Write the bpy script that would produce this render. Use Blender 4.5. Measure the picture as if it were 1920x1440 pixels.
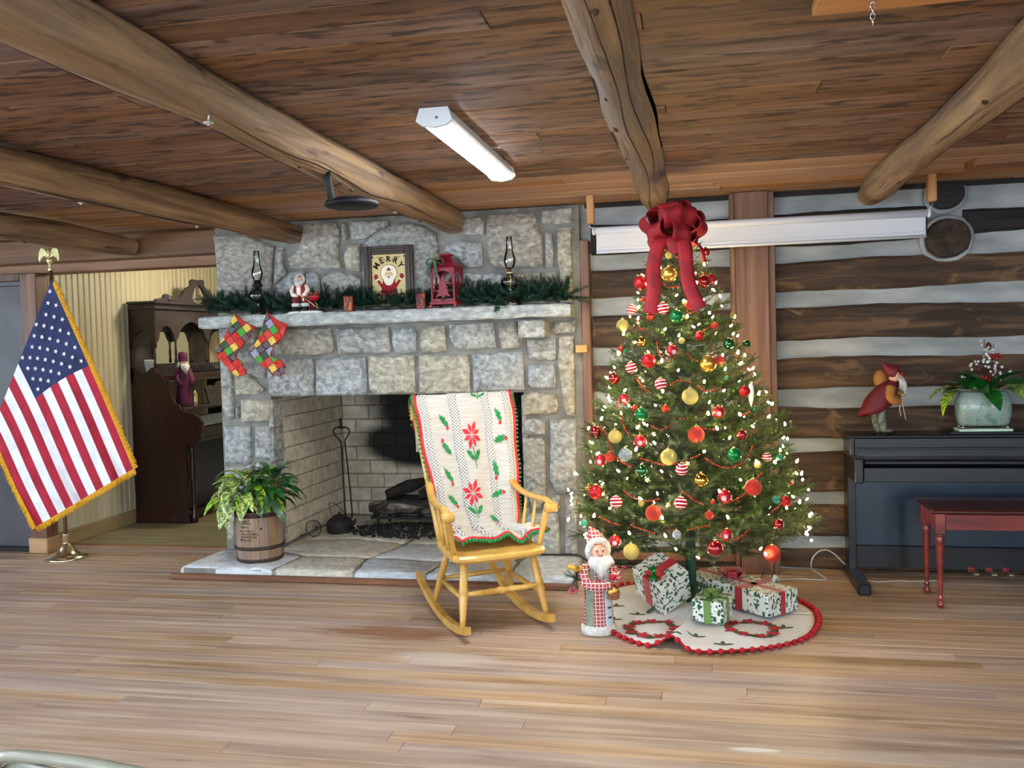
import bpy, math, random
from math import sin, cos, pi, radians
from mathutils import Vector, Matrix, Euler
random.seed(7)
for o in list(bpy.data.objects): bpy.data.objects.remove(o)
SC = bpy.context.scene
COL = SC.collection

# ---------------------------------------------------------------- camera
F_PX, CY_PX, CAM_H = 1655.0, 692.0, 1.5
YAW, PITCH, ROLL = radians(-11.819), radians(-1.7146), radians(-1.6586)
_fw = Vector((sin(YAW)*cos(PITCH), cos(YAW)*cos(PITCH), sin(PITCH)))
_rt = Vector((cos(YAW), -sin(YAW), 0)); _up = _rt.cross(_fw)
CA = cos(ROLL)*_rt + sin(ROLL)*_up
CB = -sin(ROLL)*_rt + cos(ROLL)*_up
CC = _fw
cam = bpy.data.cameras.new('camera'); camo = bpy.data.objects.new('camera', cam); COL.objects.link(camo)
camo.matrix_world = Matrix(((CA.x, CB.x, -CC.x, 0), (CA.y, CB.y, -CC.y, 0), (CA.z, CB.z, -CC.z, CAM_H), (0, 0, 0, 1)))
cam.sensor_width = 36; cam.lens = F_PX/1920*36; cam.shift_y = -(720-CY_PX)/1920; cam.clip_start = .05
SC.camera = camo
SC.view_settings.view_transform = 'Standard'; SC.view_settings.look = 'None'
SC.view_settings.gamma = 1; SC.view_settings.use_curve_mapping = False
SC.view_settings.exposure = 2.28

# ---------------------------------------------------------------- daylight
W = bpy.data.worlds.new('sky'); SC.world = W; W.use_nodes = True
_bg = W.node_tree.nodes['Background']; _bg.inputs[0].default_value = (.70, .86, 1.0, 1); _bg.inputs[1].default_value = 4.5

def window_portal(loc, rot, sx, sz):
    l = bpy.data.lights.new('window_portal', 'AREA'); l.shape = 'RECTANGLE'; l.size = sx; l.size_y = sz
    l.cycles.is_portal = True
    o = bpy.data.objects.new('window_portal', l); COL.objects.link(o); o.location = loc; o.rotation_euler = rot

# ---------------------------------------------------------------- pixel -> place helpers (1920x1440 frame)
def ray(px, py): return CC + CA*((px-960)/F_PX) - CB*((py-CY_PX)/F_PX)
def YP(px, py, y):
    d = ray(px, py); t = y/d.y; return Vector((d.x*t, y, CAM_H+d.z*t))
def ZP(px, py, z=0.):
    d = ray(px, py); t = (z-CAM_H)/d.z; return Vector((d.x*t, d.y*t, z))
def XP(px, py, x):
    d = ray(px, py); t = x/d.x; return Vector((x, d.y*t, CAM_H+d.z*t))

# ---------------------------------------------------------------- mesh builder
class MB:
    def __init__(s): s.v = []; s.f = []; s.m = []; s.s = []
    def add(s, vs, fs, mi=0, sm=False):
        o = len(s.v); s.v += [tuple(v) for v in vs]
        for f in fs: s.f.append(tuple(i+o for i in f)); s.m.append(mi); s.s.append(sm)
        return s
    def box(s, c, d, mi=0, R=None, taper=1.):
        x, y, z = d[0]/2, d[1]/2, d[2]/2; vs = []
        for k in (-1, 1):
            t = taper if k > 0 else 1
            for a, b in ((-1, -1), (1, -1), (1, 1), (-1, 1)):
                p = Vector((a*x*t, b*y*t, k*z))
                if R is not None: p = R @ p
                vs.append(p+Vector(c))
        return s.add(vs, [(3, 2, 1, 0), (4, 5, 6, 7), (0, 1, 5, 4), (1, 2, 6, 5), (2, 3, 7, 6), (3, 0, 4, 7)], mi)
    def bbox(s, c, d, b=.004, mi=0, R=None):
        "box with chamfered edges"
        x, y, z = d[0]/2, d[1]/2, d[2]/2; b = min(b, x*.9, y*.9, z*.9); vs = []
        for (X, Y, Z) in ((x-b, y-b, z), (x-b, y, z-b), (x, y-b, z-b)):
            for sx in (-1, 1):
                for sy in (-1, 1):
                    for sz in (-1, 1):
                        p = Vector((sx*X, sy*Y, sz*Z))
                        if R is not None: p = R @ p
                        vs.append(p+Vector(c))
        def ix(k, a, bb, cc): return k*8+(a > 0)*4+(bb > 0)*2+(cc > 0)
        fs = []
        for sz in (-1, 1): fs.append([ix(0, a, q, sz) for a, q in ((-1, -1), (1, -1), (1, 1), (-1, 1))][::sz])
        for sy in (-1, 1): fs.append([ix(1, a, sy, q) for a, q in ((-1, -1), (1, -1), (1, 1), (-1, 1))][::-sy])
        for sx in (-1, 1): fs.append([ix(2, sx, a, q) for a, q in ((-1, -1), (1, -1), (1, 1), (-1, 1))][::sx])
        for a in (-1, 1):
            for q in (-1, 1):
                fs.append((ix(0, -1, a, q), ix(0, 1, a, q), ix(1, 1, a, q), ix(1, -1, a, q))[::-a*q])
                fs.append((ix(0, a, -1, q), ix(0, a, 1, q), ix(2, a, 1, q), ix(2, a, -1, q))[::a*q])
                fs.append((ix(1, a, q, -1), ix(1, a, q, 1), ix(2, a, q, 1), ix(2, a, q, -1))[::-a*q])
        for a in (-1, 1):
            for q in (-1, 1):
                for r in (-1, 1): fs.append((ix(0, a, q, r), ix(1, a, q, r), ix(2, a, q, r))[::-a*q*r])
        return s.add(vs, fs, mi)
    def tube(s, pts, r, n=8, mi=0, cap=True, sm=True, closed=False, flat=None):
        pts = [Vector(p) for p in pts]; N = len(pts)
        if not isinstance(r, (list, tuple)): r = [r]*N
        vs = []; up = None
        for i, p in enumerate(pts):
            a = pts[i-1] if (i > 0 or closed) else p; b = pts[(i+1) % N] if (i < N-1 or closed) else p
            t = (b-a); t = t.normalized() if t.length > 1e-9 else Vector((0, 0, 1))
            if up is None:
                up = Vector((0, 0, 1)) if abs(t.z) < .9 else Vector((0, 1, 0))
            e1 = (up - t*up.dot(t)); e1 = e1.normalized() if e1.length > 1e-6 else t.orthogonal().normalized()
            e2 = t.cross(e1); up = e1
            for k in range(n):
                an = 2*pi*k/n; w = flat if flat else 1
                vs.append(p + e1*cos(an)*r[i]*w + e2*sin(an)*r[i])
        fs = []
        for i in range(N if closed else N-1):
            j = (i+1) % N
            for k in range(n): fs.append((i*n+k, i*n+(k+1) % n, j*n+(k+1) % n, j*n+k))
        if cap and not closed: fs.append(tuple(range(n))[::-1]); fs.append(tuple((N-1)*n+k for k in range(n)))
        return s.add(vs, fs, mi, sm)
    def lathe(s, prof, c=(0, 0, 0), n=16, mi=0, sm=True, R=None, sx=1, sy=1):
        vs = []; c = Vector(c)
        for r, z in prof:
            for k in range(n):
                a = 2*pi*k/n; p = Vector((r*cos(a)*sx, r*sin(a)*sy, z))
                if R is not None: p = R @ p
                vs.append(p+c)
        fs = []
        for i in range(len(prof)-1):
            for k in range(n): fs.append((i*n+k, i*n+(k+1) % n, (i+1)*n+(k+1) % n, (i+1)*n+k))
        fs.append(tuple(range(n))[::-1]); fs.append(tuple((len(prof)-1)*n+k for k in range(n)))
        return s.add(vs, fs, mi, sm)
    def ball(s, c, r, n=12, m=8, mi=0, sc=(1, 1, 1), sm=True, R=None):
        pr = [(max(1e-4, r*sin(pi*i/m)), -r*cos(pi*i/m)) for i in range(m+1)]
        t = MB().lathe(pr, (0, 0, 0), n); vs = []
        for v in t.v:
            p = Vector((v[0]*sc[0], v[1]*sc[1], v[2]*sc[2]))
            if R is not None: p = R @ p
            vs.append(p+Vector(c))
        return s.add(vs, t.f, mi, sm)
    def prism(s, poly, a, b, ax='y', mi=0, sm=False):
        "2D polygon (x,z)/(x,y)/(y,z) pushed along ax from a to b"
        def mk(p, h): return (p[0], h, p[1]) if ax == 'y' else ((p[0], p[1], h) if ax == 'z' else (h, p[0], p[1]))
        n = len(poly); vs = [mk(p, a) for p in poly]+[mk(p, b) for p in poly]
        fs = [tuple(range(n)), tuple(range(2*n-1, n-1, -1))]+[(i, n+i, n+(i+1) % n, (i+1) % n) for i in range(n)]
        area = sum(poly[i][0]*poly[(i+1) % n][1]-poly[(i+1) % n][0]*poly[i][1] for i in range(n))
        flip = (area > 0) ^ (ax == 'y') ^ (b < a)
        if flip: fs = [f[::-1] for f in fs]
        return s.add(vs, fs, mi, sm)
    def grid(s, fn, nu, nv, mi=0, sm=True, mfn=None, flip=False):
        vs = [fn(i/nu, j/nv) for i in range(nu+1) for j in range(nv+1)]; o = len(s.v); s.v += [tuple(v) for v in vs]
        for i in range(nu):
            for j in range(nv):
                a = o+i*(nv+1)+j; q = (a, a+nv+1, a+nv+2, a+1)
                s.f.append(q[::-1] if flip else q); s.m.append(mfn((i+.5)/nu, (j+.5)/nv) if mfn else mi); s.s.append(sm)
        return s
    def xf(s, M_):
        s.v = [tuple(M_ @ Vector(v)) for v in s.v]; return s
    def mesh(s, name, mats):
        me = bpy.data.meshes.new(name); me.from_pydata(s.v, [], s.f)
        for m in (mats if isinstance(mats, (list, tuple)) else [mats]): me.materials.append(m)
        me.polygons.foreach_set('material_index', s.m); me.polygons.foreach_set('use_smooth', s.s); me.update()
        return me
    def build(s, name, mats, parent=None, loc=(0, 0, 0), rot=None):
        o = bpy.data.objects.new(name, s.mesh(name, mats)); COL.objects.link(o); o.location = loc
        if rot is not None: o.rotation_euler = rot
        if parent: o.parent = parent
        return o
    def off(s, c):
        c = Vector(c); s.v = [tuple(Vector(v)-c) for v in s.v]; return s

def tag(o, label=None, cat=None, group=None, kind=None):
    if label: o['label'] = label
    if cat: o['category'] = cat
    if group: o['group'] = group
    if kind: o['kind'] = kind
    return o
def thing(name, label, cat, loc=(0, 0, 0), rz=0, group=None):
    o = bpy.data.objects.new(name, None); COL.objects.link(o); o.location = loc; o.rotation_euler = (0, 0, rz)
    o.empty_display_size = .05
    return tag(o, label, cat, group)
def inst(me, name, parent=None, loc=(0, 0, 0), rot=(0, 0, 0), sc=None):
    o = bpy.data.objects.new(name, me); COL.objects.link(o); o.location = loc; o.rotation_euler = rot
    if sc is not None: o.scale = sc if isinstance(sc, (tuple, list)) else (sc, sc, sc)
    if parent: o.parent = parent
    return o
def copy_tree(o, parent=None):
    c = o.copy(); COL.objects.link(c); c.parent = parent
    for ch in o.children: copy_tree(ch, c)
    return c
def cr(pts, n=6, closed=False):
    "Catmull-Rom through points"
    P = [Vector(p) for p in pts]; out = []; N = len(P)
    for i in range(N if closed else N-1):
        p0 = P[i-1] if (i > 0 or closed) else P[i]*2-P[i+1]; p1 = P[i]; p2 = P[(i+1) % N]
        p3 = P[(i+2) % N] if (i+2 < N or closed) else p2*2-p1
        for k in range(n):
            t = k/n
            out.append(.5*((2*p1)+(p2-p0)*t+(2*p0-5*p1+4*p2-p3)*t*t+(3*p1-p0-3*p2+p3)*t**3))
    if not closed: out.append(P[-1])
    return out

# ---------------------------------------------------------------- materials
def c(h):
    v = [int(h[i:i+2], 16)/255 for i in (0, 2, 4)]
    return tuple([(x/12.92 if x <= .04045 else ((x+.055)/1.055)**2.4) for x in v])+(1,)
_MC = {}
def mat(name, stops, sc=None, det=5, rough=.6, bump=0., bsc=None, var=0., metal=0., dist=0., coat=0., spec=.5, trans=0.,
        ior=1.45, emis=None, estr=0., sheen=0., hue=0., subs=0., rvar=0., bdist=.01):
    if name in _MC: return _MC[name]
    m = bpy.data.materials.new(name); m.use_nodes = True; nt = m.node_tree; N = nt.nodes; L = nt.links
    b = N['Principled BSDF']; _MC[name] = m
    b.inputs['Roughness'].default_value = rough; b.inputs['Metallic'].default_value = metal
    b.inputs['Specular IOR Level'].default_value = spec; b.inputs['Coat Weight'].default_value = coat
    b.inputs['Coat Roughness'].default_value = .15
    b.inputs['Transmission Weight'].default_value = trans; b.inputs['IOR'].default_value = ior
    b.inputs['Sheen Weight'].default_value = sheen
    if subs: b.inputs['Subsurface Weight'].default_value = subs; b.inputs['Subsurface Scale'].default_value = .01
    if emis: b.inputs['Emission Color'].default_value = c(emis); b.inputs['Emission Strength'].default_value = estr
    if isinstance(stops, str): stops = [(0, stops)]
    vec = None
    if sc is not None or bump or var or hue:
        tc = N.new('ShaderNodeTexCoord'); oi = N.new('ShaderNodeObjectInfo')
        mu = N.new('ShaderNodeMath'); mu.operation = 'MULTIPLY'; mu.inputs[1].default_value = 53.; L.new(oi.outputs['Random'], mu.inputs[0])
        ad = N.new('ShaderNodeVectorMath'); ad.operation = 'ADD'; L.new(tc.outputs['Object'], ad.inputs[0]); L.new(mu.outputs[0], ad.inputs[1])
        vec = ad.outputs[0]
    col = None
    def noise(scale, d, ds):
        mp = N.new('ShaderNodeMapping'); mp.inputs['Scale'].default_value = scale if isinstance(scale, (tuple, list)) else (scale,)*3
        L.new(vec, mp.inputs[0]); nz = N.new('ShaderNodeTexNoise'); nz.inputs['Scale'].default_value = 1; nz.inputs['Detail'].default_value = d
        nz.inputs['Distortion'].default_value = ds; L.new(mp.outputs[0], nz.inputs['Vector']); return nz.outputs['Fac']
    if len(stops) > 1 and sc is not None:
        nz = noise(sc, det, dist); rp = N.new('ShaderNodeValToRGB'); el = rp.color_ramp.elements
        el[0].position = stops[0][0]; el[0].color = c(stops[0][1]); el[1].position = stops[-1][0]; el[1].color = c(stops[-1][1])
        for p_, h in stops[1:-1]: e = el.new(p_); e.color = c(h)
        L.new(nz, rp.inputs[0]); col = rp.outputs[0]
    if (var or hue) and vec is not None:
        hs = N.new('ShaderNodeHueSaturation')
        mr = N.new('ShaderNodeMapRange'); mr.inputs[3].default_value = 1-var; mr.inputs[4].default_value = 1+var
        L.new(oi.outputs['Random'], mr.inputs[0]); L.new(mr.outputs[0], hs.inputs['Value'])
        if hue:
            f2 = N.new('ShaderNodeMath'); f2.operation = 'MULTIPLY'; f2.inputs[1].default_value = 7.31; L.new(oi.outputs['Random'], f2.inputs[0])
            f3 = N.new('ShaderNodeMath'); f3.operation = 'FRACT'; L.new(f2.outputs[0], f3.inputs[0])
            m2 = N.new('ShaderNodeMapRange'); m2.inputs[3].default_value = .5-hue; m2.inputs[4].default_value = .5+hue
            L.new(f3.outputs[0], m2.inputs[0]); L.new(m2.outputs[0], hs.inputs['Hue'])
            m3 = N.new('ShaderNodeMapRange'); m3.inputs[3].default_value = .7; m3.inputs[4].default_value = 1.2
            L.new(f3.outputs[0], m3.inputs[0]); L.new(m3.outputs[0], hs.inputs['Saturation'])
        if col is not None: L.new(col, hs.inputs['Color'])
        else: hs.inputs['Color'].default_value = c(stops[0][1])
        col = hs.outputs[0]
    if col is not None: L.new(col, b.inputs['Base Color'])
    else: b.inputs['Base Color'].default_value = c(stops[0][1])
    if rvar and vec is not None:
        nz = noise(sc if sc is not None else 6, 4, 0); mr = N.new('ShaderNodeMapRange'); mr.inputs[1].default_value = .3; mr.inputs[2].default_value = .7
        mr.inputs[3].default_value = rough-rvar; mr.inputs[4].default_value = rough+rvar
        L.new(nz, mr.inputs[0]); L.new(mr.outputs[0], b.inputs['Roughness'])
    if bump:
        nz = noise(bsc if bsc is not None else (sc if sc is not None else 20), 6, dist); bp = N.new('ShaderNodeBump')
        bp.inputs['Strength'].default_value = bump; bp.inputs['Distance'].default_value = bdist
        L.new(nz, bp.inputs['Height']); L.new(bp.outputs[0], b.inputs['Normal'])
    return m
def tweak(m, fn):
    "edit a material's base colour chain: fn(nt, socket_or_None, base_input)"
    nt = m.node_tree; b = nt.nodes['Principled BSDF']; i = b.inputs['Base Color']
    fn(nt, i.links[0].from_socket if i.is_linked else None, i); return m
def layer(m, sc, lo, hi, hexcol, amt=1., det=4, world=False, dist=0., inv=False):
    "blend a colour in where a second noise lies between lo and hi (stains, knots, wear)"
    nt = m.node_tree; N = nt.nodes; L = nt.links; b = N['Principled BSDF']; i = b.inputs['Base Color']
    tc = N.new('ShaderNodeTexCoord'); oi = N.new('ShaderNodeObjectInfo')
    if world:
        g = N.new('ShaderNodeNewGeometry'); vec = g.outputs['Position']
    else:
        mu = N.new('ShaderNodeMath'); mu.operation = 'MULTIPLY'; mu.inputs[1].default_value = 31.7; L.new(oi.outputs['Random'], mu.inputs[0])
        ad = N.new('ShaderNodeVectorMath'); L.new(tc.outputs['Object'], ad.inputs[0]); L.new(mu.outputs[0], ad.inputs[1]); vec = ad.outputs[0]
    mp = N.new('ShaderNodeMapping'); mp.inputs['Scale'].default_value = sc if isinstance(sc, (tuple, list)) else (sc,)*3; L.new(vec, mp.inputs[0])
    nz = N.new('ShaderNodeTexNoise'); nz.inputs['Scale'].default_value = 1; nz.inputs['Detail'].default_value = det; nz.inputs['Distortion'].default_value = dist
    L.new(mp.outputs[0], nz.inputs['Vector'])
    mr = N.new('ShaderNodeMapRange'); mr.inputs[1].default_value = lo; mr.inputs[2].default_value = hi; mr.inputs[3].default_value = 0; mr.inputs[4].default_value = amt
    L.new(nz.outputs['Fac'], mr.inputs[0])
    mx = N.new('ShaderNodeMix'); mx.data_type = 'RGBA'; L.new(mr.outputs[0], mx.inputs[0])
    if i.is_linked: L.new(i.links[0].from_socket, mx.inputs[6])
    else: mx.inputs[6].default_value = i.default_value
    mx.inputs[7].default_value = c(hexcol); L.new(mx.outputs[2], i)
    return m

CEIL = 2.40; WALLY = 5.87; FY = 5.79
# ---- woods and stones
m_floor = mat('floor_wood', [(.25, '866c58'), (.5, 'a68b75'), (.75, 'c0aa94')], (1.2, 26, 26), 8, .42, .15, (2, 90, 90), .10, hue=.008, rvar=.08, spec=.4)
layer(m_floor, (.7, 3, 3), .56, .72, 'c2b2a2', .5); layer(m_floor, (2.5, 40, 40), .62, .72, '6b4c36', .6)
layer(m_floor, (.45, .9, 1), .58, .70, '9a8f84', .45, world=True)
def spot(m, q, rx, ry, hexcol, amt, soft=.5):
    "a patch of the boards in another colour, with its own outline"
    nt = m.node_tree; N = nt.nodes; L = nt.links; i = N['Principled BSDF'].inputs['Base Color']; g = N.new('ShaderNodeNewGeometry')
    mp = N.new('ShaderNodeMapping'); mp.vector_type = 'TEXTURE'; mp.inputs['Location'].default_value = (q.x, q.y, 0); mp.inputs['Scale'].default_value = (rx, ry, 1); L.new(g.outputs['Position'], mp.inputs[0])
    ln = N.new('ShaderNodeVectorMath'); ln.operation = 'LENGTH'; L.new(mp.outputs[0], ln.inputs[0]); m2 = N.new('ShaderNodeMapping'); m2.inputs['Scale'].default_value = (2, 14, 1); L.new(g.outputs['Position'], m2.inputs[0])
    nz = N.new('ShaderNodeTexNoise'); nz.inputs['Scale'].default_value = 1.6; L.new(m2.outputs[0], nz.inputs['Vector']); ad = N.new('ShaderNodeMath'); L.new(ln.outputs['Value'], ad.inputs[0]); L.new(nz.outputs['Fac'], ad.inputs[1])
    mr = N.new('ShaderNodeMapRange'); mr.inputs[1].default_value = 1.5-soft; mr.inputs[2].default_value = 1.5; mr.inputs[3].default_value = amt; mr.inputs[4].default_value = 0; L.new(ad.outputs[0], mr.inputs[0])
    mx = N.new('ShaderNodeMix'); mx.data_type = 'RGBA'; L.new(mr.outputs[0], mx.inputs[0]); L.new(i.links[0].from_socket, mx.inputs[6]); mx.inputs[7].default_value = c(hexcol); L.new(mx.outputs[2], i)
spot(m_floor, ZP(735, 1186), .50, .13, '7c4c28', .75); spot(m_floor, ZP(930, 1165), .75, .18, '6b503c', .5); spot(m_floor, ZP(830, 1235), .35, .10, 'c9bfb4', .5)  # unworn boards, a darker patch by the chair, a pale worn spot
spot(m_floor, ZP(1415, 1406), .10, .018, 'd8d4ce', .8, .3); spot(m_floor, ZP(1500, 1130), .9, .30, '6f5a4c', .45)  # a white scuff, then a wide darker patch towards the piano
m_nookfloor = mat('nook_floor_wood', [(.3, '6f6a52'), (.7, '9b9274')], (1.2, 26, 26), 8, .5, .1, (2, 90, 90), .1)
m_ceil = mat('ceiling_wood', [(.25, '573e2e'), (.5, '7b5a45'), (.75, '95745b')], (1.0, 22, 22), 8, .62, .25, (2, 60, 60), .16, hue=.006)
layer(m_ceil, (7, 26, 26), .53, .63, '2e1e17', .85, 3); layer(m_ceil, (1.6, 4, 4), .52, .70, '3f2a20', .5, 3); layer(m_ceil, (1.5, 40, 40), .6, .72, '3a2416', .6)
m_ceil2 = mat('ceiling_wood_clean', [(.25, '7a5640'), (.5, '9b7252'), (.75, 'b08a66')], (.8, 30, 30), 8, .6, .15, (2, 60, 60), .12, hue=.006)
layer(m_ceil2, (1.2, 40, 40), .6, .7, '5a361e', .6)
m_beam = mat('peeled_log', [(.25, '584230'), (.5, '81664a'), (.75, 'a2845f')], (22, 1.2, 22), 8, .65, .9, (26, 3, 26), .12, dist=.7, bdist=.02)
layer(m_beam, (26, .5, 26), .64, .68, '2e2016', .85, 3)
layer(m_beam, (9, 3, 9), .66, .72, '3a2414', .9, 2); layer(m_beam, (2, .8, 2), .5, .7, '6a615a', .7)
m_log = mat('hewn_log', [(.3, '2a1f17'), (.5, '453325'), (.72, '6b5138')], (2.0, 10, 18), 7, .75, .7, (5, 26, 40), .14, dist=1.0)
layer(m_log, (3.2, 3, 9), .60, .70, '8a6a48', .55, 4, dist=1.2)
m_chink = mat('chinking', [(.35, '84888b'), (.65, 'a6a9aa')], (3, 3, 9), 5, .9, .4, 22)
m_trim = mat('stained_trim', [(.25, '4a2f20'), (.5, '6c4a36'), (.78, '8c664c')], (16, 16, 1.1), 6, .5, .12, (30, 30, 2), .1, dist=.8)
layer(m_trim, (5, 5, 2), .66, .74, '3a2012', .8, 2)
m_trimx = mat('stained_trim_x', [(.25, '553420'), (.5, '7d5336'), (.78, '9c734e')], (1.1, 16, 16), 6, .55, .15, (2, 30, 30), .1, dist=.6)
m_mortar = mat('mortar', [(.35, '72706b'), (.65, '8f8c85')], 9, 5, .95, .35, 45)
_sk = dict(det=9, rough=.85, bump=.9, dist=.5, bdist=.012)
m_st = [mat('stone_grey', [(.30, '6f6f6e'), (.5, '989894'), (.70, 'c2c1ba')], (26, 26, 34), bsc=(34, 34, 52), var=.09, **_sk),
        mat('stone_tan', [(.30, '7c7768'), (.5, 'a39d8c'), (.70, 'c8c2b2')], (24, 24, 32), bsc=(34, 34, 50), var=.08, **_sk),
        mat('stone_blue', [(.30, '707375'), (.5, '999c9c'), (.70, 'c4c7c5')], (26, 26, 32), bsc=(36, 36, 46), var=.09, **_sk),
        mat('stone_rose', [(.30, '757069'), (.5, '9a948a'), (.70, 'bdb7ac')], (24, 24, 36), bsc=(34, 34, 52), var=.07, **_sk)]
for _m in m_st: layer(_m, 5, .5, .75, 'b9ad94', .35, 3)
m_mantel = mat('mantel_stone', [(.3, '858888'), (.55, 'a8aba8'), (.75, 'cdcfca')], (18, 30, 40), 8, .8, .6, (40, 40, 60), dist=.5)
m_hearth = [mat('hearth_white', [(.3, 'b5b8bc'), (.55, 'd2d5d8'), (.75, 'ececee')], (12, 18, 22), 8, .6, .7, (16, 22, 30), .06, dist=1.4, bdist=.015),
            mat('hearth_tan', [(.3, 'a39c8c'), (.55, 'c4bdae'), (.75, 'e0dacd')], (12, 18, 22), 8, .6, .7, (16, 22, 30), .06, dist=1.4, bdist=.015),
            mat('hearth_grey', [(.3, 'a0a5aa'), (.55, 'c0c5ca'), (.75, 'dee2e4')], (12, 18, 22), 8, .6, .7, (16, 22, 30), .06, dist=1.4, bdist=.015)]
m_brick = mat('fire_brick', [(.3, 'b3a894'), (.55, 'cdc3b0'), (.75, 'ddd5c6')], 14, 5, .9, .3, 60, .08)
m_fmortar = mat('firebox_mortar', [(.3, '7d766a'), (.7, '999184')], 12, 4, .95, .3, 50)
def soot_shade(m):
    "soot mask: burnt-on blackening plus painted shadow on the back of the firebox, heaviest above the log set"
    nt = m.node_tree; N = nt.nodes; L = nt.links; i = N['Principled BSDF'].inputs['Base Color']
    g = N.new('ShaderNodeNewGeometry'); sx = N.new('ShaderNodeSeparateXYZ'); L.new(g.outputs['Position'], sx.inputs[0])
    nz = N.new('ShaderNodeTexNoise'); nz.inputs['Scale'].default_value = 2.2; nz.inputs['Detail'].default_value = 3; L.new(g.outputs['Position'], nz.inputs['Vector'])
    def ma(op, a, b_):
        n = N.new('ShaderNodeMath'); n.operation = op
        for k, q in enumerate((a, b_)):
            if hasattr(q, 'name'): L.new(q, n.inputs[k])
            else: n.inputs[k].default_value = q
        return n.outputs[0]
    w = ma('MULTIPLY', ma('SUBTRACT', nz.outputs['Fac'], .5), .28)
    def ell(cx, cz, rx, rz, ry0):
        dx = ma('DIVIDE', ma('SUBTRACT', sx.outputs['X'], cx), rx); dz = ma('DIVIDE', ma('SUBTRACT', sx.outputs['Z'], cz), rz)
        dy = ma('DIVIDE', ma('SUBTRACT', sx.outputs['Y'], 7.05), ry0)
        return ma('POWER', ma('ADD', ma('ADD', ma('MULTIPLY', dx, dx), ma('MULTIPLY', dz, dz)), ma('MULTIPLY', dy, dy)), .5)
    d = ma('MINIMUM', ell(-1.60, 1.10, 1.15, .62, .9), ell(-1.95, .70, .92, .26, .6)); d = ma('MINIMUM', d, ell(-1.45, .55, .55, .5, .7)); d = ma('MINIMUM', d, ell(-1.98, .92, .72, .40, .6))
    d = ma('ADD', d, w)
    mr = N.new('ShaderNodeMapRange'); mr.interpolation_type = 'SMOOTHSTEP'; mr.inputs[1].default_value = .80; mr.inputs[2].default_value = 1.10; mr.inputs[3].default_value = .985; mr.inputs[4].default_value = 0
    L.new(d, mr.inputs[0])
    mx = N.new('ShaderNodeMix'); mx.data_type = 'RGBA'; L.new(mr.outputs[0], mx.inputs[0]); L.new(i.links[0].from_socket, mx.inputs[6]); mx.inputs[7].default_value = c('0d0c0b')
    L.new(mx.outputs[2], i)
soot_shade(m_brick); soot_shade(m_fmortar)
m_white = mat('white_paint', 'e8e8e6', rough=.45)
m_black = mat('black_iron', [(.3, '121212'), (.7, '242322')], 20, 4, .55, .2, 60, metal=.4)
m_steel = mat('bright_steel', 'c8c8c8', rough=.25, metal=1)
m_glass = mat('clear_glass', 'ffffff', rough=.02, trans=1, ior=1.45)

# ================================================================ FLOOR
floor = MB().box((-1.5, 1.55, -.056), (11.6, 9.2, .1)).build('floor', mat('floor_gap', '1c130d', rough=.9)); tag(floor, kind='structure')
PW = .0875
def plank_run(y0, y1, x0, x1, parent, name, m, z, th, lens, stagger, up=1, avoid=None):
    y = y0; row = 0
    while y < y1-.01:
        x = x0 - random.uniform(0, stagger)
        while x < x1:
            ln = random.uniform(*lens); a = max(x, x0); b_ = min(x+ln, x1)
            if b_-a > .05:
                w = PW_ if False else None
            yield_a = (a, b_, y, row); x += ln
            if b_-a > .05: yield yield_a
        y += step_w[0]; row += 1
step_w = [PW]
rest = MB(); n_pl = 0
for a, b_, y, r in plank_run(-2.9, 6.10, -7.2, 4.2, floor, 'plank', m_floor, 0, .006, (1.6, 3.4), 2.6):
    cx, ln = (a+b_)/2, b_-a
    vis = y > 2.45 and b_ > -5.6*(y/5.9) and a < .34*y+.45
    jit = random.uniform(-.0006, .0006)
    if vis:
        MB().bbox((0, 0, -.004), (ln-.0016, PW-.0030, .008), .0012).build('plank', m_floor, floor, (cx, y+PW/2, jit)); n_pl += 1
    else: rest.box((cx, y+PW/2, -.004+jit), (ln-.002, PW-.002, .008))
o = rest.build('plank_field', m_floor, floor); o['kind'] = 'stuff'
step_w[0] = .09
for a, b_, y, r in plank_run(6.10, 8.7, -4.93, -3.36, floor, 'plank', m_nookfloor, 0, .006, (1.0, 1.6), .8):
    MB().bbox((0, 0, -.004), (b_-a-.0016, .0882, .008), .0012).build('plank', m_nookfloor, floor, ((a+b_)/2, y+.045, 0))
MB().bbox((0, 0, .001), (1.52, .03, .010), .003).build('transition_strip', m_trimx, floor, (-4.14, 6.10, 0))
# base under the nook
MB().box((-4.1, 7.4, -.056), (1.8, 2.6, .1)).build('nook_subfloor', mat('floor_gap', '1c130d'), floor)

# ================================================================ CEILING
ceil = MB().box((-1.5, 2.9, CEIL+.07), (11.6, 12.0, .1)).build('ceiling', mat('ceiling_gap', '140c07', rough=.9)); tag(ceil, kind='structure')
CW = .142; step_w[0] = CW; rest = MB()
for a, b_, y, r in plank_run(-2.9, 5.86, -7.2, 4.2, ceil, 'plank', m_ceil, 0, .02, (2.4, 4.4), 3.4):
    cx, ln = (a+b_)/2, b_-a; jit = random.uniform(-.002, .002)
    mm = m_ceil2 if y+CW/2 > 4.72 else m_ceil
    vis = y > 1.95 and b_ > -5.2*(y/5.0) and a < .36*y+.5
    if vis: MB().bbox((0, 0, .010), (ln-.002, CW-.004, .020), .003).build('plank', mm, ceil, (cx, y+CW/2, CEIL+jit))
    else: rest.box((cx, y+CW/2, CEIL+.010+jit), (ln-.003, CW-.004, .02))
o = rest.build('plank_field', m_ceil, ceil); o['kind'] = 'stuff'

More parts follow.
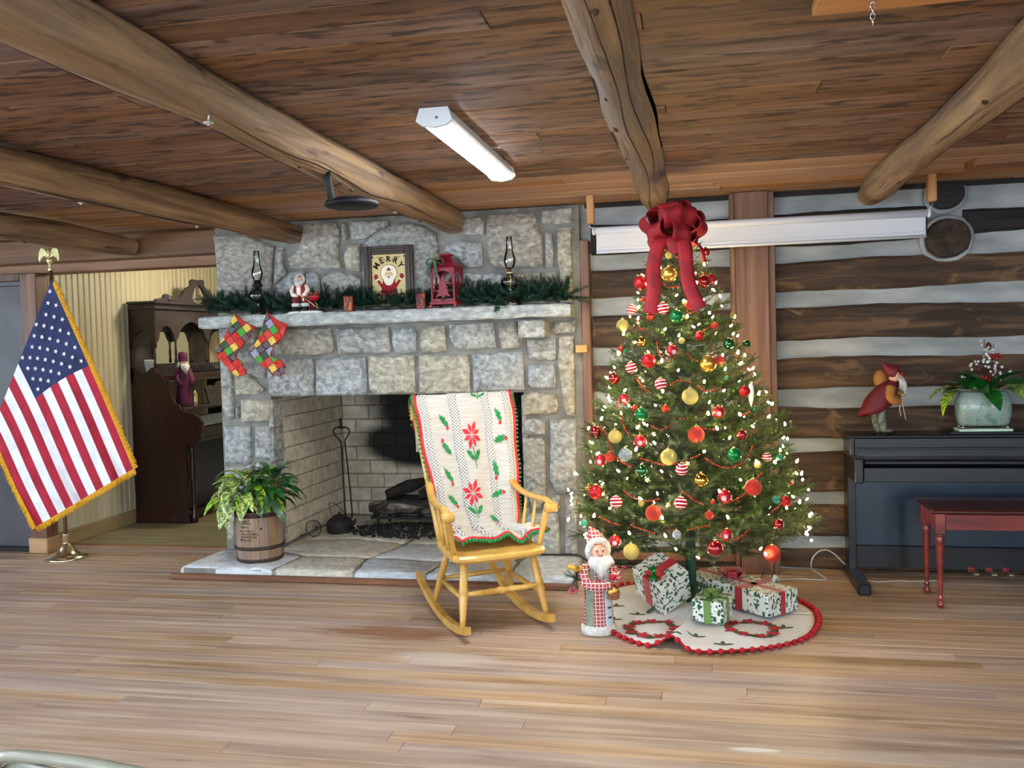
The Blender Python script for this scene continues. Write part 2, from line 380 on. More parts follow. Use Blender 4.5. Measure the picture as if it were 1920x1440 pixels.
# ---- peeled log beams
def log_beam(label, e, q, r0, r1, seed):
    rnd = random.Random(seed); e = Vector(e); q = Vector(q)
    sl = max(-.035, min(.035, (e.x-q.x)/(e.y-q.y))); n = 44; y0, y1 = -2.92, e.y
    root = thing('ceiling_beam', label, 'beam', (e.x, y1, e.z)); vs = []; fs = []; K = 16
    ph = [rnd.uniform(0, 6.28) for _ in range(8)]
    for i in range(n+1):
        y = y0+(y1-y0)*i/n; t = i/n; cx = e.x+(y-y1)*sl+.014*sin(y*1.3+ph[0]); cz = e.z+.008*sin(y*1.9+ph[1])
        r = r0+(r1-r0)*t + .006*sin(y*3.1+ph[2])+.004*sin(y*7.3+ph[3])
        if i == n: r *= .93
        for k in range(K):
            a = 2*pi*k/K; rr = r*(1+.035*sin(2*a+y*1.7+ph[4])+.03*sin(3*a-y*2.6+ph[5])+.02*sin(5*a+y*6+ph[6]))
            z = cz+rr*sin(a); vs.append((cx+rr*cos(a)-e.x, y-y1, min(z, CEIL-.004)-e.z))
    for i in range(n):
        for k in range(K): fs.append((i*K+k, i*K+(k+1) % K, (i+1)*K+(k+1) % K, (i+1)*K+k))
    fs.append(tuple(range(K))); fs.append(tuple(n*K+k for k in range(K))[::-1])
    m = MB().add(vs, [f[::-1] for f in fs], 0, True); m.s[-1] = m.s[-2] = False
    m.build('log', m_beam, root)
    def surf(y, a, d=0.):
        t = (y-y0)/(y1-y0); cx = e.x+(y-y1)*sl+.014*sin(y*1.3+ph[0]); cz = e.z+.008*sin(y*1.9+ph[1]); r = r0+(r1-r0)*t + .006*sin(y*3.1+ph[2])+.004*sin(y*7.3+ph[3])
        rr = r*(1+.035*sin(2*a+y*1.7+ph[4])+.03*sin(3*a-y*2.6+ph[5])+.02*sin(5*a+y*6+ph[6]))+d
        return Vector((cx+rr*cos(a)-e.x, y-y1, cz+rr*sin(a)-e.z))
    for k in range(2):
        a = -pi/2+rnd.uniform(-.9, .9); ya = rnd.uniform(1.2, 2.6); yb = rnd.uniform(4.4, y1-.1); nn = 40
        MB().tube([surf(ya+(yb-ya)*i/nn, a+.10*sin(i*.35+seed)+.012*rnd.uniform(-1, 1), -.001) for i in range(nn+1)], [.0026*sin(pi*(i+.5)/(nn+1))**.5+.0004 for i in range(nn+1)], 5).build('drying_crack', mat('crack_dark', '21150d', rough=1.), root)
    for k in range(7):
        y = rnd.uniform(1.8, y1-.3); a = -pi/2+rnd.uniform(-1.3, 1.3); q = surf(y, a, -.004); s_ = rnd.uniform(.010, .018)
        MB().ball(q, s_, 9, 6, sc=(.8, 1.5, .8)).build('knot', mat('knot_brown', [(.4, '2a1a10'), (.6, '4f361f')], 60, 3, .8, .5, 90), root)
    return root, sl
B = {}
B[0] = log_beam('round log ceiling beam above the flagpole eagle, farthest from the tree', YP(241, 462, 5.80), ZP(0, 428, 2.30), .085, .078, 1)
B[2] = log_beam('round log ceiling beam ending above the left oil lamp on the mantel', YP(545, 437, 5.775), ZP(0, 312, 2.30), .098, .085, 2)
B[1] = log_beam('round log ceiling beam ending above the framed picture on the chimney', YP(845, 416, 5.775), ZP(400, 205, 2.30), .100, .090, 3)
B[3] = log_beam('thick round log ceiling beam ending above the red velvet tree bow', YP(1224, 366, 5.83), ZP(1108, 0, 2.30), .103, .095, 4)
B[4] = log_beam('round log ceiling beam ending over the projection screen', YP(1635, 365, 5.83), ZP(1900, 150, 2.30), .090, .085, 5)
def beam_x(k, y):
    root, sl = B[k]; return root.location.x+(y-root.location.y)*sl

# ================================================================ BACK WALL: hewn logs and chinking
wb = MB()
wb.box((1.70, WALLY+.05, CEIL/2), (5.02, .1, CEIL))
wall = wb.build('wall_back', m_chink); tag(wall, kind='structure')
def hewn(x0, x1, z0, z1, seed, m=m_log, yf=WALLY-.035):
    rnd = random.Random(seed); n = max(4, int((x1-x0)/.09)); vs = []; fs = []
    p = [rnd.uniform(0, 6.28) for _ in range(6)]
    for i in range(n+1):
        x = x0+(x1-x0)*i/n
        a = z0+.008*sin(x*2.3+p[0])+.005*sin(x*6.1+p[1])+rnd.uniform(-.003, .003)
        b_ = z1+.008*sin(x*2.0+p[2])+.005*sin(x*5.3+p[3])+rnd.uniform(-.003, .003)
        d = .006*sin(x*3+p[4])
        e = .8 if i in (0, n) else 1
        for (z, y) in ((a, WALLY+.01), (a+.002, yf+.016), (a+.020, yf+.003+d), ((a+b_)/2, yf-.006+d+rnd.uniform(-.004, .004)), (b_-.020, yf+.003+d), (b_-.002, yf+.016), (b_, WALLY+.01)):
            vs.append((x, y, z))
    for i in range(n):
        for k in range(6): fs.append((i*7+k, (i+1)*7+k, (i+1)*7+k+1, i*7+k+1))
    fs.append(tuple(range(6, -1, -1))[::-1]); fs.append(tuple(n*7+k for k in range(7))[::-1])
    cx, cz = (x0+x1)/2, (z0+z1)/2
    return MB().add(vs, fs).off((cx, WALLY, cz)).build('log', m, wall, (cx, WALLY, cz))
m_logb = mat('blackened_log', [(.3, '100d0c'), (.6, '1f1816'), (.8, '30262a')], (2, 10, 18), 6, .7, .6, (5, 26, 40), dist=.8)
rows = [(2.065, 2.262), (1.775, 1.960), (1.457, 1.667), (1.160, 1.343), (.842, 1.040), (.502, .745), (.204, .413), (.0, .128)]
for i, (a, b_) in enumerate(rows):
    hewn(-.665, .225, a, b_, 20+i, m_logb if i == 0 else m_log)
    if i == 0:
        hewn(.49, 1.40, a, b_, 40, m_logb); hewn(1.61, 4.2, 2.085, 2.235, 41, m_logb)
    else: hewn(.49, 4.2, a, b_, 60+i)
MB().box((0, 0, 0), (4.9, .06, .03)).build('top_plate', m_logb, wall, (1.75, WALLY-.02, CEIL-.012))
MB().bbox((0, 0, 0), (.94, .05, .05), .004).build('sill_board', m_trimx, wall, (-.22, WALLY-.05, .075))
# cross-log ends where the partition logs pass through the wall
def log_end(px, py, r, m, label):
    p_ = YP(px, py, 5.80); vs = []; K = 22; g = MB(); rnd = random.Random(int(px+py))
    rr = [r*(1+.05*sin(2*a+1)+.03*rnd.uniform(-1, 1)) for a in [2*pi*k/K for k in range(K)]]
    for y, s in ((.09, 1), (-.035, 1), (-.045, .95), (-.048, .5), (-.05, .02)):
        for k in range(K): vs.append((rr[k]*s*cos(2*pi*k/K), y, rr[k]*s*sin(2*pi*k/K)))
    fs = [(i*K+k, (i+1)*K+k, (i+1)*K+(k+1) % K, i*K+(k+1) % K)[::-1] for i in range(4) for k in range(K)]
    g.add(vs, fs, 0); g.build('log_end', m, wall, (p_.x, WALLY-.03, p_.z))
    ring = [(1.10*rr[k]*cos(2*pi*k/K), -.012, 1.10*rr[k]*sin(2*pi*k/K)) for k in range(K)]
    MB().tube(ring, .018, 6, closed=True).build('chink_ring', m_chink, wall, (p_.x, WALLY-.01, p_.z))
log_end(1779, 446, .125, mat('log_end_grain', [(.3, '1d140e'), (.55, '35261b'), (.75, '4c392a')], (20, 20, 20), 6, .75, .6, (40, 40, 40)), '')
log_end(1776, 362, .098, m_logb, '')

# ---- post with side strips
def vbox(name, x0, x1, y0, y1, z0, z1, m, parent, b=.004):
    return MB().bbox((0, 0, 0), (x1-x0, y1-y0, z1-z0), b).build(name, m, parent, ((x0+x1)/2, (y0+y1)/2, (z0+z1)/2))
post = tag(bpy.data.objects.new('trim_1', None), kind='structure'); COL.objects.link(post)
vbox('post_board', .252, .452, 5.70, 5.86, .0, CEIL-.005, m_trim, post)
vbox('side_strip', .222, .252, 5.73, 5.86, .0, CEIL-.005, m_trim, post); vbox('side_strip', .452, .492, 5.73, 5.86, .0, CEIL-.005, m_trim, post)
t2 = tag(bpy.data.objects.new('trim_2', None), kind='structure'); COL.objects.link(t2)
vbox('corner_strip', -.735, -.675, 5.78, 5.88, .075, 2.16, m_trim, t2, .006)
MB().bbox((0, 0, 0), (.075, .05, .05), .004).build('wood_peg', mat('fresh_pine', [(.3, 'b98a4e'), (.7, 'd2a468')], (20, 3, 3), 4, .6), t2, (-.735, 5.76, 1.447))
# dark gap between the chimney and the logs
vbox('mortar_fill', -.80, -.735, 5.80, 5.90, .0, CEIL-.005, m_mortar, t2, .002)

# ================================================================ FIREPLACE
fire = bpy.data.objects.new('wall_fireplace', None); COL.objects.link(fire); fire.location = (-2.06, FY, 0); tag(fire, kind='structure')
XL, XR, OL, OR, OZ = -3.365, -.76, -2.975, -1.14, 1.165
def fbox(name, x0, x1, y0, y1, z0, z1, m, b=.003):
    o = vbox(name, x0, x1, y0, y1, z0, z1, m, fire, b); o.location -= fire.location; return o
fbox('masonry', XL, OL, FY+.012, 7.25, 0, CEIL-.004, m_mortar); fbox('masonry', OR, XR, FY+.012, 7.25, 0, CEIL-.004, m_mortar)
fbox('masonry', OL, OR, FY+.012, FY+.35, OZ, CEIL-.004, m_mortar)
fbox('masonry', OL, OR, FY+.35, 7.25, 1.75, CEIL-.004, m_mortar); fbox('masonry', OL, OR, 7.10, 7.25, 0, 1.75, m_fmortar)
def stone(pts, mi, base=FY, proud=.024, seed=None, z1=None, name='stone', xr=None):
    rnd = random.Random(seed if seed is not None else int(sum(p[0]*3+p[1] for p in pts)))
    P = [YP(x, y, base) for x, y in pts]; Q = []
    for i, p in enumerate(P):
        q = P[(i+1) % len(P)]; L = (q-p).length; n = max(1, int(L/.06))
        for k in range(n):
            w = p.lerp(q, k/n); j = .004 if k else .0015
            Q.append(Vector((w.x+rnd.uniform(-j, j), 0, min(w.z+rnd.uniform(-j, j), CEIL-.012))))
    cx = sum(q.x for q in Q)/len(Q); cz = sum(q.z for q in Q)/len(Q); n = len(Q)
    ctr = Vector((cx, 0, cz)); size = sum((q-ctr).length for q in Q)/n
    vs = []
    for s_, y in ((1, .03), (1, -proud*.45), (max(.6, 1-.014/size), -proud)):
        for q in Q:
            w = ctr+(q-ctr)*s_; vs.append((w.x-cx, y+(rnd.uniform(-.004, .004) if s_ < 1 else 0), w.z-cz))
    for q in Q:
        w = ctr+(q-ctr)*.5; vs.append((w.x-cx, -proud+rnd.uniform(-.007, .004), w.z-cz))
    vs.append((0, -proud+rnd.uniform(-.006, .003), 0)); fs = []
    for r in range(3):
        for k in range(n): fs.append((r*n+k, (r+1)*n+k, (r+1)*n+(k+1) % n, r*n+(k+1) % n))
    for k in range(n): fs.append((3*n+k, 4*n, 3*n+(k+1) % n))
    ar = sum(Q[i].x*Q[(i+1) % n].z-Q[(i+1) % n].x*Q[i].z for i in range(n))
    if ar > 0: fs = [f[::-1] for f in fs]
    m = MB().add(vs, fs)
    for k in range(2*n, len(m.s)): m.s[k] = True
    return m.build(name, m_st[mi], fire, (cx-fire.location.x, base-FY, cz))
def S(ox, oy, s, pts, mi): stone([(ox+x/s, oy+y/s) for x, y in pts], mi)
A4 = (360, 380, 4.); B4 = (640, 380, 4.)
# chimney breast above the mantel
S(*A4, [(165, 240), (400, 245), (480, 268), (520, 300), (615, 330), (608, 440), (598, 640), (590, 835), (200, 845), (188, 440)], 3)
S(*A4, [(640, 338), (692, 342), (688, 470), (715, 520), (650, 590), (618, 600), (630, 460)], 0)
S(*A4, [(830, 160), (1080, 155), (1108, 200), (1100, 420), (1125, 490), (1010, 498), (740, 488), (722, 420), (800, 360), (812, 330), (830, 230)], 3)
S(*A4, [(1126, 148), (1150, 148), (1168, 260), (1150, 282), (1132, 280), (1126, 230)], 0)
S(*A4, [(1190, 142), (1472, 136), (1474, 172), (1300, 272), (1202, 278), (1186, 180)], 0)
S(*A4, [(1160, 322), (1180, 312), (1268, 306), (1262, 515), (1162, 508), (1142, 420)], 1)
S(*A4, [(1500, 172), (1560, 152), (1700, 162), (1828, 230), (1848, 350), (1858, 480), (1800, 650), (1790, 810), (1286, 822), (1284, 530), (1292, 302), (1380, 232)], 0)
S(*A4, [(860, 540), (930, 526), (956, 560), (966, 650), (960, 830), (866, 832)], 2)
S(*A4, [(1000, 532), (1090, 520), (1200, 540), (1266, 570), (1272, 822), (1000, 828), (972, 590)], 0)
S(*A4, [(640, 620), (730, 530), (840, 512), (850, 832), (610, 836)], 2)
S(*B4, [(900, 120), (1040, 106), (1068, 150), (1068, 238), (990, 244), (900, 235)], 0)
S(*B4, [(790, 322), (900, 282), (1048, 302), (1066, 478), (960, 492), (935, 488), (840, 385), (775, 370)], 2)
S(*B4, [(1095, 92), (1430, 76), (1458, 110), (1478, 210), (1508, 250), (1512, 478), (1400, 488), (1160, 493), (1102, 450), (1092, 220)], 3)
S(*B4, [(1505, 62), (1728, 32), (1732, 152), (1600, 162), (1506, 158)], 0)
S(*B4, [(1532, 222), (1580, 232), (1598, 360), (1588, 488), (1536, 484)], 0)
S(*B4, [(1626, 192), (1732, 188), (1732, 420), (1734, 750), (1644, 758), (1640, 520), (1622, 420)], 1)
S(*B4, [(860, 530), (1210, 535), (1215, 775), (860, 790)], 2)
S(*B4, [(1380, 532), (1608, 520), (1618, 758), (1245, 772), (1250, 590), (1300, 545)], 1)
S(*B4, [(690, 520), (840, 400), (925, 500), (930, 515), (850, 520), (840, 790), (690, 795)], 0)
# below the mantel
Z5 = (480, 580, 5.0526)
S(360, 380, 4., [(212, 965), (300, 955), (385, 955), (372, 1060), (360, 1095), (212, 1098)], 0)
S(360, 380, 4., [(418, 950), (536, 946), (530, 1030), (485, 1065), (385, 1070), (396, 1040)], 2)
S(*Z5, [(130, 182), (710, 176), (725, 270), (744, 380), (700, 420), (600, 438), (210, 440), (130, 410)], 3)
S(*Z5, [(765, 176), (1255, 166), (1270, 290), (1282, 400), (1250, 414), (790, 424), (770, 330)], 0)
S(*Z5, [(1300, 176), (1490, 166), (1524, 230), (1524, 400), (1400, 414), (1320, 400), (1296, 320)], 2)
S(*Z5, [(1560, 182), (1600, 166), (1790, 156), (1804, 390), (1700, 405), (1580, 405), (1556, 330)], 1)
S(*B4, [(815, 912), (1135, 897), (1150, 960), (1164, 1090), (1050, 1095), (990, 1104), (862, 1104), (836, 1050), (812, 1010)], 0)
S(*B4, [(1182, 906), (1312, 895), (1332, 1010), (1344, 1094), (1200, 1098), (1184, 1000)], 3)
S(*B4, [(1592, 897), (1756, 884), (1752, 975), (1610, 984), (1582, 960)], 0)
S(*Z5, [(115, 480), (545, 466), (554, 600), (550, 815), (165, 822), (127, 790), (112, 640)], 0)
S(*Z5, [(580, 466), (1035, 456), (1048, 600), (1048, 804), (582, 813), (572, 560)], 2)
S(*Z5, [(1072, 441), (1500, 436), (1513, 790), (1120, 803), (1082, 770), (1068, 560)], 1)
S(*B4, [(585, 1146), (950, 1140), (968, 1250), (970, 1424), (592, 1430), (582, 1200)], 1)
S(*B4, [(985, 1136), (1365, 1121), (1370, 1250), (1378, 1406), (1000, 1419), (990, 1280)], 2)
S(960, 560, 6., [(175, 455), (493, 442), (493, 688), (210, 678), (177, 640)], 0)
S(960, 560, 6., [(530, 432), (693, 422), (703, 700), (712, 900), (716, 1312), (620, 1308), (582, 1200), (542, 900), (508, 690), (527, 600)], 1)
S(960, 560, 6., [(177, 747), (470, 737), (490, 800), (493, 1008), (350, 1013), (230, 1003), (182, 960)], 2)
S(960, 560, 6., [(115, 1097), (200, 1057), (380, 1052), (500, 1077), (523, 1200), (500, 1288), (122, 1313), (112, 1200)], 1)
S(960, 780, 5.14, [(100, 42), (200, 28), (318, 37), (322, 178), (100, 174)], 0)
S(960, 780, 5.14, [(112, 240), (180, 212), (290, 217), (318, 250), (318, 400), (332, 480), (328, 760), (280, 888), (190, 888), (152, 740), (122, 550)], 0)
S(960, 780, 5.14, [(367, 37), (618, 32), (622, 500), (618, 718), (490, 743), (430, 738), (367, 610), (372, 200)], 2)
S(960, 780, 5.14, [(400, 772), (462, 762), (462, 903), (387, 888), (382, 800)], 0)
S(960, 780, 5.14, [(140, 942), (438, 937), (458, 1100), (462, 1340), (150, 1335)], 2)
S(960, 780, 5.14, [(517, 792), (636, 772), (636, 1345), (517, 1340)], 0)
P3 = (380, 700, 3.7875)
S(*P3, [(133, -170), (195, -140), (213, 88), (140, 98), (136, 0)], 0)
S(*P3, [(142, 108), (208, 103), (228, 250), (218, 328), (182, 333), (152, 250)], 0)
S(*P3, [(232, 22), (290, 12), (330, 7), (438, 110), (428, 130), (380, 153), (242, 153)], 1)
S(360, 380, 4., [(350, 1120), (470, 1100), (548, 1200), (552, 1308), (520, 1318), (410, 1272), (340, 1180)], 0)
S(*P3, [(275, 187), (460, 184), (484, 190), (486, 338), (310, 348), (277, 343)], 1)
S(*P3, [(246, 232), (256, 240), (258, 310), (248, 318)], 0)
S(*P3, [(157, 372), (343, 377), (348, 580), (340, 640), (162, 638)], 2)
S(*P3, [(377, 387), (490, 372), (500, 600), (380, 604)], 0)
S(*P3, [(165, 662), (350, 652), (360, 900), (172, 900)], 0)
S(*P3, [(382, 622), (502, 618), (508, 990), (384, 996)], 0)
S(*P3, [(176, 922), (362, 918), (368, 1190), (184, 1190)], 1)
S(*P3, [(388, 1014), (510, 1008), (512, 1190), (392, 1196)], 2)
# side of the left jamb: return stones facing into the opening
for i, (za, zb, mi) in enumerate(((.945, 1.15, 0), (.70, .935, 2), (.40, .69, 0), (.08, .39, 2))):
    fbox('stone', OL-.02, OL+.014, FY-.006, FY+.17, za, zb, m_st[mi], .008)
    fbox('stone', OR-.014, OR+.02, FY-.006, FY+.17, za, zb, m_st[mi], .008)
# corbel and mantel
fbox('corbel', YP(971, 620, 5.59).x, YP(1021, 620, 5.59).x, 5.59, FY+.02, YP(990, 633, 5.59).z, YP(990, 601, 5.59).z, m_st[0], .008)
fbox('corbel', -3.20, -2.99, 5.60, FY+.02, 1.545, 1.655, m_st[0], .008)
def mantel():
    x0, x1, z0, z1, y0, y1 = -3.392, -.778, 1.657, 1.741, 5.575, FY+.03; n = 40; vs = []; fs = []; rnd = random.Random(4)
    for i in range(n+1):
        x = x0+(x1-x0)*i/n; e = .012 if i in (0, n) else 0; j = lambda: rnd.uniform(-.003, .003)
        for y, z in ((y1, z0), (y0+.012+e, z0+j()+e*.4), (y0+j()+e, z0+.010+e*.4), (y0+j()*1.6-.002+e, (z0+z1)/2), (y0+j()+e, z1-.010-e*.4), (y0+.010+e, z1+j()*.4-e*.3), (y1, z1)):
            vs.append((x-(x0+x1)/2, y-y0, z-z1))
    for i in range(n):
        for k in range(7): fs.append((i*7+k, (i+1)*7+k, (i+1)*7+(k+1) % 7, i*7+(k+1) % 7))
    fs.append(tuple(range(7))); fs.append(tuple(n*7+k for k in range(7))[::-1])
    MB().add(vs, [f for f in fs]).build('mantel_shelf', m_mantel, fire, ((x0+x1)/2-fire.location.x, y0-fire.location.y, z1))
mantel(); MANTZ = 1.741
# ---- firebox bricks
BW, BH, FB = .238, .1165, 7.05
brick = MB().bbox((0, 0, 0), (BW-.012, .05, BH-.010), .004).mesh('brick', m_brick); half = MB().bbox((0, 0, 0), (BW/2-.012, .05, BH-.010), .004).mesh('brick_half', m_brick)
fl = fire.location
for k in range(14):
    z = .075+BH*(k+.5)
    if z > 1.72: break
    x = OL+.01+(0 if k % 2 else -BW/2)
    while x < OR-.05:
        a = max(x, OL+.005); b_ = min(x+BW, OR-.005)
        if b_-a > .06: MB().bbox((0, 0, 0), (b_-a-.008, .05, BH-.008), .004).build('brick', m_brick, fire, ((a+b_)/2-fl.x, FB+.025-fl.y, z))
        x += BW
    for sx, xx in ((1, OL-.020), (-1, OR+.020)):
        y = FY+.18+(0 if k % 2 else -BW/2)
        while y < FB:
            a = max(y, FY+.18); b_ = min(y+BW, FB+.02)
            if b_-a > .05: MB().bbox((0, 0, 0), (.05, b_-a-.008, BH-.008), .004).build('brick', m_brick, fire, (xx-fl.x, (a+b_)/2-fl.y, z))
            y += BW
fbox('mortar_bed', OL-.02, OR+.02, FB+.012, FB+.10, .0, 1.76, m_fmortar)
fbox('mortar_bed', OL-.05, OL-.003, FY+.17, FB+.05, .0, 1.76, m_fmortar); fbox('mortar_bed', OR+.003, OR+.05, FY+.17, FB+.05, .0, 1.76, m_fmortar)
# ---- hearth: flagstones with rough front edge, wood nosing on the floor
HZ = .075
fbox('hearth_bed', OL-.40, OR+.36, 5.26, FB+.05, .0, HZ-.012, m_mortar)
def flag(poly, mi, seed):
    rnd = random.Random(seed); Q = []
    for i, p in enumerate(poly):
        q = poly[(i+1) % len(poly)]; L = math.hypot(q[0]-p[0], q[1]-p[1]); n = max(1, int(L/.07))
        for k in range(n):
            t = k/n; Q.append((p[0]+(q[0]-p[0])*t+rnd.uniform(-.006, .006), p[1]+(q[1]-p[1])*t+rnd.uniform(-.008, .008)))
    n = len(Q); cx = sum(q[0] for q in Q)/n; cy = sum(q[1] for q in Q)/n; vs = []
    for s_, z in ((1, .004), (1.0, HZ-.022), (.97, HZ-.004), (.90, HZ+.002), (.45, HZ+.004)):
        for q in Q:
            vs.append(((q[0]-cx)*s_, (q[1]-cy)*s_, z+(rnd.uniform(-.005, .004) if s_ < .98 else 0)))
    vs.append((0, 0, HZ+.003)); fs = []
    for r in range(4):
        for k in range(n): fs.append((r*n+k, r*n+(k+1) % n, (r+1)*n+(k+1) % n, (r+1)*n+k))
    for k in range(n): fs.append((4*n+k, 4*n+(k+1) % n, 5*n))
    m = MB().add(vs, fs, 0, True); m.build('flagstone', m_hearth[mi], fire, (cx-fl.x, cy-fl.y, 0))
xs = [-3.40, -2.72, -2.16, -1.72, -1.16, -.73]
flag([(-3.40, 5.27), (-2.74, 5.25), (-2.70, 5.62), (-3.02, 5.76), (-3.36, 5.76), (-3.38, 5.50)], 0, 1)
flag([(-2.72, 5.25), (-2.18, 5.25), (-2.22, 5.60), (-2.68, 5.62)], 1, 2)
flag([(-2.16, 5.25), (-1.70, 5.25), (-1.66, 5.55), (-2.20, 5.60)], 2, 3)
flag([(-1.68, 5.25), (-1.16, 5.25), (-1.18, 5.62), (-1.64, 5.55)], 2, 4)
flag([(-1.14, 5.25), (-.76, 5.25), (-.77, 5.77), (-1.12, 5.77), (-1.16, 5.60)], 2, 5)
flag([(-2.96, 5.79), (-2.68, 5.64), (-2.20, 5.62), (-2.10, 6.02), (-2.5, 6.15), (-2.96, 6.10)], 1, 6)
flag([(-2.18, 5.62), (-1.66, 5.57), (-1.20, 5.64), (-1.16, 5.80), (-1.16, 6.1), (-2.08, 6.02)], 0, 7)
flag([(-2.96, 6.12), (-2.5, 6.17), (-2.1, 6.04), (-2.05, 6.6), (-2.1, 7.02), (-2.96, 7.02)], 1, 8)
flag([(-2.08, 6.04), (-1.16, 6.12), (-1.16, 7.02), (-2.08, 7.02), (-2.03, 6.6)], 1, 9)
t3 = tag(MB().bbox((0, 0, 0), (2.72, .045, .036), .006).build('trim_3', m_trimx, None, (-2.085, 5.222, .019)), kind='structure')

# ================================================================ LEFT: header, nook, door
hd = tag(bpy.data.objects.new('wall_header', None), kind='structure'); COL.objects.link(hd)
vbox('header_log', -7.2, -3.37, 5.845, 6.00, 2.195, CEIL-.004, mat('header_wood', [(.25, '4a3020'), (.5, '6b4a30'), (.75, '87623f')], (1, 14, 14), 6, .6, .3, (2, 40, 40)), hd, .02)
vbox('header_board', -7.2, -3.37, 5.83, 6.00, 2.125, 2.197, m_trimx, hd, .006)
m_bead = mat('beadboard', [(.3, 'bdb392'), (.55, 'cbc2a2'), (.8, 'd8d0b4')], (6, 9, .9), 5, .5, .1, (4, 40, 3), .04)
nook = tag(bpy.data.objects.new('wall_nook', None), kind='structure'); COL.objects.link(nook)
vbox('backing', -5.0, -4.93, 5.88, 8.8, 0, CEIL, mat('bead_groove', '7a6c48', rough=.8), nook, .001)
bead = MB().bbox((0, 0, 0), (.026, .0655, 2.29), .010).mesh('bead_board', m_bead); k = 0; y = 5.92
while y < 8.72: inst(bead, 'bead_board', nook, (-4.925, y+.034, 1.255)); y += .0685
vbox('baseboard', -4.925, -4.895, 5.90, 8.75, .0, .115, mat('pine_base', [(.3, '8d7550'), (.7, 'b0976c')], (9, 1, 9), 5, .5, .1), nook, .004)
vbox('nook_back', -5.0, -3.36, 8.75, 8.85, 0, CEIL, m_bead, nook, .002); vbox('nook_end', -3.45, -3.366, 7.20, 8.8, 0, CEIL, m_bead, nook, .002)
wl = tag(bpy.data.objects.new('wall_door', None), kind='structure'); COL.objects.link(wl)
vbox('casing', -5.005, -4.865, 5.80, 5.93, .09, 2.13, m_trim, wl, .006); vbox('plinth_block', -5.02, -4.855, 5.79, 5.93, .0, .115, mat('plinth_pine', [(.3, '9a7552'), (.7, 'b9946c')], (3, 3, 12), 5, .55), wl, .006)
vbox('casing', -6.12, -5.98, 5.80, 5.93, .09, 2.13, m_trim, wl, .006)
vbox('wall_panel', -7.2, -6.12, 5.84, 5.95, 0, 2.13, m_trimx, wl, .002); vbox('head_casing', -5.98, -5.005, 5.80, 5.93, 2.075, 2.13, m_trim, wl, .004)
vbox('backing', -7.26, -4.93, 5.93, 6.02, 0, CEIL, mat('bead_groove', '7a6c48'), wl, .001)  # added behind the door to keep sky from leaking round it
d1 = tag(bpy.data.objects.new('door_1', None), kind='structure'); COL.objects.link(d1)
m_door = mat('door_paint', [(.4, '48444a'), (.6, '524e54')], 3, 2, .5)
vbox('door_leaf', -5.985, -5.003, 5.86, 5.90, .035, 2.045, m_door, d1, .004); vbox('door_frame', -5.985, -5.003, 5.845, 5.86, 2.045, 2.075, m_door, d1, .002)
vbox('threshold', -5.985, -5.003, 5.83, 5.93, 0, .035, mat('threshold_rubber', '15171c', rough=.5), d1, .006)
MB().lathe([(.02, 0), (.02, .01), (.009, .014), (.009, .03), (.026, .036), (.03, .05), (.02, .062), (.002, .064)], n=14, R=Matrix.Rotation(pi/2, 3, 'X')).build('door_knob', m_steel, d1, (-5.065, 5.86, 1.02))

# ================================================================ the rest of the room (behind and beside the camera)
def wall_with_windows(name, axis, pos, a0, a1, wins, normal, wn):
    w = MB(); z0, z1 = .85, 2.15; cur = a0
    def seg(u0, u1, h0, h1):
        if axis == 'x': w.box(((u0+u1)/2, pos, (h0+h1)/2), (u1-u0, .12, h1-h0))
        else: w.box((pos, (u0+u1)/2, (h0+h1)/2), (.12, u1-u0, h1-h0))
    for (u0, u1) in wins:
        seg(cur, u0, 0, CEIL); seg(u0, u1, 0, z0); seg(u0, u1, z1, CEIL); cur = u1
    seg(cur, a1, 0, CEIL)
    tag(w.build(name, mat('side_wall', [(.3, '8f8a80'), (.7, 'b0aaa0')], (2, 2, 9), 5, .8, .2, 20)), kind='structure')
    for (u0, u1) in wins:
        wn[0] += 1; wo = tag(bpy.data.objects.new('window_%d' % wn[0], None), kind='structure'); COL.objects.link(wo)
        m = (u0+u1)/2; g = MB()
        for (ua, ub, ha, hb) in ((u0, u0+.06, z0, z1), (u1-.06, u1, z0, z1), (u0, u1, z0, z0+.06), (u0, u1, z1-.06, z1), (m-.02, m+.02, z0, z1), (u0, u1, (z0+z1)/2-.02, (z0+z1)/2+.02)):
            cc = ((ua+ub)/2, pos, (ha+hb)/2) if axis == 'x' else (pos, (ua+ub)/2, (ha+hb)/2)
            dd = (ub-ua, .07, hb-ha) if axis == 'x' else (.07, ub-ua, hb-ha)
            g.box(cc, dd)
        g.build('window_frame', m_white, wo)
        cc = (m, pos, (z0+z1)/2) if axis == 'x' else (pos, m, (z0+z1)/2)
        rot = {'+y': (radians(90), 0, pi), '-x': (radians(90), 0, radians(90)), '+x': (radians(90), 0, radians(-90))}[normal]
        window_portal(cc, rot, u1-u0, z1-z0)
wn = [0]
wall_with_windows('wall_rear', 'x', -3.0, -7.26, 4.26, [(-6.4, -4.8), (-4.0, -2.4), (-1.4, .2), (1.8, 3.4)], '+y', wn)
wall_with_windows('wall_right', 'y', 4.26, -3.06, 5.98, [(-1.8, -.2)], '-x', wn)
wall_with_windows('wall_left', 'y', -7.26, -3.06, 5.98, [(-2.4, -.8), (.0, 1.6), (2.4, 4.0)], '+x', wn)

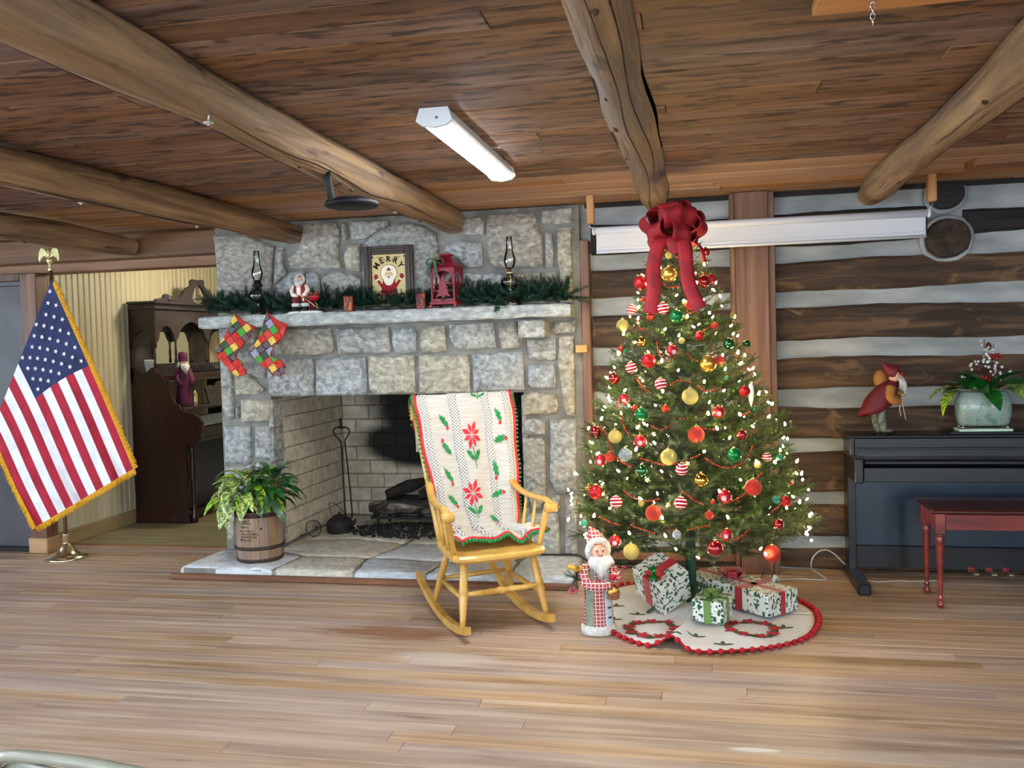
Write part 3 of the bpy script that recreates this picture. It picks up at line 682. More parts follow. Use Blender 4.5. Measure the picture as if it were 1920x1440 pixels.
# ================================================================ CEILING LIGHTS
m_tube = mat('diffuser_glow', 'ffffff', rough=.4, emis='f6fbff', estr=22.)
m_fix = mat('fixture_enamel', 'dfe3e6', rough=.35)
def ceiling_light(label, x, y0, y1, grp=None):
    L = y1-y0; t = thing('ceiling_light', label, 'light', (x, (y0+y1)/2, CEIL), group=grp)
    w = .145
    MB().prism([(-.052, 0), (-.066, -.040), (-.056, -.052), (.056, -.052), (.066, -.040), (.052, 0)], -L/2+.02, L/2-.02, 'y').build('housing', m_fix, t)
    MB().prism([(-.058, -.040), (-.056, -.054), (-.035, -.064), (0, -.068), (.035, -.064), (.056, -.054), (.058, -.040)], -L/2+.025, L/2-.025, 'y').build('diffuser', m_tube, t)
    for s_ in (-1, 1):
        ec = MB().prism([(-.056, .0), (-.072, -.048), (-.050, -.066), (0, -.074), (.050, -.066), (.072, -.048), (.056, .0)], s_*L/2-.012, s_*L/2+.012, 'y').build('end_cap', m_fix, t)
        MB().lathe([(.006, -.002), (.006, .004), (.001, .006)], (.012, s_*(L/2+.012), -.040), 8, R=Matrix.Rotation(pi/2*s_, 3, 'X')).build('screw', m_steel, ec)
    MB().bbox((.075, .12, -.004), (.05, .012, .006), .001).build('mounting_clip', m_steel, t)
    return t
ceiling_light('white fluorescent wraparound light glowing on the plank ceiling before the chimney', -.955, 3.26, 4.45)
for x, y, w_ in ((1.6, .3, 'by the piano side wall'), (-1.0, -.6, 'near the rear windows'), (-3.6, .3, 'by the door side wall')):
    ceiling_light('white fluorescent light on the ceiling behind the photographer '+w_, x, y, y+1.2, 'fluorescent lights at the back of the room')
nl = thing('nook_light', 'warm globe ceiling light inside the beadboard nook', 'light', (-3.95, 7.25, CEIL))
MB().lathe([(.10, 0), (.10, -.02), (.09, -.025)], n=20).build('canopy', m_fix, nl)
MB().lathe([(.085, -.022), (.11, -.05), (.10, -.085), (.06, -.105), (.005, -.11)], n=20).build('globe', mat('warm_globe', 'fff6e0', emis='fff0d0', estr=34), nl)
# ================================================================ CHRISTMAS TREE
TX, TY = -.055, 4.92
_RZ = [(.30, .40), (.42, .60), (.56, .67), (.80, .585), (1.3, .405), (1.83, .195), (2.08, .10), (2.22, .02)]
def tree_r(z):
    if z <= _RZ[0][0] or z >= _RZ[-1][0]: return 0
    for (a, ra), (b_, rb) in zip(_RZ, _RZ[1:]):
        if a <= z <= b_: return ra+(rb-ra)*(z-a)/(b_-a)
def tree_ax(z): return TX-.03*(z-.5)
def tree_hit(px, py, k=1.0):
    d = ray(px, py); best = None
    t = 4.0
    while t < 5.3:
        p = Vector((0, 0, CAM_H))+d*t; h = math.hypot(p.x-tree_ax(p.z), p.y-TY)-tree_r(p.z)*k
        if best is None or h < best[0]: best = (h, p.copy())
        if h < 0: return p
        t += .01
    return best[1]
m_needle = mat('fir_needle', [(.3, '2a3a1b'), (.55, '45582b'), (.8, '757f4c')], 7, 3, .5, var=.18, hue=.012)
m_bark = mat('wrapped_stem', '2c3a22', rough=.8)
def needle_twig(g, p0, d, L, rnd, dens=1., nl=.021, mi=0, w=.0016):
    d = d.normalized(); a = d.orthogonal().normalized(); b_ = d.cross(a); n = max(3, int(L/.0048*dens))
    for i in range(n):
        q = p0+d*(L*(i+.5)/n); t0 = rnd.uniform(0, 6.28)
        for k in range(4):
            an = t0+k*pi/2+rnd.uniform(-.4, .4); o = a*cos(an)+b_*sin(an)
            e = q+(o*.80+d*.60)*nl*rnd.uniform(.75, 1.15); s_ = d.cross(o)*w
            g.add([q-s_, q+s_, e], [(0, 1, 2)], mi)
def fir_branch(L, seed, dens=1.):
    rnd = random.Random(seed); g = MB(); st = []
    for i in range(7):
        t = i/6; st.append(Vector((L*t, .012*sin(t*4+seed), .05*L*t*t*2)))
    g.tube(st, [.004-.003*i/6 for i in range(7)], 5, 1)
    def at(t): k = min(5, int(t*6)); return st[k].lerp(st[k+1], t*6-k)
    needle_twig(g, at(.30), at(1)-at(.30), (at(1)-at(.30)).length+.03, rnd, dens*.8)
    for t in (.30, .42, .54, .66, .78, .88):
        for sgn in (-1, 1):
            l = (.115-.055*(t-.3)/.6)*rnd.uniform(.8, 1.15)*(L/.34)**.5
            needle_twig(g, at(t), Vector((.75, sgn*rnd.uniform(.6, 1.0), rnd.uniform(-.15, .45))), l, rnd, dens)
        if rnd.random() < .6: needle_twig(g, at(t), Vector((.7, rnd.uniform(-.4, .4), rnd.uniform(.5, .9))), .07, rnd, dens)
    return g.mesh('branch', [m_needle, m_bark])
BR = [fir_branch(.34, s_) for s_ in range(6)]
tree = thing('christmas_tree', 'tall green artificial Christmas tree standing before the wooden post', 'tree', (TX, TY, 0))
rnd = random.Random(11); nb = 0; z = .40; row = 0
while z < 2.16:
    R = tree_r(z); n = max(5, int(2*pi*R/.172)+1)
    for k in range(n):
        a = 2*pi*(k+.5*(row % 2))/n+rnd.uniform(-.12, .12); Rr = R*(rnd.uniform(.98, 1.12) if z > .85 else rnd.uniform(.92, 1.04))
        if z < .6: Rr *= rnd.uniform(.9, 1.08)
        s_ = max(.30, min(1.1, .33+R*1.05)); L = .34*s_; el = radians(rnd.uniform(4, 24)) if z < 1.9 else radians(rnd.uniform(30, 60))
        if z < .55: el = radians(rnd.uniform(-14, 10))
        r0 = max(0., Rr-L*cos(el)*1.05); zz = z-L*sin(el)*.7+rnd.uniform(-.02, .02)
        inst(BR[nb % 6], 'branch', tree, (r0*cos(a)+tree_ax(z)-TX, r0*sin(a), zz), (rnd.uniform(-.5, .5), -el, a), s_); nb += 1
    z += .078; row += 1
for k in range(6):
    a = k*pi/3; inst(BR[k], 'branch', tree, (-.05+.01*cos(a), .01*sin(a), 2.08), (0, -radians(68), a), .42)
# inner shorter sprays that close the gaps
for k in range(34):
    z = .5+1.3*(k/34)**1.1; a = k*2.4; R = tree_r(z)*.35
    inst(BR[k % 6], 'branch', tree, (R*cos(a)*.3+tree_ax(z)-TX, R*sin(a)*.3, z), (rnd.uniform(-1, 1), -radians(rnd.uniform(-5, 30)), a), max(.4, 1.0*tree_r(z)/.6)); nb += 1
ig = MB(); rnd = random.Random(77)
for k in range(420):
    z = .42+1.68*(k/420); a = k*2.4; R = tree_r(z); p0 = Vector((tree_ax(z)-TX+.02*cos(a), .02*sin(a), z)); L = min(.20, R*.62)*rnd.uniform(.8, 1.1)
    needle_twig(ig, p0, Vector((cos(a), sin(a), rnd.uniform(-.1, .7))), L, rnd, .62, .024, 0, .0022)
o = ig.build('inner_foliage', [m_needle, m_bark], tree); o['kind'] = 'stuff'
m_trunk = mat('tree_pole', [(.4, '1d3a2b'), (.6, '2b5040')], 20, 4, .6, .4, 60)
MB().tube([(0, 0, .02), (0, 0, .9), (-.02, 0, 1.6), (-.05, 0, 2.1)], [.030, .026, .02, .01], 10).build('trunk', m_trunk, tree)
for k in range(4):
    a = k*pi/2+.5; MB().tube([(0, 0, .16), (.12*cos(a), .12*sin(a), .10), (.27*cos(a), .27*sin(a), .012)], .011, 6).build('stand_leg', m_trunk, tree)

# ---- ornaments, placed on the outside of the tree
m_red = mat('red_satin', 'a8121c', rough=.38, metal=.35); m_redg = mat('red_gloss', '9a0a14', rough=.06, metal=.65, coat=1.)
m_redt = mat('red_glitter', [(.35, '7d0d12'), (.5, 'd02a2a'), (.65, 'f06a50')], 190, 3, .35, .6, 160, metal=.5)
m_gold = mat('gold_satin', 'c89a45', rough=.3, metal=.85); m_goldt = mat('gold_glitter', [(.35, '8a7a30'), (.5, 'c9b55c'), (.65, 'f3e79a')], 190, 3, .35, .6, 160, metal=.6)
m_goldg = mat('gold_gloss', 'd8a84e', rough=.08, metal=1.)
m_grn = mat('green_satin', '0c6b35', rough=.3, metal=.5); m_grng = mat('green_gloss', '065a26', rough=.06, metal=.7, coat=1.)
m_cap = mat('ornament_cap', 'd9c48a', rough=.25, metal=1); m_flake = mat('flake_white', 'f4f0ee', rough=.6)
m_clear = mat('clear_ornament', 'dfe6ea', rough=.04, trans=.75, ior=1.2)
m_orange = mat('orange_red_gloss', 'c23a22', rough=.15, metal=.5)
m_teal = mat('teal_glitter', [(.35, '0b5b48'), (.65, '5fd0b0')], 150, 3, .3, .5, 150, metal=.6)
m_white_o = mat('white_icicle', 'f2f2ee', rough=.3)
ball_me = {}
def ball_mesh(m):
    if m.name not in ball_me: ball_me[m.name] = MB().ball((0, 0, 0), 1, 20, 14).mesh('ball', m)
    return ball_me[m.name]
cap_me = MB().lathe([(.26, .94), (.24, 1.12), (.18, 1.14)], n=10).tube([(0, -.1, 1.12), (0, -.12, 1.25), (0, 0, 1.36), (0, .12, 1.25), (0, .1, 1.12)], .03, 5).mesh('cap', m_cap)
# candy-striped ball: alternating bands of geometry
sb = MB()
for i in range(16):
    a0, a1 = pi*i/16, pi*(i+1)/16; pr = [(max(.001, sin(a)), -cos(a)) for a in (a0, (a0+a1)/2, a1)]; t = MB().lathe(pr, n=20); sb.add(t.v, t.f[:-2], 0 if i % 3 == 1 else 1, True)
stripe_me = sb.mesh('ball', [mat('stripe_white', 'efe9e6', rough=.25), mat('stripe_red', '9c1a22', rough=.25)])
fl_ = MB()
for k in range(6):
    a = k*pi/3; R3 = Matrix.Rotation(a, 3, 'Y'); fl_.box(R3 @ Vector((0, 0, .22)), (.07, .03, .44), 0, R3)
    for s_ in (-1, 1): fl_.box(R3 @ Vector((s_*.09, 0, .32)), (.05, .03, .22), 0, R3 @ Matrix.Rotation(s_*.8, 3, 'Y'))
flake_me = fl_.mesh('snowflake', m_flake)
OD = {'R': (m_red, 'satin red ball ornament'), 'S': (m_redg, 'glossy dark red ball ornament'), 'T': (m_redt, 'glittery red ball ornament'), 'G': (m_gold, 'satin gold ball ornament'),
      'H': (m_goldt, 'glittery pale gold ball ornament'), 'J': (m_goldg, 'shiny mirror gold ball ornament'), 'E': (m_grn, 'satin green ball ornament'), 'F': (m_grng, 'glossy dark green ball ornament'),
      'C': (None, 'red and white candy-striped ball ornament'), 'W': (m_red, 'red ball ornament with a white snowflake'), 'L': (m_clear, 'clear glass globe ornament'), 'O': (m_orange, 'orange-red shiny ball ornament'), 'K': (m_teal, 'teal glitter ball ornament')}
OR7 = [('G', 793, 570, 53), ('R', 598, 630, 50), ('S', 1030, 620, 45), ('S', 1045, 415, 30), ('R', 1082, 600, 33), ('C', 535, 815, 35), ('C', 750, 805, 42), ('T', 935, 780, 32), ('E', 845, 862, 47),
       ('O', 665, 860, 27), ('H', 470, 925, 45), ('R', 1005, 995, 32), ('T', 1110, 930, 28), ('J', 600, 1040, 36), ('O', 465, 1085, 25), ('E', 492, 1100, 17), ('W', 812, 1100, 42), ('R', 650, 1170, 50),
       ('F', 1205, 1050, 38), ('G', 1062, 1190, 57), ('T', 1145, 1165, 32), ('C', 530, 1215, 40), ('S', 412, 1290, 42), ('C', 735, 1330, 42), ('R', 1315, 1380, 38), ('H', 880, 1030, 22), ('H', 790, 440, 25), ('K', 1190, 1285, 14), ('F', 1330, 1050, 26), ('O', 610, 745, 18), ('H', 1230, 855, 18)]
OR8 = [('H', 938, 160, 57), ('W', 478, 178, 37), ('E', 600, 282, 46), ('O', 555, 245, 25), ('O', 768, 245, 28), ('W', 1135, 268, 42), ('T', 980, 425, 57), ('S', 280, 408, 46), ('H', 418, 438, 48),
       ('W', 592, 470, 43), ('E', 1245, 565, 50), ('S', 1295, 425, 34), ('L', 489, 565, 48), ('W', 318, 600, 40), ('T', 383, 578, 36), ('H', 790, 580, 57), ('C', 880, 665, 43), ('F', 607, 675, 48),
       ('J', 1015, 740, 50), ('T', 1375, 790, 57), ('R', 283, 822, 50), ('C', 425, 890, 43), ('T', 683, 968, 55), ('W', 1178, 850, 45), ('C', 873, 897, 45), ('T', 1072, 983, 30), ('K', 202, 1040, 26),
       ('R', 1600, 885, 35), ('K', 1535, 875, 27), ('C', 1468, 580, 32), ('K', 1555, 580, 22), ('E', 1537, 640, 14), ('H', 1405, 630, 27), ('S', 1550, 1045, 35), ('W', 1192, 1115, 38), ('S', 1112, 1212, 57),
       ('W', 418, 1160, 40), ('H', 530, 1235, 55), ('T', 1505, 1248, 57), ('L', 845, 1115, 30), ('H', 600, 900, 22), ('J', 235, 790, 25), ('E', 1388, 245, 18), ('O', 1095, 890, 18), ('T', 1640, 760, 12)]
NB = {'R': 'satin red ball', 'S': 'glossy dark red ball', 'T': 'glittery red ball', 'G': 'satin gold ball', 'H': 'pale gold glitter ball', 'J': 'mirror gold ball', 'E': 'satin green ball', 'F': 'glossy dark green ball', 'C': 'striped ball', 'W': 'snowflake ball', 'L': 'clear globe', 'O': 'orange-red ball', 'K': 'teal ball'}
ORN = []
for kind, X, Y, R in [(k, 1040+x*.2708, 360+y*.2708, r*.2708) for k, x, y, r in OR7]+[(k, 1040+x*.2708, 700+y*.2708, r*.2708) for k, x, y, r in OR8]:
    p = tree_hit(X, Y, 1.02); dist = (p-Vector((0, 0, CAM_H))).length; r = R*dist/F_PX*.98
    ORN.append((kind, p-ray(X, Y)*(r*.5), r, R))
for n_, (kind, p, r, R) in enumerate(ORN):
    m, desc = OD[kind]; size = 'large ' if R > 13 else ('small ' if R < 8.3 else '')
    near = sorted((q for q in ORN if q[0] != kind), key=lambda q: (q[1]-p).length)
    zone = 'high on the tree' if p.z > 1.45 else ('midway up the tree' if p.z > .86 else 'on the lower branches')
    base_ = size+desc.replace(' ornament', '')+' '+zone+', beside a '+NB[near[0][0]]; lab = base_+' and a '+NB[near[1][0]]
    if near[1][0] == near[0][0] or len(lab.replace('-', ' ').split()) > 16: lab = base_
    t = thing('ball_ornament', lab, 'ornament', p, random.uniform(-.4, .4), size+desc+'s on the tree'); t.scale = (r, r, r)
    inst(stripe_me if kind == 'C' else ball_mesh(m), 'ball', t, rot=(random.uniform(-.25, .25), random.uniform(-.25, .25), 0) if kind == 'C' else (0, 0, 0)); inst(cap_me, 'cap', t)
    if kind == 'W':
        for a in (0, 1.5, 3.0, 4.6): inst(flake_me, 'snowflake', t, (sin(a)*.985, -cos(a)*.985, -.18), (0, 0, a), .9)
p = tree_hit(1408, 740, 1.02)
t = thing('icicle_ornament', 'long white teardrop ornament hanging at the side of the tree', 'ornament', p)
MB().lathe([(.002, -.06), (.010, -.03), (.016, .01), (.013, .045), (.004, .06)], n=12).build('drop', m_white_o, t); MB().lathe([(.005, .058), (.005, .068), (.001, .07)], n=8).build('cap', m_cap, t)

# ---- string of warm lights
m_bulb = mat('warm_bulb', 'fff2cf', rough=.3, emis='ffdf9a', estr=38.)
lights = thing('string_lights', 'string of tiny warm white lights wound around the Christmas tree', 'string lights', (TX, TY, 0))
bulb_me = MB().lathe([(.0008, .012), (.0034, .008), (.0046, .002), (.0046, -.003), (.003, -.006)], n=8).mesh('bulb', m_bulb); rnd = random.Random(5)
wire = []; nB = 250
for k in range(nB):
    t = (k+.5)/nB; z = .42+1.70*(1-(1-t)**.62); a = k*2.39996+rnd.uniform(-.3, .3)
    R = tree_r(z)*rnd.uniform(.93, 1.06); p = Vector((tree_ax(z)-TX+R*cos(a), R*sin(a), z+rnd.uniform(-.02, .02)))
    inst(bulb_me, 'bulb', lights, p, (rnd.uniform(-1, 1), rnd.uniform(-1, 1), 0), rnd.uniform(.9, 1.35))
w = []
for i in range(620):
    t = i/619; z = .44+1.62*t; a = t*2*pi*14; R = tree_r(z)*.86; w.append((tree_ax(z)-TX+R*cos(a), R*sin(a), z+.012*sin(i*.9)))
MB().tube(w, .0018, 4).build('wire', mat('green_wire', '15301c', rough=.6), lights)
# ---- bead garland
m_bead_r = mat('garland_bead', 'c43c22', rough=.15, metal=.55)
gar = thing('bead_garland', 'red and gold bead garland draped in swags around the tree', 'garland', (TX, TY, 0))
sw8 = [[(430, 205), (460, 290), (480, 370), (520, 430), (570, 435)], [(670, 360), (740, 390), (830, 345)], [(990, 365), (1050, 385), (1110, 390)], [(595, 590), (740, 630), (860, 620), (1000, 565)],
       [(1045, 590), (1120, 635), (1210, 655), (1290, 620), (1350, 550), (1370, 500)], [(370, 470), (400, 545), (460, 610), (530, 645)], [(475, 810), (540, 860), (640, 885), (720, 870)], [(885, 815), (950, 870), (1030, 910)],
       [(1165, 905), (1250, 875), (1330, 820), (1430, 690)], [(310, 990), (380, 1030), (450, 1050)], [(530, 1050), (620, 1085), (690, 1110)], [(920, 1085), (1000, 1065), (1070, 1055)], [(1130, 1120), (1190, 1160), (1270, 1145), (1345, 1080)],
       [(1490, 970), (1560, 910), (1600, 850)], [(565, 35), (610, 100), (660, 135)], [(805, 80), (860, 50), (940, 60)], [(990, 85), (1050, 125), (1150, 110)], [(330, 370), (360, 420), (372, 470)], [(870, 315), (920, 314)], [(1350, 265), (1300, 290)]]
sw7 = [[(735, 625), (790, 660), (860, 650)], [(705, 1040), (730, 1130), (790, 1170), (840, 1140)], [(905, 1100), (960, 1160), (1020, 1175)], [(895, 780), (930, 835), (970, 830)], [(755, 390), (800, 420), (860, 460)], [(1035, 960), (1090, 925), (1130, 900)],
       [(570, 890), (590, 940), (625, 950)], [(1100, 1060), (1095, 1120), (1110, 1150)], [(1250, 1110), (1255, 1150), (1240, 1195)], [(970, 570), (1010, 575), (1050, 560)]]
bd = MB().ball((0, 0, 0), 1, 7, 5)
def beads(pts, r=.0043):
    L = sum((pts[i+1]-pts[i]).length for i in range(len(pts)-1)); n = max(2, int(L/(r*2.35))); g = MB(); acc = 0; k = 0; out = []
    for j in range(n):
        s_ = L*j/(n-1); a = 0
        for i in range(len(pts)-1):
            l = (pts[i+1]-pts[i]).length
            if a+l >= s_-1e-9: out.append(pts[i].lerp(pts[i+1], (s_-a)/max(l, 1e-9))); break
            a += l
    for q in out: g.add([(v[0]*r+q.x, v[1]*r+q.y, v[2]*r+q.z) for v in bd.v], bd.f, 0, True)
    return g
for lst, oy in ((sw8, 700), (sw7, 360)):
    for s_ in lst:
        P_ = [tree_hit(1040+x*.2708, oy+y*.2708, 1.05)-Vector((TX, TY, 0)) for x, y in s_]; beads(cr(P_, 5)).build('bead_strand', m_bead_r, gar)

# ---- big velvet bow on the tree top
m_velvet = mat('red_velvet', [(.3, '6c0612'), (.7, '98091a')], 14, 3, .7, .1, 60)
bow = thing('tree_bow', 'large red velvet bow with long tails on the tree top', 'bow', (-.105, TY-.05, 2.085))
def ribbon(path, w, wdir, name, par, m=m_velvet, th=.003, taper=None):
    P_ = cr(path, 8); n = len(P_); g = MB(); vs = []
    for i, q in enumerate(P_):
        a = P_[max(0, i-1)]; b_ = P_[min(n-1, i+1)]; t = (b_-a).normalized(); s_ = Vector(wdir); s_ = (s_-t*s_.dot(t)).normalized(); nn = t.cross(s_)
        ww = w/2*(taper[min(len(taper)-1, int(i/n*len(taper)))] if taper else 1)
        for u in (-1, -.5, 0, .5, 1): vs.append(q+s_*ww*u+nn*(.006*(1-u*u)))
    fs = [(i*5+k, (i+1)*5+k, (i+1)*5+k+1, i*5+k+1) for i in range(n-1) for k in range(4)]
    g.add(vs, fs, 0, True); o = g.build(name, m, par); md = o.modifiers.new('thickness', 'SOLIDIFY'); md.thickness = th; return o
for k, (a, el, L) in enumerate([(200, 20, .17), (165, 50, .15), (20, 30, .16), (340, 5, .16), (60, 60, .15), (110, 65, .15), (230, -5, .15), (310, 40, .15), (270, 35, .16), (90, 20, .13), (250, 70, .14), (290, -20, .13), (190, -25, .14), (350, -30, .13), (30, 75, .15)]):
    A_, E_ = radians(a), radians(el); d = Vector((cos(A_)*cos(E_), sin(A_)*cos(E_), sin(E_))); s_ = d.cross(Vector((0, 0, 1))).normalized(); u = s_.cross(d)
    ribbon([d*.01+u*.005, d*L*.55+u*.055, d*L+u*.025, d*L*.98-u*.03, d*L*.5-u*.05, d*.01-u*.005], .10, s_+u*(.3 if k % 2 else -.3), 'loop', bow)
MB().ball((0, 0, .01), .035, 10, 8, sc=(1, 1, .9)).build('knot', m_velvet, bow)
bl = Vector(bow.location)
def tl(pts): return [tree_hit(x, y, 1.12)-bl+Vector((0, -.03, 0)) for x, y in pts]
ribbon([Vector((-.01, -.03, -.01))]+tl([(1238, 455), (1226, 500), (1226, 545), (1219, 588)]), .075, (1, 0, 0), 'tail', bow)
ribbon([Vector((.02, -.03, -.01))]+tl([(1283, 460), (1287, 500), (1294, 540), (1312, 580)]), .075, (1, 0, .2), 'tail', bow)
ribbon([Vector((.02, -.04, -.02)), Vector((.0, -.10, -.07)), Vector((.01, -.105, -.14))], .07, (1, 0, 0), 'short_tail', bow)
ribbon([Vector((.05, -.01, -.04)), Vector((.14, 0, -.10)), Vector((.165, 0, -.20))], .07, (.3, 1, 0), 'short_tail', bow)
# ================================================================ ROCKING CHAIR
m_oak = mat('honey_oak', [(.25, 'a87c32'), (.5, 'c99c4c'), (.75, 'dcb568')], (9, 9, 2.2), 5, .35, .06, (20, 20, 3), dist=.6, coat=.3)
CH = Vector((-1.135, 4.625, 0)); CRZ = radians(33)
ch = thing('rocking_chair', 'honey oak rocking chair with turned legs in front of the hearth', 'chair', CH, CRZ)
SH = .415
def turned(a, b_, prof, n=12, g=None):
    "turned stick from a to b; prof = [(t, r)]"
    a = Vector(a); b_ = Vector(b_); g = g or MB(); return g.tube([a.lerp(b_, t) for t, r in prof], [r for t, r in prof], n)
def rock_z(y): return .018+.36*(y-.02)**2
for sx in (-1, 1):
    ys = [-.335+.92*i/18 for i in range(19)]; X = sx*.232; g = MB(); vs = []
    for y in ys:
        z = rock_z(y); h = .022 if y > -.30 else .024
        for (dx, dz) in ((-.017, -.016), (.017, -.016), (.017, h), (-.017, h)): vs.append((X+dx, y, z+dz))
    fs = [(i*4+k, i*4+(k+1) % 4, (i+1)*4+(k+1) % 4, (i+1)*4+k) for i in range(18) for k in range(4)]; fs += [(3, 2, 1, 0), (72, 73, 74, 75)]
    g.add(vs, fs).build('rocker', m_oak, ch)
    LP = [(0, .013), (.04, .015), (.10, .017), (.16, .022), (.34, .021), (.36, .024), (.38, .021), (.40, .024), (.42, .021), (.7, .022), (.9, .019), (1, .017)]
    turned((X, -.255, rock_z(-.255)+.02), (sx*.19, -.175, SH-.03), [(0, .013), (.10, .016), (.28, .020), (.42, .0235), (.50, .022), (.52, .025), (.55, .022), (.75, .022), (1, .017)]).build('leg', m_oak, ch)
    turned((X, .25, rock_z(.25)+.02), (sx*.165, .17, SH-.03), [(0, .013), (.2, .018), (.45, .021), (.7, .020), (1, .016)]).build('leg', m_oak, ch)
    t = .45
    turned((sx*.205, -.222, .19), (sx*.198, .225, .19), [(0, .011), (.5, .016), (1, .011)], 8).build('side_stretcher', m_oak, ch)
    # arm: swept rail with a scrolled front end
    ap = cr([(sx*.235, .285, .745), (sx*.25, .20, .685), (sx*.268, .08, .655), (sx*.278, -.05, .652), (sx*.284, -.17, .655), (sx*.286, -.225, .640)], 5)
    arm = MB().tube(ap, [.021]*len(ap), 10, flat=.72)
    for v_ in (0,): pass
    arm.lathe([(.002, -.033), (.024, -.032), (.028, -.018), (.028, .018), (.024, .032), (.002, .033)], (sx*.286, -.225, .622), 14, R=Matrix.Rotation(pi/2, 3, 'Y'))
    arm.build('arm', m_oak, ch)
    turned((sx*.238, -.165, SH), (sx*.282, -.195, .645), [(0, .014), (.1, .016), (.25, .014), (.5, .017), (.62, .020), (.66, .017), (.69, .020), (.74, .017), (1, .013)]).build('arm_post', m_oak, ch)
    for y, x0, x1 in ((-.06, .232, .272), (.05, .225, .262)):
        turned((sx*x0, y, SH), (sx*x1, y+.01, .648), [(0, .007), (.3, .010), (.5, .009), (1, .006)], 8).build('arm_spindle', m_oak, ch)
    turned((sx*.205, .195, SH-.01), (sx*.275, .415, 1.14), [(0, .015), (.08, .019), (.2, .017), (.36, .021), (.45, .018), (.8, .017), (1, .015)]).build('back_post', m_oak, ch)
for i in range(5):
    x = -.14+.07*i; turned((x*.95, .214, SH), (x*1.2, .412, 1.09), [(0, .007), (.25, .011), (.5, .008), (1, .007)], 8).build('back_spindle', m_oak, ch)
cpts = [Vector((x, .408+.02*(abs(x)/.3)**2*-1, 1.13+.035*cos(x/.3*pi/2))) for x in [(-.30+.6*i/14) for i in range(15)]]
g = MB(); vs = []
for q in cpts:
    for dy, dz in ((-.012, -.055), (.010, -.055), (.016, .03), (-.004, .03)): vs.append((q.x, q.y+dy, q.z+dz))
g.add(vs, [(i*4+k, (i+1)*4+k, (i+1)*4+(k+1) % 4, i*4+(k+1) % 4) for i in range(14) for k in range(4)]+[(0, 1, 2, 3), (59, 58, 57, 56)]).build('crest_rail', m_oak, ch)
so = [(-.235, -.235), (-.15, -.252), (0, -.258), (.15, -.252), (.235, -.235), (.258, -.20), (.25, .0), (.225, .20), (.18, .235), (-.18, .235), (-.225, .20), (-.25, .0), (-.258, -.20)]
g = MB(); n = len(so); vs = []
for s_, z in ((.93, SH-.042), (1, SH-.026), (1.0, SH-.012), (.955, SH)): vs += [(x*s_, y*s_, z) for x, y in so]
g.add(vs, [(r*n+k, r*n+(k+1) % n, (r+1)*n+(k+1) % n, (r+1)*n+k) for r in range(3) for k in range(n)]+[tuple(range(n))[::-1], tuple(3*n+k for k in range(n))]).build('seat', m_oak, ch)
turned((-.205, -.215, .215), (.205, -.215, .215), [(0, .010), (.1, .013), (.38, .018), (.40, .013), (.42, .019), (.44, .014), (.46, .021), (.54, .021), (.56, .014), (.58, .019), (.60, .013), (.62, .018), (.9, .013), (1, .010)]).build('front_stretcher', m_oak, ch)
turned((-.19, .215, .20), (.19, .215, .20), [(0, .010), (.5, .015), (1, .010)], 8).build('rear_stretcher', m_oak, ch)

# ---- crocheted afghan over the chair back
m_knit = mat('white_knit', [(.35, 'b0aca3'), (.65, 'c6c2ba')], (10, 10, 220), 3, .9, .5, (10, 10, 190), sheen=.2)
m_openw = mat('openwork_knit', 'c2beb7', rough=.9)
def diamonds(m):
    nt = m.node_tree; N = nt.nodes; L = nt.links; i = N['Principled BSDF'].inputs['Base Color']
    tc = N.new('ShaderNodeTexCoord'); mp = N.new('ShaderNodeMapping'); mp.inputs['Rotation'].default_value = (0, radians(45), 0); mp.inputs['Scale'].default_value = (78, .001, 78); L.new(tc.outputs['Object'], mp.inputs[0])
    vo = N.new('ShaderNodeTexVoronoi'); vo.inputs['Scale'].default_value = 1; vo.inputs['Randomness'].default_value = .1; L.new(mp.outputs[0], vo.inputs['Vector'])
    rp = N.new('ShaderNodeValToRGB'); rp.color_ramp.elements[0].position = .22; rp.color_ramp.elements[0].color = c('5c5a55'); rp.color_ramp.elements[1].position = .36; rp.color_ramp.elements[1].color = c('c2beb7')
    L.new(vo.outputs['Distance'], rp.inputs[0]); L.new(rp.outputs[0], i)
diamonds(m_openw)
m_yred = mat('red_yarn', [(.3, 'b81522'), (.7, 'e0323c')], 60, 3, .85, .4, 200); m_ygrn = mat('green_yarn', [(.3, '1c6b34'), (.7, '2f9150')], 60, 3, .85, .4, 200); m_ygrn2 = mat('olive_yarn', [(.3, '3f5a2c'), (.7, '64824a')], 60, 3, .85, .4, 200)
afg = thing('afghan_blanket', 'white crocheted afghan with red poinsettias draped over the rocking chair back', 'blanket', CH, CRZ)
_ap = [(.475, .88, .54, .02), (.468, 1.08, .565, .02), (.447, 1.185, .575, .02), (.405, 1.195, .58, .02), (.375, 1.13, .58, .02), (.340, 1.00, .565, .022), (.300, .85, .54, .025), (.262, .70, .505, .03), (.225, .57, .47, .035),
       (.195, .475, .42, .045), (.14, .448, .41, .05), (.06, .448, .45, .06), (-.04, .452, .50, .06), (-.12, .446, .50, .055)]
def afg_raw(v):
    t = v*(len(_ap)-1); k = min(len(_ap)-2, int(t)); f = t-k; a, b_ = _ap[k], _ap[k+1]; pa = _ap[max(0, k-1)]; pb = _ap[min(len(_ap)-1, k+2)]
    return [.5*(2*a[i]+(b_[i]-pa[i])*f+(2*pa[i]-5*a[i]+4*b_[i]-pb[i])*f*f+(3*a[i]-pa[i]-3*b_[i]+pb[i])*f**3) for i in range(4)]
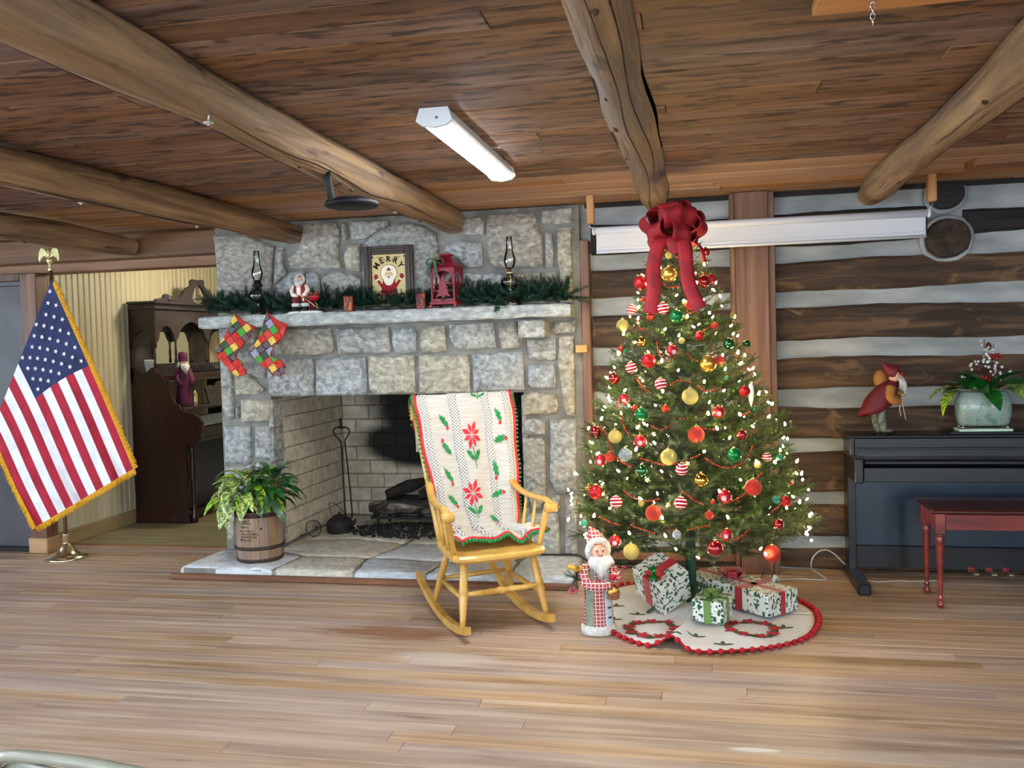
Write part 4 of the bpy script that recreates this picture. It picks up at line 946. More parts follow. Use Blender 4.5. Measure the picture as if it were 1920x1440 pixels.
def afg_s(u, v, off=0.):
    y, z, w, sh = afg_raw(v); y2, z2, _, _ = afg_raw(min(1, v+.01)); y1, z1, _, _ = afg_raw(max(0, v-.01))
    ny, nz = -(z1-z2), (y1-y2); l = math.hypot(ny, nz) or 1; ny, nz = ny/l, nz/l
    x = (u-.5)*w+sh; fold = .015*(1+cos((u-.5)*2*pi*2.6))*min(1, max(0, (v-.18)*4))
    sag = -.010*(1-(2*u-1)**2)*(1 if v > .22 else 0)
    lump = 0
    if v > .72: lump = .018*sin(u*17+v*31)*sin(u*7-v*22)*min(1, (v-.72)*7)+.012*min(1, (v-.72)*7)*abs(sin(u*11))
    d = fold+sag+lump+off
    ex = .004*sin(v*40)+(.02*sin(v*26+u*3) if v > .75 else 0)
    p = Vector((x+ex, y+ny*d, z+nz*d)); 
    if v > .7: p.z = max(p.z, SH+.008+off)
    return p
def sheet(u0, u1, v0, v1, nu, nv, m, name, off, th=.004):
    o = MB().grid(lambda a, b_: afg_s(u0+(u1-u0)*a, v0+(v1-v0)*b_, off), nu, nv).build(name, m, afg); md = o.modifiers.new('thickness', 'SOLIDIFY'); md.thickness = th; md.offset = 0; return o
sheet(0, 1, 0, 1, 40, 70, m_knit, 'knit_panel', .008)
for u0, u1 in ((.035, .10), (.335, .42), (.685, .76), (.90, .965)): sheet(u0, u1, .16, .97, 3, 60, m_openw, 'openwork_band', .0125, .003)
for u in (0., 1.):
    P_ = [afg_s(u, .05+.95*i/90, .009) for i in range(91)]; MB().tube(P_, .0085, 7).build('red_border', m_yred, afg)
    gg = MB()
    for i in range(74):
        q = afg_s(u, .06+.94*i/74, .009); sx = 1 if u else -1; gg.ball(q+Vector((sx*.014, 0, 0)), .009, 6, 4, sc=(1.2, .8, .9))
    gg.build('green_edging', m_ygrn2, afg)
P_ = [afg_s(i/40, 1, .010) for i in range(41)]; MB().tube(P_, .010, 7).build('red_border', m_yred, afg)
gg = MB()
for i in range(30): gg.ball(afg_s(i/29, 1, .006)+Vector((0, -.013, -.004)), .011, 6, 4)
gg.build('green_edging', m_ygrn, afg)
afg_M = Matrix.Translation(CH) @ Matrix.Rotation(CRZ, 4, 'Z')
def proj(p):
    d = p-Vector((0, 0, CAM_H)); k = d.dot(CC); return (960+F_PX*d.dot(CA)/k, CY_PX-F_PX*d.dot(CB)/k)
_tab = [(u/40, v/120) + proj(afg_M @ afg_s(u/40, v/120, .01)) for u in range(1, 40) for v in range(26, 118)]
def uv_at(px, py): q = min(_tab, key=lambda t: (t[2]-px)**2+(t[3]-py)**2); return q[0], q[1]
def motif(name, px, py, polys, mats, scale=1., ang=0.):
    u0, v0 = uv_at(px, py); w = afg_raw(v0)[2]; Lv = 1.15; g = MB(); ca, sa = cos(ang), sin(ang)
    for poly, mi in polys:
        vs = []
        for x, z in poly:
            X, Z_ = (x*ca-z*sa)*scale, (x*sa+z*ca)*scale; vs.append(afg_s(u0+X/w, v0-Z_/1.35, .0150))
        g.add(vs, [tuple(range(len(vs)))], mi)
        g.add([v+Vector((0, .002, 0)) for v in vs], [tuple(range(len(vs)))[::-1]], mi)
    return g.build(name, mats, afg)
petals = []
for k in range(8):
    a = k*pi/4+pi/8; L = .062 if k % 2 else .052
    petals.append(([(cos(a)*.006, sin(a)*.006), (cos(a-.30)*L*.62, sin(a-.30)*L*.62), (cos(a)*L, sin(a)*L), (cos(a+.30)*L*.62, sin(a+.30)*L*.62)], 0))
leafs = [([(-.002, -.045), (.002, -.045), (.002, -.125), (-.002, -.125)], 1)]
for s_ in (-1, 1): leafs.append(([(s_*.004, -.098), (s_*.022, -.092), (s_*.042, -.068), (s_*.040, -.056), (s_*.018, -.064), (s_*.006, -.082)], 1))
for px, py in ((886, 813), (887, 922)): motif('poinsettia', px, py, petals+leafs, [m_yred, m_ygrn], 1.0)
motif('poinsettia_leaves', 893, 742, [([(x, z+.075) for x, z in pl], 1) for pl, mi in leafs], [m_yred, m_ygrn], 1.)
hl = [([(-.036, .012), (-.022, .006), (-.020, .016), (-.006, .010), (.0, .018), (.010, .006), (.024, .008), (.034, -.004), (.022, -.008), (.020, -.018), (.006, -.012), (-.002, -.018), (-.012, -.008), (-.026, -.006)], 1),
      ([(.028, -.006), (.040, -.008), (.044, -.020), (.034, -.026), (.026, -.018)], 0)]
for px, py, an in ((832, 790, -.6), (838, 840, 2.6), (843, 893, -.7), (850, 938, -.5), (932, 778, -1.0), (935, 820, .4), (931, 880, -1.2), (932, 924, .5), (929, 974, -.7)): motif('holly_sprig', px, py, hl, [m_yred, m_ygrn], .95, an)

# ================================================================ FLAG ON STAND
FPX = Vector((-4.60, 5.68, 0))
fs_ = thing('flag_stand', 'wooden flagpole with brass base and gilded eagle by the door casing', 'flagpole', FPX)
m_brass = mat('polished_brass', 'e6dcc0', rough=.22, metal=1.); m_gilt = mat('gilt_plastic', [(.3, 'b9a768'), (.7, 'e2d8a8')], 20, 4, .3, .2, 40, metal=.5); m_pole = mat('pole_wood', [(.3, '3f2414'), (.7, '6a4226')], (20, 20, 2), 4, .35, coat=.4)
MB().lathe([(.142, 0), (.145, .006), (.140, .014), (.105, .028), (.075, .045), (.058, .062), (.050, .080), (.040, .095), (.032, .105), (.024, .112), (.022, .118), (.026, .124), (.024, .175), (.026, .180), (.020, .182)], n=28).build('base', m_brass, fs_)
MB().tube([(0, 0, .12), (-.012, 0, 1.2), (-.03, 0, 2.13)], .0135, 10).build('pole', m_pole, fs_)
MB().lathe([(.010, 2.12), (.017, 2.13), (.011, 2.15), (.008, 2.17), (.021, 2.185), (.027, 2.20), (.021, 2.216), (.010, 2.222)], (-.033, 0, 0), 14).build('finial_ball', m_gilt, fs_)
eg = MB(); eb = Vector((-.036, -.0, 2.235))
eg.ball(eb+Vector((0, 0, .012)), .02, 10, 8, sc=(.9, 1, 1.5)); eg.ball(eb+Vector((0, -.006, .045)), .012, 8, 6, sc=(.9, 1.2, .9)); eg.tube([eb+Vector((0, -.012, .046)), eb+Vector((0, -.028, .040))], [.006, .001], 6)
eg.prism([(-.016, -.01), (.016, -.01), (.024, -.05), (-.024, -.05)], -.006, .006, 'y'); eg.v[-8:] = [tuple(Vector(v)+eb+Vector((0, .006, 0))) for v in eg.v[-8:]]
for s_ in (-1, 1):
    wing = [(s_*.010, .016), (s_*.035, .052), (s_*.062, .060), (s_*.080, .035), (s_*.088, -.02), (s_*.078, -.045), (s_*.066, -.018), (s_*.052, -.012), (s_*.040, .0), (s_*.026, -.006), (s_*.012, -.012)]
    w = MB().prism(wing, -.006, .006, 'y'); eg.add([Vector(v)+eb for v in w.v], w.f)
eg.build('eagle', m_gilt, fs_)
# the cloth
m_fr = mat('flag_red', [(.3, '96122c'), (.7, 'b51c38')], 8, 3, .8, .2, 90); m_fw = mat('flag_white', [(.3, 'd8d6da'), (.7, 'efeef0')], 8, 3, .8, .2, 90); m_fb = mat('flag_blue', [(.3, '1d2348'), (.7, '2a3160')], 8, 3, .8, .2, 90)
m_fg = mat('gold_fringe', [(.3, 'c98a12'), (.7, 'f2b928')], (90, 90, 90), 3, .7, .5, 150)
flag = thing('american_flag', 'American flag with gold fringe hanging in folds from the stand', 'flag', (FPX.x, 5.60, 1.0))
FA, FBp, FC, FD = [Vector((x, y)) for x, y in ((97, 524), (252, 880), (67, 990), (-18, 812))]; TC = 7/13
FH = Vector((34, 682))
def flag_s(s_, t, off=0.):
    if t <= TC: st = FA.lerp(FH, t/TC)
    else: st = FH.lerp(FD, (t-TC)/(1-TC))
    en = FBp.lerp(FC, t); p = st.lerp(en, s_)
    p = p+Vector((4*sin(s_*3.1+t*2), 3*sin(s_*5+t*6)))*s_*(1-s_)*2
    dep = 5.605+.028*sin(t*15+s_*1.5)*(.25+.75*s_)+.012*sin(t*31+s_*4)*s_-.02*s_ + (.05*(1-s_)*t) - off
    q = YP(p.x, p.y, dep); return q-Vector(flag.location)
def s_can(t): return .45-(.45-.26)*t/TC
NT = 52
blue = MB(); 
blue.grid(lambda a, b_: flag_s(a*s_can(b_*TC), b_*TC), 12, 28); o = blue.build('canton', m_fb, flag)
for k in range(13):
    t0, t1 = k/13, (k+1)/13
    f0 = (lambda t: s_can(t)) if k < 7 else (lambda t: 0.)
    g = MB(); g.grid(lambda a, b_: flag_s(f0(t0+(t1-t0)*b_)+(1-f0(t0+(t1-t0)*b_))*a, t0+(t1-t0)*b_), 30, 4); g.build('stripe', m_fr if k % 2 == 0 else m_fw, flag)
def fringe(pts, d, name):
    g = MB(); n = len(pts)
    g.tube(pts, .007, 6); rn = random.Random(3)
    for i in range(n-1):
        for j in range(3):
            q = pts[i].lerp(pts[i+1], j/3); e = q+d*.040+Vector((rn.uniform(-.004, .004), rn.uniform(-.006, .006), rn.uniform(-.004, .004))); w = Vector((.005, .004, .005))
            g.tube([q, q.lerp(e, .5)+Vector((0, rn.uniform(-.003, .003), 0)), e], [.006, .0055, .004], 4)
    return g.build(name, m_fg, flag)
fringe([flag_s(.02+.98*i/60, 0) for i in range(61)], Vector((.85, 0, .35)), 'fringe'); fringe([flag_s(1, i/40) for i in range(41)], Vector((.35, 0, -.85)), 'fringe'); fringe([flag_s(i/44, 1) for i in range(45)], Vector((-.75, 0, -.5)), 'fringe')
star = []
for k in range(10): a = pi/2+k*pi/5; r = .0185 if k % 2 == 0 else .0078; star.append((r*cos(a), r*sin(a)))
for row in range(9):
    t = TC*(row+1)/10
    for col in range(6 if row % 2 == 0 else 5):
        u = 2*col+1+(row % 2); s_ = s_can(t)-u*(.45/12)
        if s_ < .015: continue
        q = flag_s(s_, t, .007); g = MB(); ang = radians(-20); g.add([q+Vector((x*cos(ang)-z*sin(ang), -.001, x*sin(ang)+z*cos(ang))) for x, z in star]+[q+Vector((x*cos(ang)-z*sin(ang), .004, x*sin(ang)+z*cos(ang))) for x, z in star],
              [tuple(range(10)), tuple(range(19, 9, -1))]+[(i, 10+i, 10+(i+1) % 10, (i+1) % 10) for i in range(10)]); g.build('star', m_fw, flag)

# ================================================================ PROJECTION SCREEN with its two wood hangers
SY = 5.50; sL, sR = YP(1113, 430, SY), YP(1741, 391, SY); zt = (sL.z+sR.z)/2+.004; zb = zt-.162; scx = (sL.x+sR.x)/2; sw = sR.x-sL.x
scr = thing('projection_screen', 'rolled-up white projection screen hanging behind the tree top', 'screen', (scx, SY, zb))
m_scr = mat('screen_white', 'c2c3ca', rough=.7); m_scr2 = mat('screen_case', 'c6c6cc', rough=.4)
H_ = zt-zb
MB().tube([(-sw/2, 0, H_-.022), (sw/2, 0, H_-.022)], .022, 14, flat=1.).build('roller_case', m_scr2, scr)
MB().bbox((0, .004, H_/2-.008), (sw-.03, .006, H_-.03), .002).build('fabric', m_scr, scr)
MB().tube([(-sw/2+.015, .002, .008), (sw/2-.015, .002, .008)], .010, 10).build('bottom_bar', m_scr2, scr); MB().bbox((0, -.002, .032), (sw-.03, .004, .006), .001).build('hem', m_scr, scr)
for s_ in (-1, 1): MB().lathe([(.026, -.006), (.026, .006), (.02, .009)], (s_*sw/2, 0, H_-.022), 14, R=Matrix.Rotation(s_*pi/2, 3, 'Y')).build('end_cap', m_scr2, scr)
m_pine = mat('raw_pine', [(.3, '9a6a40'), (.7, 'bd8c5c')], (18, 18, 2.5), 5, .6, .1)
for px, lab in ((1108, 'short wooden hanger block holding the screen end beside the chimney'), (1747, 'short wooden hanger block holding the screen end near the log ends')):
    p = YP(px, 420 if px < 1200 else 378, SY); top = YP(px, 370 if px < 1200 else 325, SY)
    t = thing('hanger_block', lab, 'bracket', (p.x, SY, p.z)); MB().bbox((0, 0, (CEIL-p.z)/2), (.045, .06, CEIL-p.z), .004).build('block', m_pine, t)
    sx = 1 if px < 1200 else -1
    MB().tube([(0, -.01, .01), (sx*-.004, -.012, -.02), (sx*.012, -.012, -.034), (sx*.028, -.004, zt-.022-p.z)], .0035, 6).build('hook', m_steel, t)

# ================================================================ DIGITAL PIANO AND BENCH
m_pblk = mat('piano_black', [(.4, '0f1117'), (.6, '16191f')], (3, 3, 40), 3, .35, coat=.2); m_pside = m_pblk
px0 = .885; PXW = 1.36
pi_ = thing('upright_digital_piano', 'black digital piano standing against the log wall', 'piano', (px0, 5.80, 0))
def pb(name, x0, x1, y0, y1, z0, z1, b=.004, m=m_pblk, par=None): return MB().bbox((0, 0, 0), (x1-x0, y1-y0, z1-z0), b).build(name, m, par or pi_, ((x0+x1)/2, (y0+y1)/2-5.80, (z0+z1)/2))
for xa in (.0, PXW-.05):
    leg = pb('side_board', xa, xa+.045, 5.655, 5.795, .055, .63, .003); pb('foot', xa-.012, xa+.058, 5.285, 5.795, .0, .065, .008)
    pb('key_block', xa, xa+.05, 5.40, 5.795, .625, .768, .006)
pb('lower_panel', .045, PXW-.045, 5.69, 5.715, .20, .63, .002, mat('piano_panel_blue_sheen', [(.4, '14283a'), (.6, '1a3248')], (3, 3, 3), 3, .35, coat=.3)); pb('pedal_board', .045, PXW-.045, 5.67, 5.71, .065, .20, .003)  # blue window reflection is painted into the lower panel's colour
pb('key_slip', .05, PXW-.05, 5.41, 5.78, .63, .715, .004); pb('key_lid', .05, PXW-.05, 5.425, 5.62, .722, .760, .014)
pb('upper_panel', .005, PXW-.005, 5.585, 5.60, .755, .865, .002); pb('cabinet_side', .0, .03, 5.56, 5.795, .765, .88, .006); pb('cabinet_side', PXW-.03, PXW, 5.56, 5.795, .765, .88, .006)
pb('music_ledge', .03, PXW-.03, 5.56, 5.60, .800, .812, .003); pb('lid', -.004, PXW+.004, 5.545, 5.797, .870, .888, .006); pb('back_panel', .03, PXW-.03, 5.76, 5.79, .2, .87, .002)
m_ped = mat('pedal_metal', 'b8a890', rough=.25, metal=1.)
for q in (1822, 1855, 1887):
    p = YP(q, 1090, 5.66)
    pd = MB().prism([(-.012, 0), (.012, 0), (.020, -.06), (.022, -.085), (.014, -.102), (-.014, -.102), (-.022, -.085), (-.020, -.06)], .060, .070, 'z').build('pedal', m_ped, pi_, (p.x-px0, 5.668-5.80, .0))
    MB().bbox((0, .003, .068), (.038, .012, .03), .003).build('pedal_slot', mat('pedal_red', '8a2a2e', rough=.6), pi_, (p.x-px0, 5.664-5.80, 0))
# bench
m_cherry = mat('cherry_wood', [(.3, '5a1a18'), (.55, '7a2a26'), (.8, '944038')], (3, 12, 12), 5, .25, .03, (6, 30, 30), coat=.5); m_cherryd = mat('cherry_top', [(.3, '32100e'), (.7, '4d1c18')], (2, 12, 12), 5, .25, coat=.5)
bn = thing('piano_bench', 'cherry red piano bench with turned fluted legs before the black piano', 'bench', (1.26, 5.085, 0)); BWd, BDp = .74, .29
for x in (0, BWd):
    for y in (0, BDp):
        MB().lathe([(.004, 0), (.016, .006), (.019, .020), (.016, .034), (.010, .040), (.012, .046), (.0165, .056), (.010, .066), (.0105, .08), (.0135, .14), (.018, .24), (.0225, .335), (.021, .355), (.025, .362), (.021, .369), (.025, .376), (.019, .384), (.021, .398), (.023, .405)], n=16).bbox((0, 0, .4625), (.052, .052, .115), .004).build('leg', m_cherry, bn, (x, y, 0))
for a, b_ in (((BWd/2, -.012, .4725), (BWd-.05, .02, .085)), ((BWd/2, BDp+.012, .4725), (BWd-.05, .02, .085)), ((-.012, BDp/2, .4725), (.02, BDp-.05, .085)), ((BWd+.012, BDp/2, .4725), (.02, BDp-.05, .085))):
    MB().bbox(a, b_, .003).build('apron', m_cherry, bn)
MB().bbox((BWd/2, BDp/2, .533), (BWd+.105, BDp+.10, .024), .009).build('lid', m_cherryd, bn)
# ================================================================ PUMP ORGAN in the nook, back against the beadboard
m_mah = mat('organ_mahogany', [(.3, '1f0e0b'), (.55, '321612'), (.8, '4a231c')], (10, 10, 1.6), 6, .35, .08, (24, 24, 4), coat=.25)
m_org = mat('organ_front', [(.3, '272224'), (.55, '363033'), (.8, '4a4448')], (10, 3, 10), 5, .4, .08, (24, 6, 24), coat=.15)
m_orgl = mat('organ_lid', [(.3, '4c5458'), (.7, '69727a')], (4, 2, 4), 4, .28, coat=.2)
m_mirror = mat('mirror_glass', 'dfe6e4', rough=.02, metal=1.)
OY, OW, OX = 6.93, 1.26, -4.885
org = thing('pump_organ', 'dark antique pump organ with carved crest against the beadboard', 'organ', (OX, OY, 0))
def oxz(pts): return [(YP(x, y, OY).x-OX, YP(x, y, OY).z) for x, y in pts]
low = oxz([(308, 716), (311, 719), (317.6, 728.5), (321, 744), (326.5, 755.6), (333.8, 759.8), (338, 768), (346, 773), (363, 776.5), (374, 784), (379, 791), (378, 806), (377, 824), (366, 830), (352, 838), (348, 850), (352, 900), (350, 955), (356, 966)])
low = [(.01, 1.0)]+[(a, min(b_, 1.235)) for a, b_ in low]; low[0] = (.0, low[1][1]); low += [(low[-1][0], .0), (.0, .0)]
upp = [(.0, low[1][1]), (.0, 1.93), (.25, 1.93), (.25, 1.62), (.225, 1.60), (.225, 1.50), (.245, 1.40), (.27, 1.34), (.30, 1.33), (.335, 1.345), (.345, 1.30), (.36, low[1][1])]
for y in (0, OW-.035):
    MB().prism(low, y, y+.035, 'y').build('side_panel', m_mah, org)
    # upper side with an arched opening
    MB().prism([(.0, 1.55), (.0, 1.93), (.25, 1.93), (.25, 1.55), (.225, 1.53), (.222, 1.60), (.20, 1.665), (.16, 1.70), (.12, 1.705), (.085, 1.69), (.05, 1.65), (.035, 1.60), (.03, 1.53)], y, y+.03, 'y').build('upper_side', m_mah, org)
    MB().bbox((.014, y+.015, 1.40), (.026, .03, .33), .003).build('upright', m_mah, org)
    MB().prism([(.0, 1.23), (.0, 1.375), (.05, 1.37), (.08, 1.335), (.12, 1.32), (.16, 1.335), (.20, 1.37), (.235, 1.375), (.25, 1.33), (.30, 1.30), (.34, 1.235)], y, y+.03, 'y').build('scroll_bracket', m_mah, org)
    turn = [(.012, 1.37), (.014, 1.40), (.009, 1.42), (.013, 1.46), (.008, 1.53), (.011, 1.58), (.014, 1.59), (.012, 1.60)]
    MB().lathe(turn, (.232, y+.016, 0), 12).build('column', m_mah, org)
for yy in (.34, .60, .86):
    MB().lathe(turn, (.232, yy, .03), 12).build('column', m_mah, org)
MB().bbox((.012, OW/2, 1.58), (.02, OW-.06, .70), .003).build('back_board', m_org, org)
mr = MB().bbox((.030, .60, 1.545), (.006, .54, .30), .002).build('mirror', m_mirror, org)
MB().prism([(.29, 1.375), (.91, 1.375), (.91, 1.72), (.29, 1.72)], .018, .027, 'x').build('mirror_frame', m_org, org)
# fascia with arches
def arch(y0, y1, zb, zt, n=10): return [(y0+(y1-y0)*i/n, zb+(zt-zb)*sin(pi*i/n)**.6) for i in range(n+1)]
fas = [(.03, 1.88), (OW-.03, 1.88), (OW-.03, 1.60)]+arch(OW-.06, .88, 1.60, 1.74)+arch(.84, .36, 1.62, 1.78)+arch(.32, .06, 1.60, 1.74)+[(.03, 1.60)]
MB().prism(fas, .215, .245, 'x').build('arched_fascia', m_org, org)
cn = MB().bbox((.135, OW/2, 1.90), (.27, OW+.03, .03), .006); cn.bbox((.14, OW/2, 1.945), (.29, OW+.05, .022), .006)
for i in range(40): cn.bbox((.258, .03+i*.0305, 1.925), (.014, .018, .016), .002)
cn.build('cornice', m_org, org)
CXp = OX+.245
def cyz(pts): return [(XP(240+x/9.6, 510+y/9.6, CXp).y-OY, XP(240+x/9.6, 510+y/9.6, CXp).z) for x, y in pts]
crest = [(505, 575), (505, 485), (640, 460), (655, 410), (690, 392), (750, 425), (790, 475), (870, 492), (940, 470), (1000, 350), (1060, 290), (1130, 245), (1128, 160), (1165, 132), (1235, 150), (1330, 140), (1368, 175), (1360, 232), (1405, 305), (1500, 410), (1590, 520), (1680, 590), (1900, 640)]
hole = [(1270, 240), (1330, 300), (1385, 420), (1375, 520), (1330, 560), (1250, 575), (1190, 545), (1150, 470), (1165, 380), (1205, 270)]
pc = cyz(crest); ph = cyz(hole); zb = 1.955
pc = [(y, max(z, zb)) for y, z in pc]; pc[-1] = (min(pc[-1][0], OW), zb+.02)
k0 = min(range(len(pc)), key=lambda i: abs(pc[i][0]-ph[0][0])+(0 if pc[i][1] > 2.05 else 9))
lp = [(pc[0][0], zb)]+pc[:k0+1]+[ph[0]]+ph[9:4:-1]+[(ph[5][0], zb)]; rp_ = [ph[0]]+pc[k0:]+[(pc[-1][0], zb), (ph[5][0], zb)]+ph[5:0:-1]
MB().prism(lp, .225, .250, 'x').prism(rp_, .225, .250, 'x').build('carved_crest', m_org, org)
ly = MB(); hy = [p[0] for p in ph]; hz = [p[1] for p in ph]; my = sum(hy)/len(hy)
for i in (-1, 0, 1): ly.tube([(.238, my+i*.022, min(hz)+.04), (.238, my+i*.018, max(hz)+.01)], .004, 5)
ly.bbox((.238, my, min(hz)+.045), (.014, .10, .014), .003); ly.build('lyre', m_org, org)
MB().lathe([(.0, -.014), (.022, -.012), (.028, 0), (.022, .012), (.0, .014)], (.250, cyz([(735, 480)])[0][0], cyz([(735, 480)])[0][1]), 14, R=Matrix.Rotation(pi/2, 3, 'Y')).build('rosette', m_org, org)
# shelf, gallery, music desk, fallboard, keys
ZS = low[1][1]
MB().bbox((.19, OW/2, ZS+.010), (.36, OW-.02, .02), .004).build('shelf', m_org, org)
gl = MB().bbox((.30, .80, 1.385), (.02, .86, .018), .003).bbox((.30, .80, 1.30), (.02, .86, .014), .003); gl.build('gallery_rail', m_org, org)
for i in range(22): MB().lathe([(.006, 1.305), (.009, 1.33), (.005, 1.345), (.009, 1.36), (.006, 1.378)], (.30, .40+i*.037, 0), 8).build('gallery_spindle', m_org, org)
MB().bbox((.31, OW/2, 1.265), (.02, OW-.04, .06), .003).build('frieze', m_mah, org)
dk = [(0, 0), (.52, 0), (.52, .19), (.44, .215), (.36, .20), (.31, .235), (.26, .25), (.21, .235), (.16, .20), (.08, .215), (0, .19)]
R_ = Matrix.Rotation(radians(-14), 3, 'Y'); g = MB().prism(dk, -.010, .010, 'x'); g.v = [tuple(R_ @ Vector(v)+Vector((.445, .52, .975))) for v in g.v]; g.build('music_desk', m_org, org)
MB().bbox((.40, OW/2, .998), (.17, OW-.06, .03), .006).build('desk_ledge', m_org, org)
R_ = Matrix.Rotation(radians(20), 3, 'Y'); MB().bbox((.53, OW/2, .885), (.20, OW-.06, .016), .004, 0, R_).build('fallboard', m_orgl, org)
MB().bbox((.60, OW/2, .79), (.03, OW-.06, .10), .006).build('key_slip', m_org, org); MB().bbox((.48, OW/2, .725), (.26, OW-.06, .03), .004).build('key_bed', m_org, org)
MB().bbox((.36, OW/2, .36), (.02, OW-.06, .70), .003).build('lower_panel', mat('organ_dark_panel', '1c1214', rough=.5), org)  # lower panel in a darker brown than the organ front
MB().bbox((.22, OW/2, .04), (.46, OW+.01, .08), .008).build('plinth', m_mah, org)
for y in (.02, OW-.02): MB().lathe([(.012, .0), (.026, .01), (.030, .05), (.018, .09), (.016, .2), (.024, .36), (.030, .5), (.020, .58), (.028, .64), (.030, .71)], (.545, y+.02 if y < .5 else y-.02, 0), 12).build('front_leg', m_mah, org)
# things standing on the organ
m_paper = mat('paper', 'dfe6ea', rough=.8)
p = Vector((OX, OY, ZS+.02))
bk = thing('hymn_book', 'small white-covered book leaning on the organ side shelf', 'book', (OX+.13, OY+.10, 1.32)); MB().bbox((0, 0, .06), (.10, .02, .12), .002, 0, Matrix.Rotation(.25, 3, 'X')).build('cover', m_paper, bk); MB().bbox((0, .007, .06), (.094, .012, .112), .001, 0, Matrix.Rotation(.25, 3, 'X')).build('pages', mat('page_edge', 'cfcac0', rough=.9), bk)
sh = thing('sheet_paper', 'white sheet of paper standing on the organ shelf', 'paper', (OX+.345, OY+.16, ZS+.021)); MB().prism([(0, 0), (.10, 0), (.07, .17), (.02, .17)], 0, .002, 'y', 0).build('sheet', m_paper, sh, rot=(0, 0, radians(60)))
# purple-robed figure on the desk ledge
m_plum = mat('plum_velvet', [(.3, '3a0f2a'), (.6, '5e1a45'), (.85, '7d2a5f')], (14, 14, 5), 4, .65, .2, (30, 30, 8)); m_fur = mat('white_fur', [(.3, 'd6d4ce'), (.7, 'f2f1ec')], 40, 5, .95, 1., 90, bdist=.02); m_skin = mat('doll_skin', 'd8a58a', rough=.5)
def beard(g, c0, w, h, d, seed=0, mi=0):
    rn = random.Random(seed); c0 = Vector(c0)
    for i in range(34):
        a = rn.uniform(-1, 1); q = c0+Vector((a*w*.5, -d*(1-a*a)*.5, 0)); L = h*(1-.45*abs(a))*rn.uniform(.75, 1.05)
        g.tube([q, q+Vector((a*w*.12, -d*.35, -L*.45)), q+Vector((rn.uniform(-.1, .1)*w-a*w*.12, -d*.2, -L))], [w*.085, w*.09, w*.012], 5, mi)
sp = XP(346, 752, OX+.40)
ps = thing('purple_santa', 'purple robed Santa figure with white beard standing on the organ', 'figurine', (OX+.40, sp.y, 1.015), radians(55))
MB().lathe([(.075, 0), (.078, .01), (.066, .10), (.058, .20), (.055, .28), (.050, .33), (.03, .37), (.002, .38)], n=18, sx=1, sy=.85).build('robe', m_plum, ps)
for s_ in (-1, 1): MB().tube([(s_*.045, 0, .33), (s_*.068, -.02, .24), (s_*.045, -.06, .19)], [.022, .026, .022], 9).build('sleeve', m_plum, ps)
MB().ball((0, -.012, .395), .032, 12, 9, sc=(.9, .95, 1.1)).ball((0, -.045, .392), .007, 7, 5).build('head', m_skin, ps)
g = MB(); beard(g, (0, -.03, .385), .062, .12, .04, 3); g.tube([(-.03, 0, .40), (-.04, .02, .36), (0, .04, .35), (.04, .02, .36), (.03, 0, .40)], .018, 7); g.build('beard', m_fur, ps)
MB().lathe([(.040, .405), (.042, .43), (.038, .47), (.03, .485), (.002, .49)], n=14).build('cap', m_plum, ps); MB().tube([(.036*cos(a), .036*sin(a)-.003, .412) for a in [k*pi/8 for k in range(16)]], .008, 6, closed=True).build('cap_band', m_plum, ps)
MB().lathe([(.018, .0), (.022, .03), (.02, .10), (.008, .135), (.002, .14)], (.085, -.03, 0), 10).tube([(.085+.02*cos(a), -.03+.02*sin(a), .11) for a in [k*pi/5 for k in range(10)]], .004, 5, closed=True).build('gift_sack', m_gilt, ps)

# ================================================================ BARREL PLANTER
BC = Vector((-2.945, 5.505, HZ+.003))
m_stave = mat('barrel_stave', [(.3, '6f5541'), (.55, '907359'), (.8, 'ac8e72')], (12, 12, 2), 6, .75, .3, (40, 40, 4), .12, hue=.01); m_hoop = mat('rusty_hoop', [(.3, '2f2622'), (.7, '4a3b33')], 12, 5, .7, .3, 50, metal=.3)
br = thing('barrel_planter', 'small weathered wooden keg with iron hoops on the hearth', 'barrel', BC)
def brad(z): return .150+.017*sin(pi*min(1, max(0, z/.33)))+.006*z/.33
NS = 17
for k in range(NS):
    a0, a1 = 2*pi*(k+.015)/NS, 2*pi*(k+.985)/NS; vs = []
    for z in (0, .06, .12, .18, .24, .30, .335):
        for a in (a0, (a0+a1)/2, a1): r = brad(z); vs.append((r*cos(a), r*sin(a), z))
        for a in (a1, a0): r = brad(z)-.016; vs.append((r*cos(a), r*sin(a), z))
    fs = [(i*5+q, i*5+(q+1) % 5, (i+1)*5+(q+1) % 5, (i+1)*5+q) for i in range(6) for q in range(5)]+[(4, 3, 2, 1, 0), (30, 31, 32, 33, 34)]
    MB().add(vs, fs).build('stave', m_stave, br)
for z0, z1 in ((.002, .026), (.088, .112), (.305, .332)):
    MB().lathe([(brad(z0)-.002, z0), (brad(z0)+.004, z0), (brad(z1)+.004, z1), (brad(z1)-.002, z1)], n=34).build('hoop', m_hoop, br)
MB().lathe([(.002, .27), (.13, .272), (.14, .265)], n=24).build('soil', mat('potting_soil', [(.3, '1d140d'), (.7, '36271b')], 40, 4, .95, .8, 60), br)
MB().lathe([(.006, 0), (.007, .004), (.001, .005)], (.09, -.142, .235), 8, R=Matrix.Rotation(pi/2, 3, 'X')).build('bung_hole', mat('hole_black', '080605', rough=1), br)
st = MB(); rn = random.Random(9)        # worn, unreadable stencil strokes
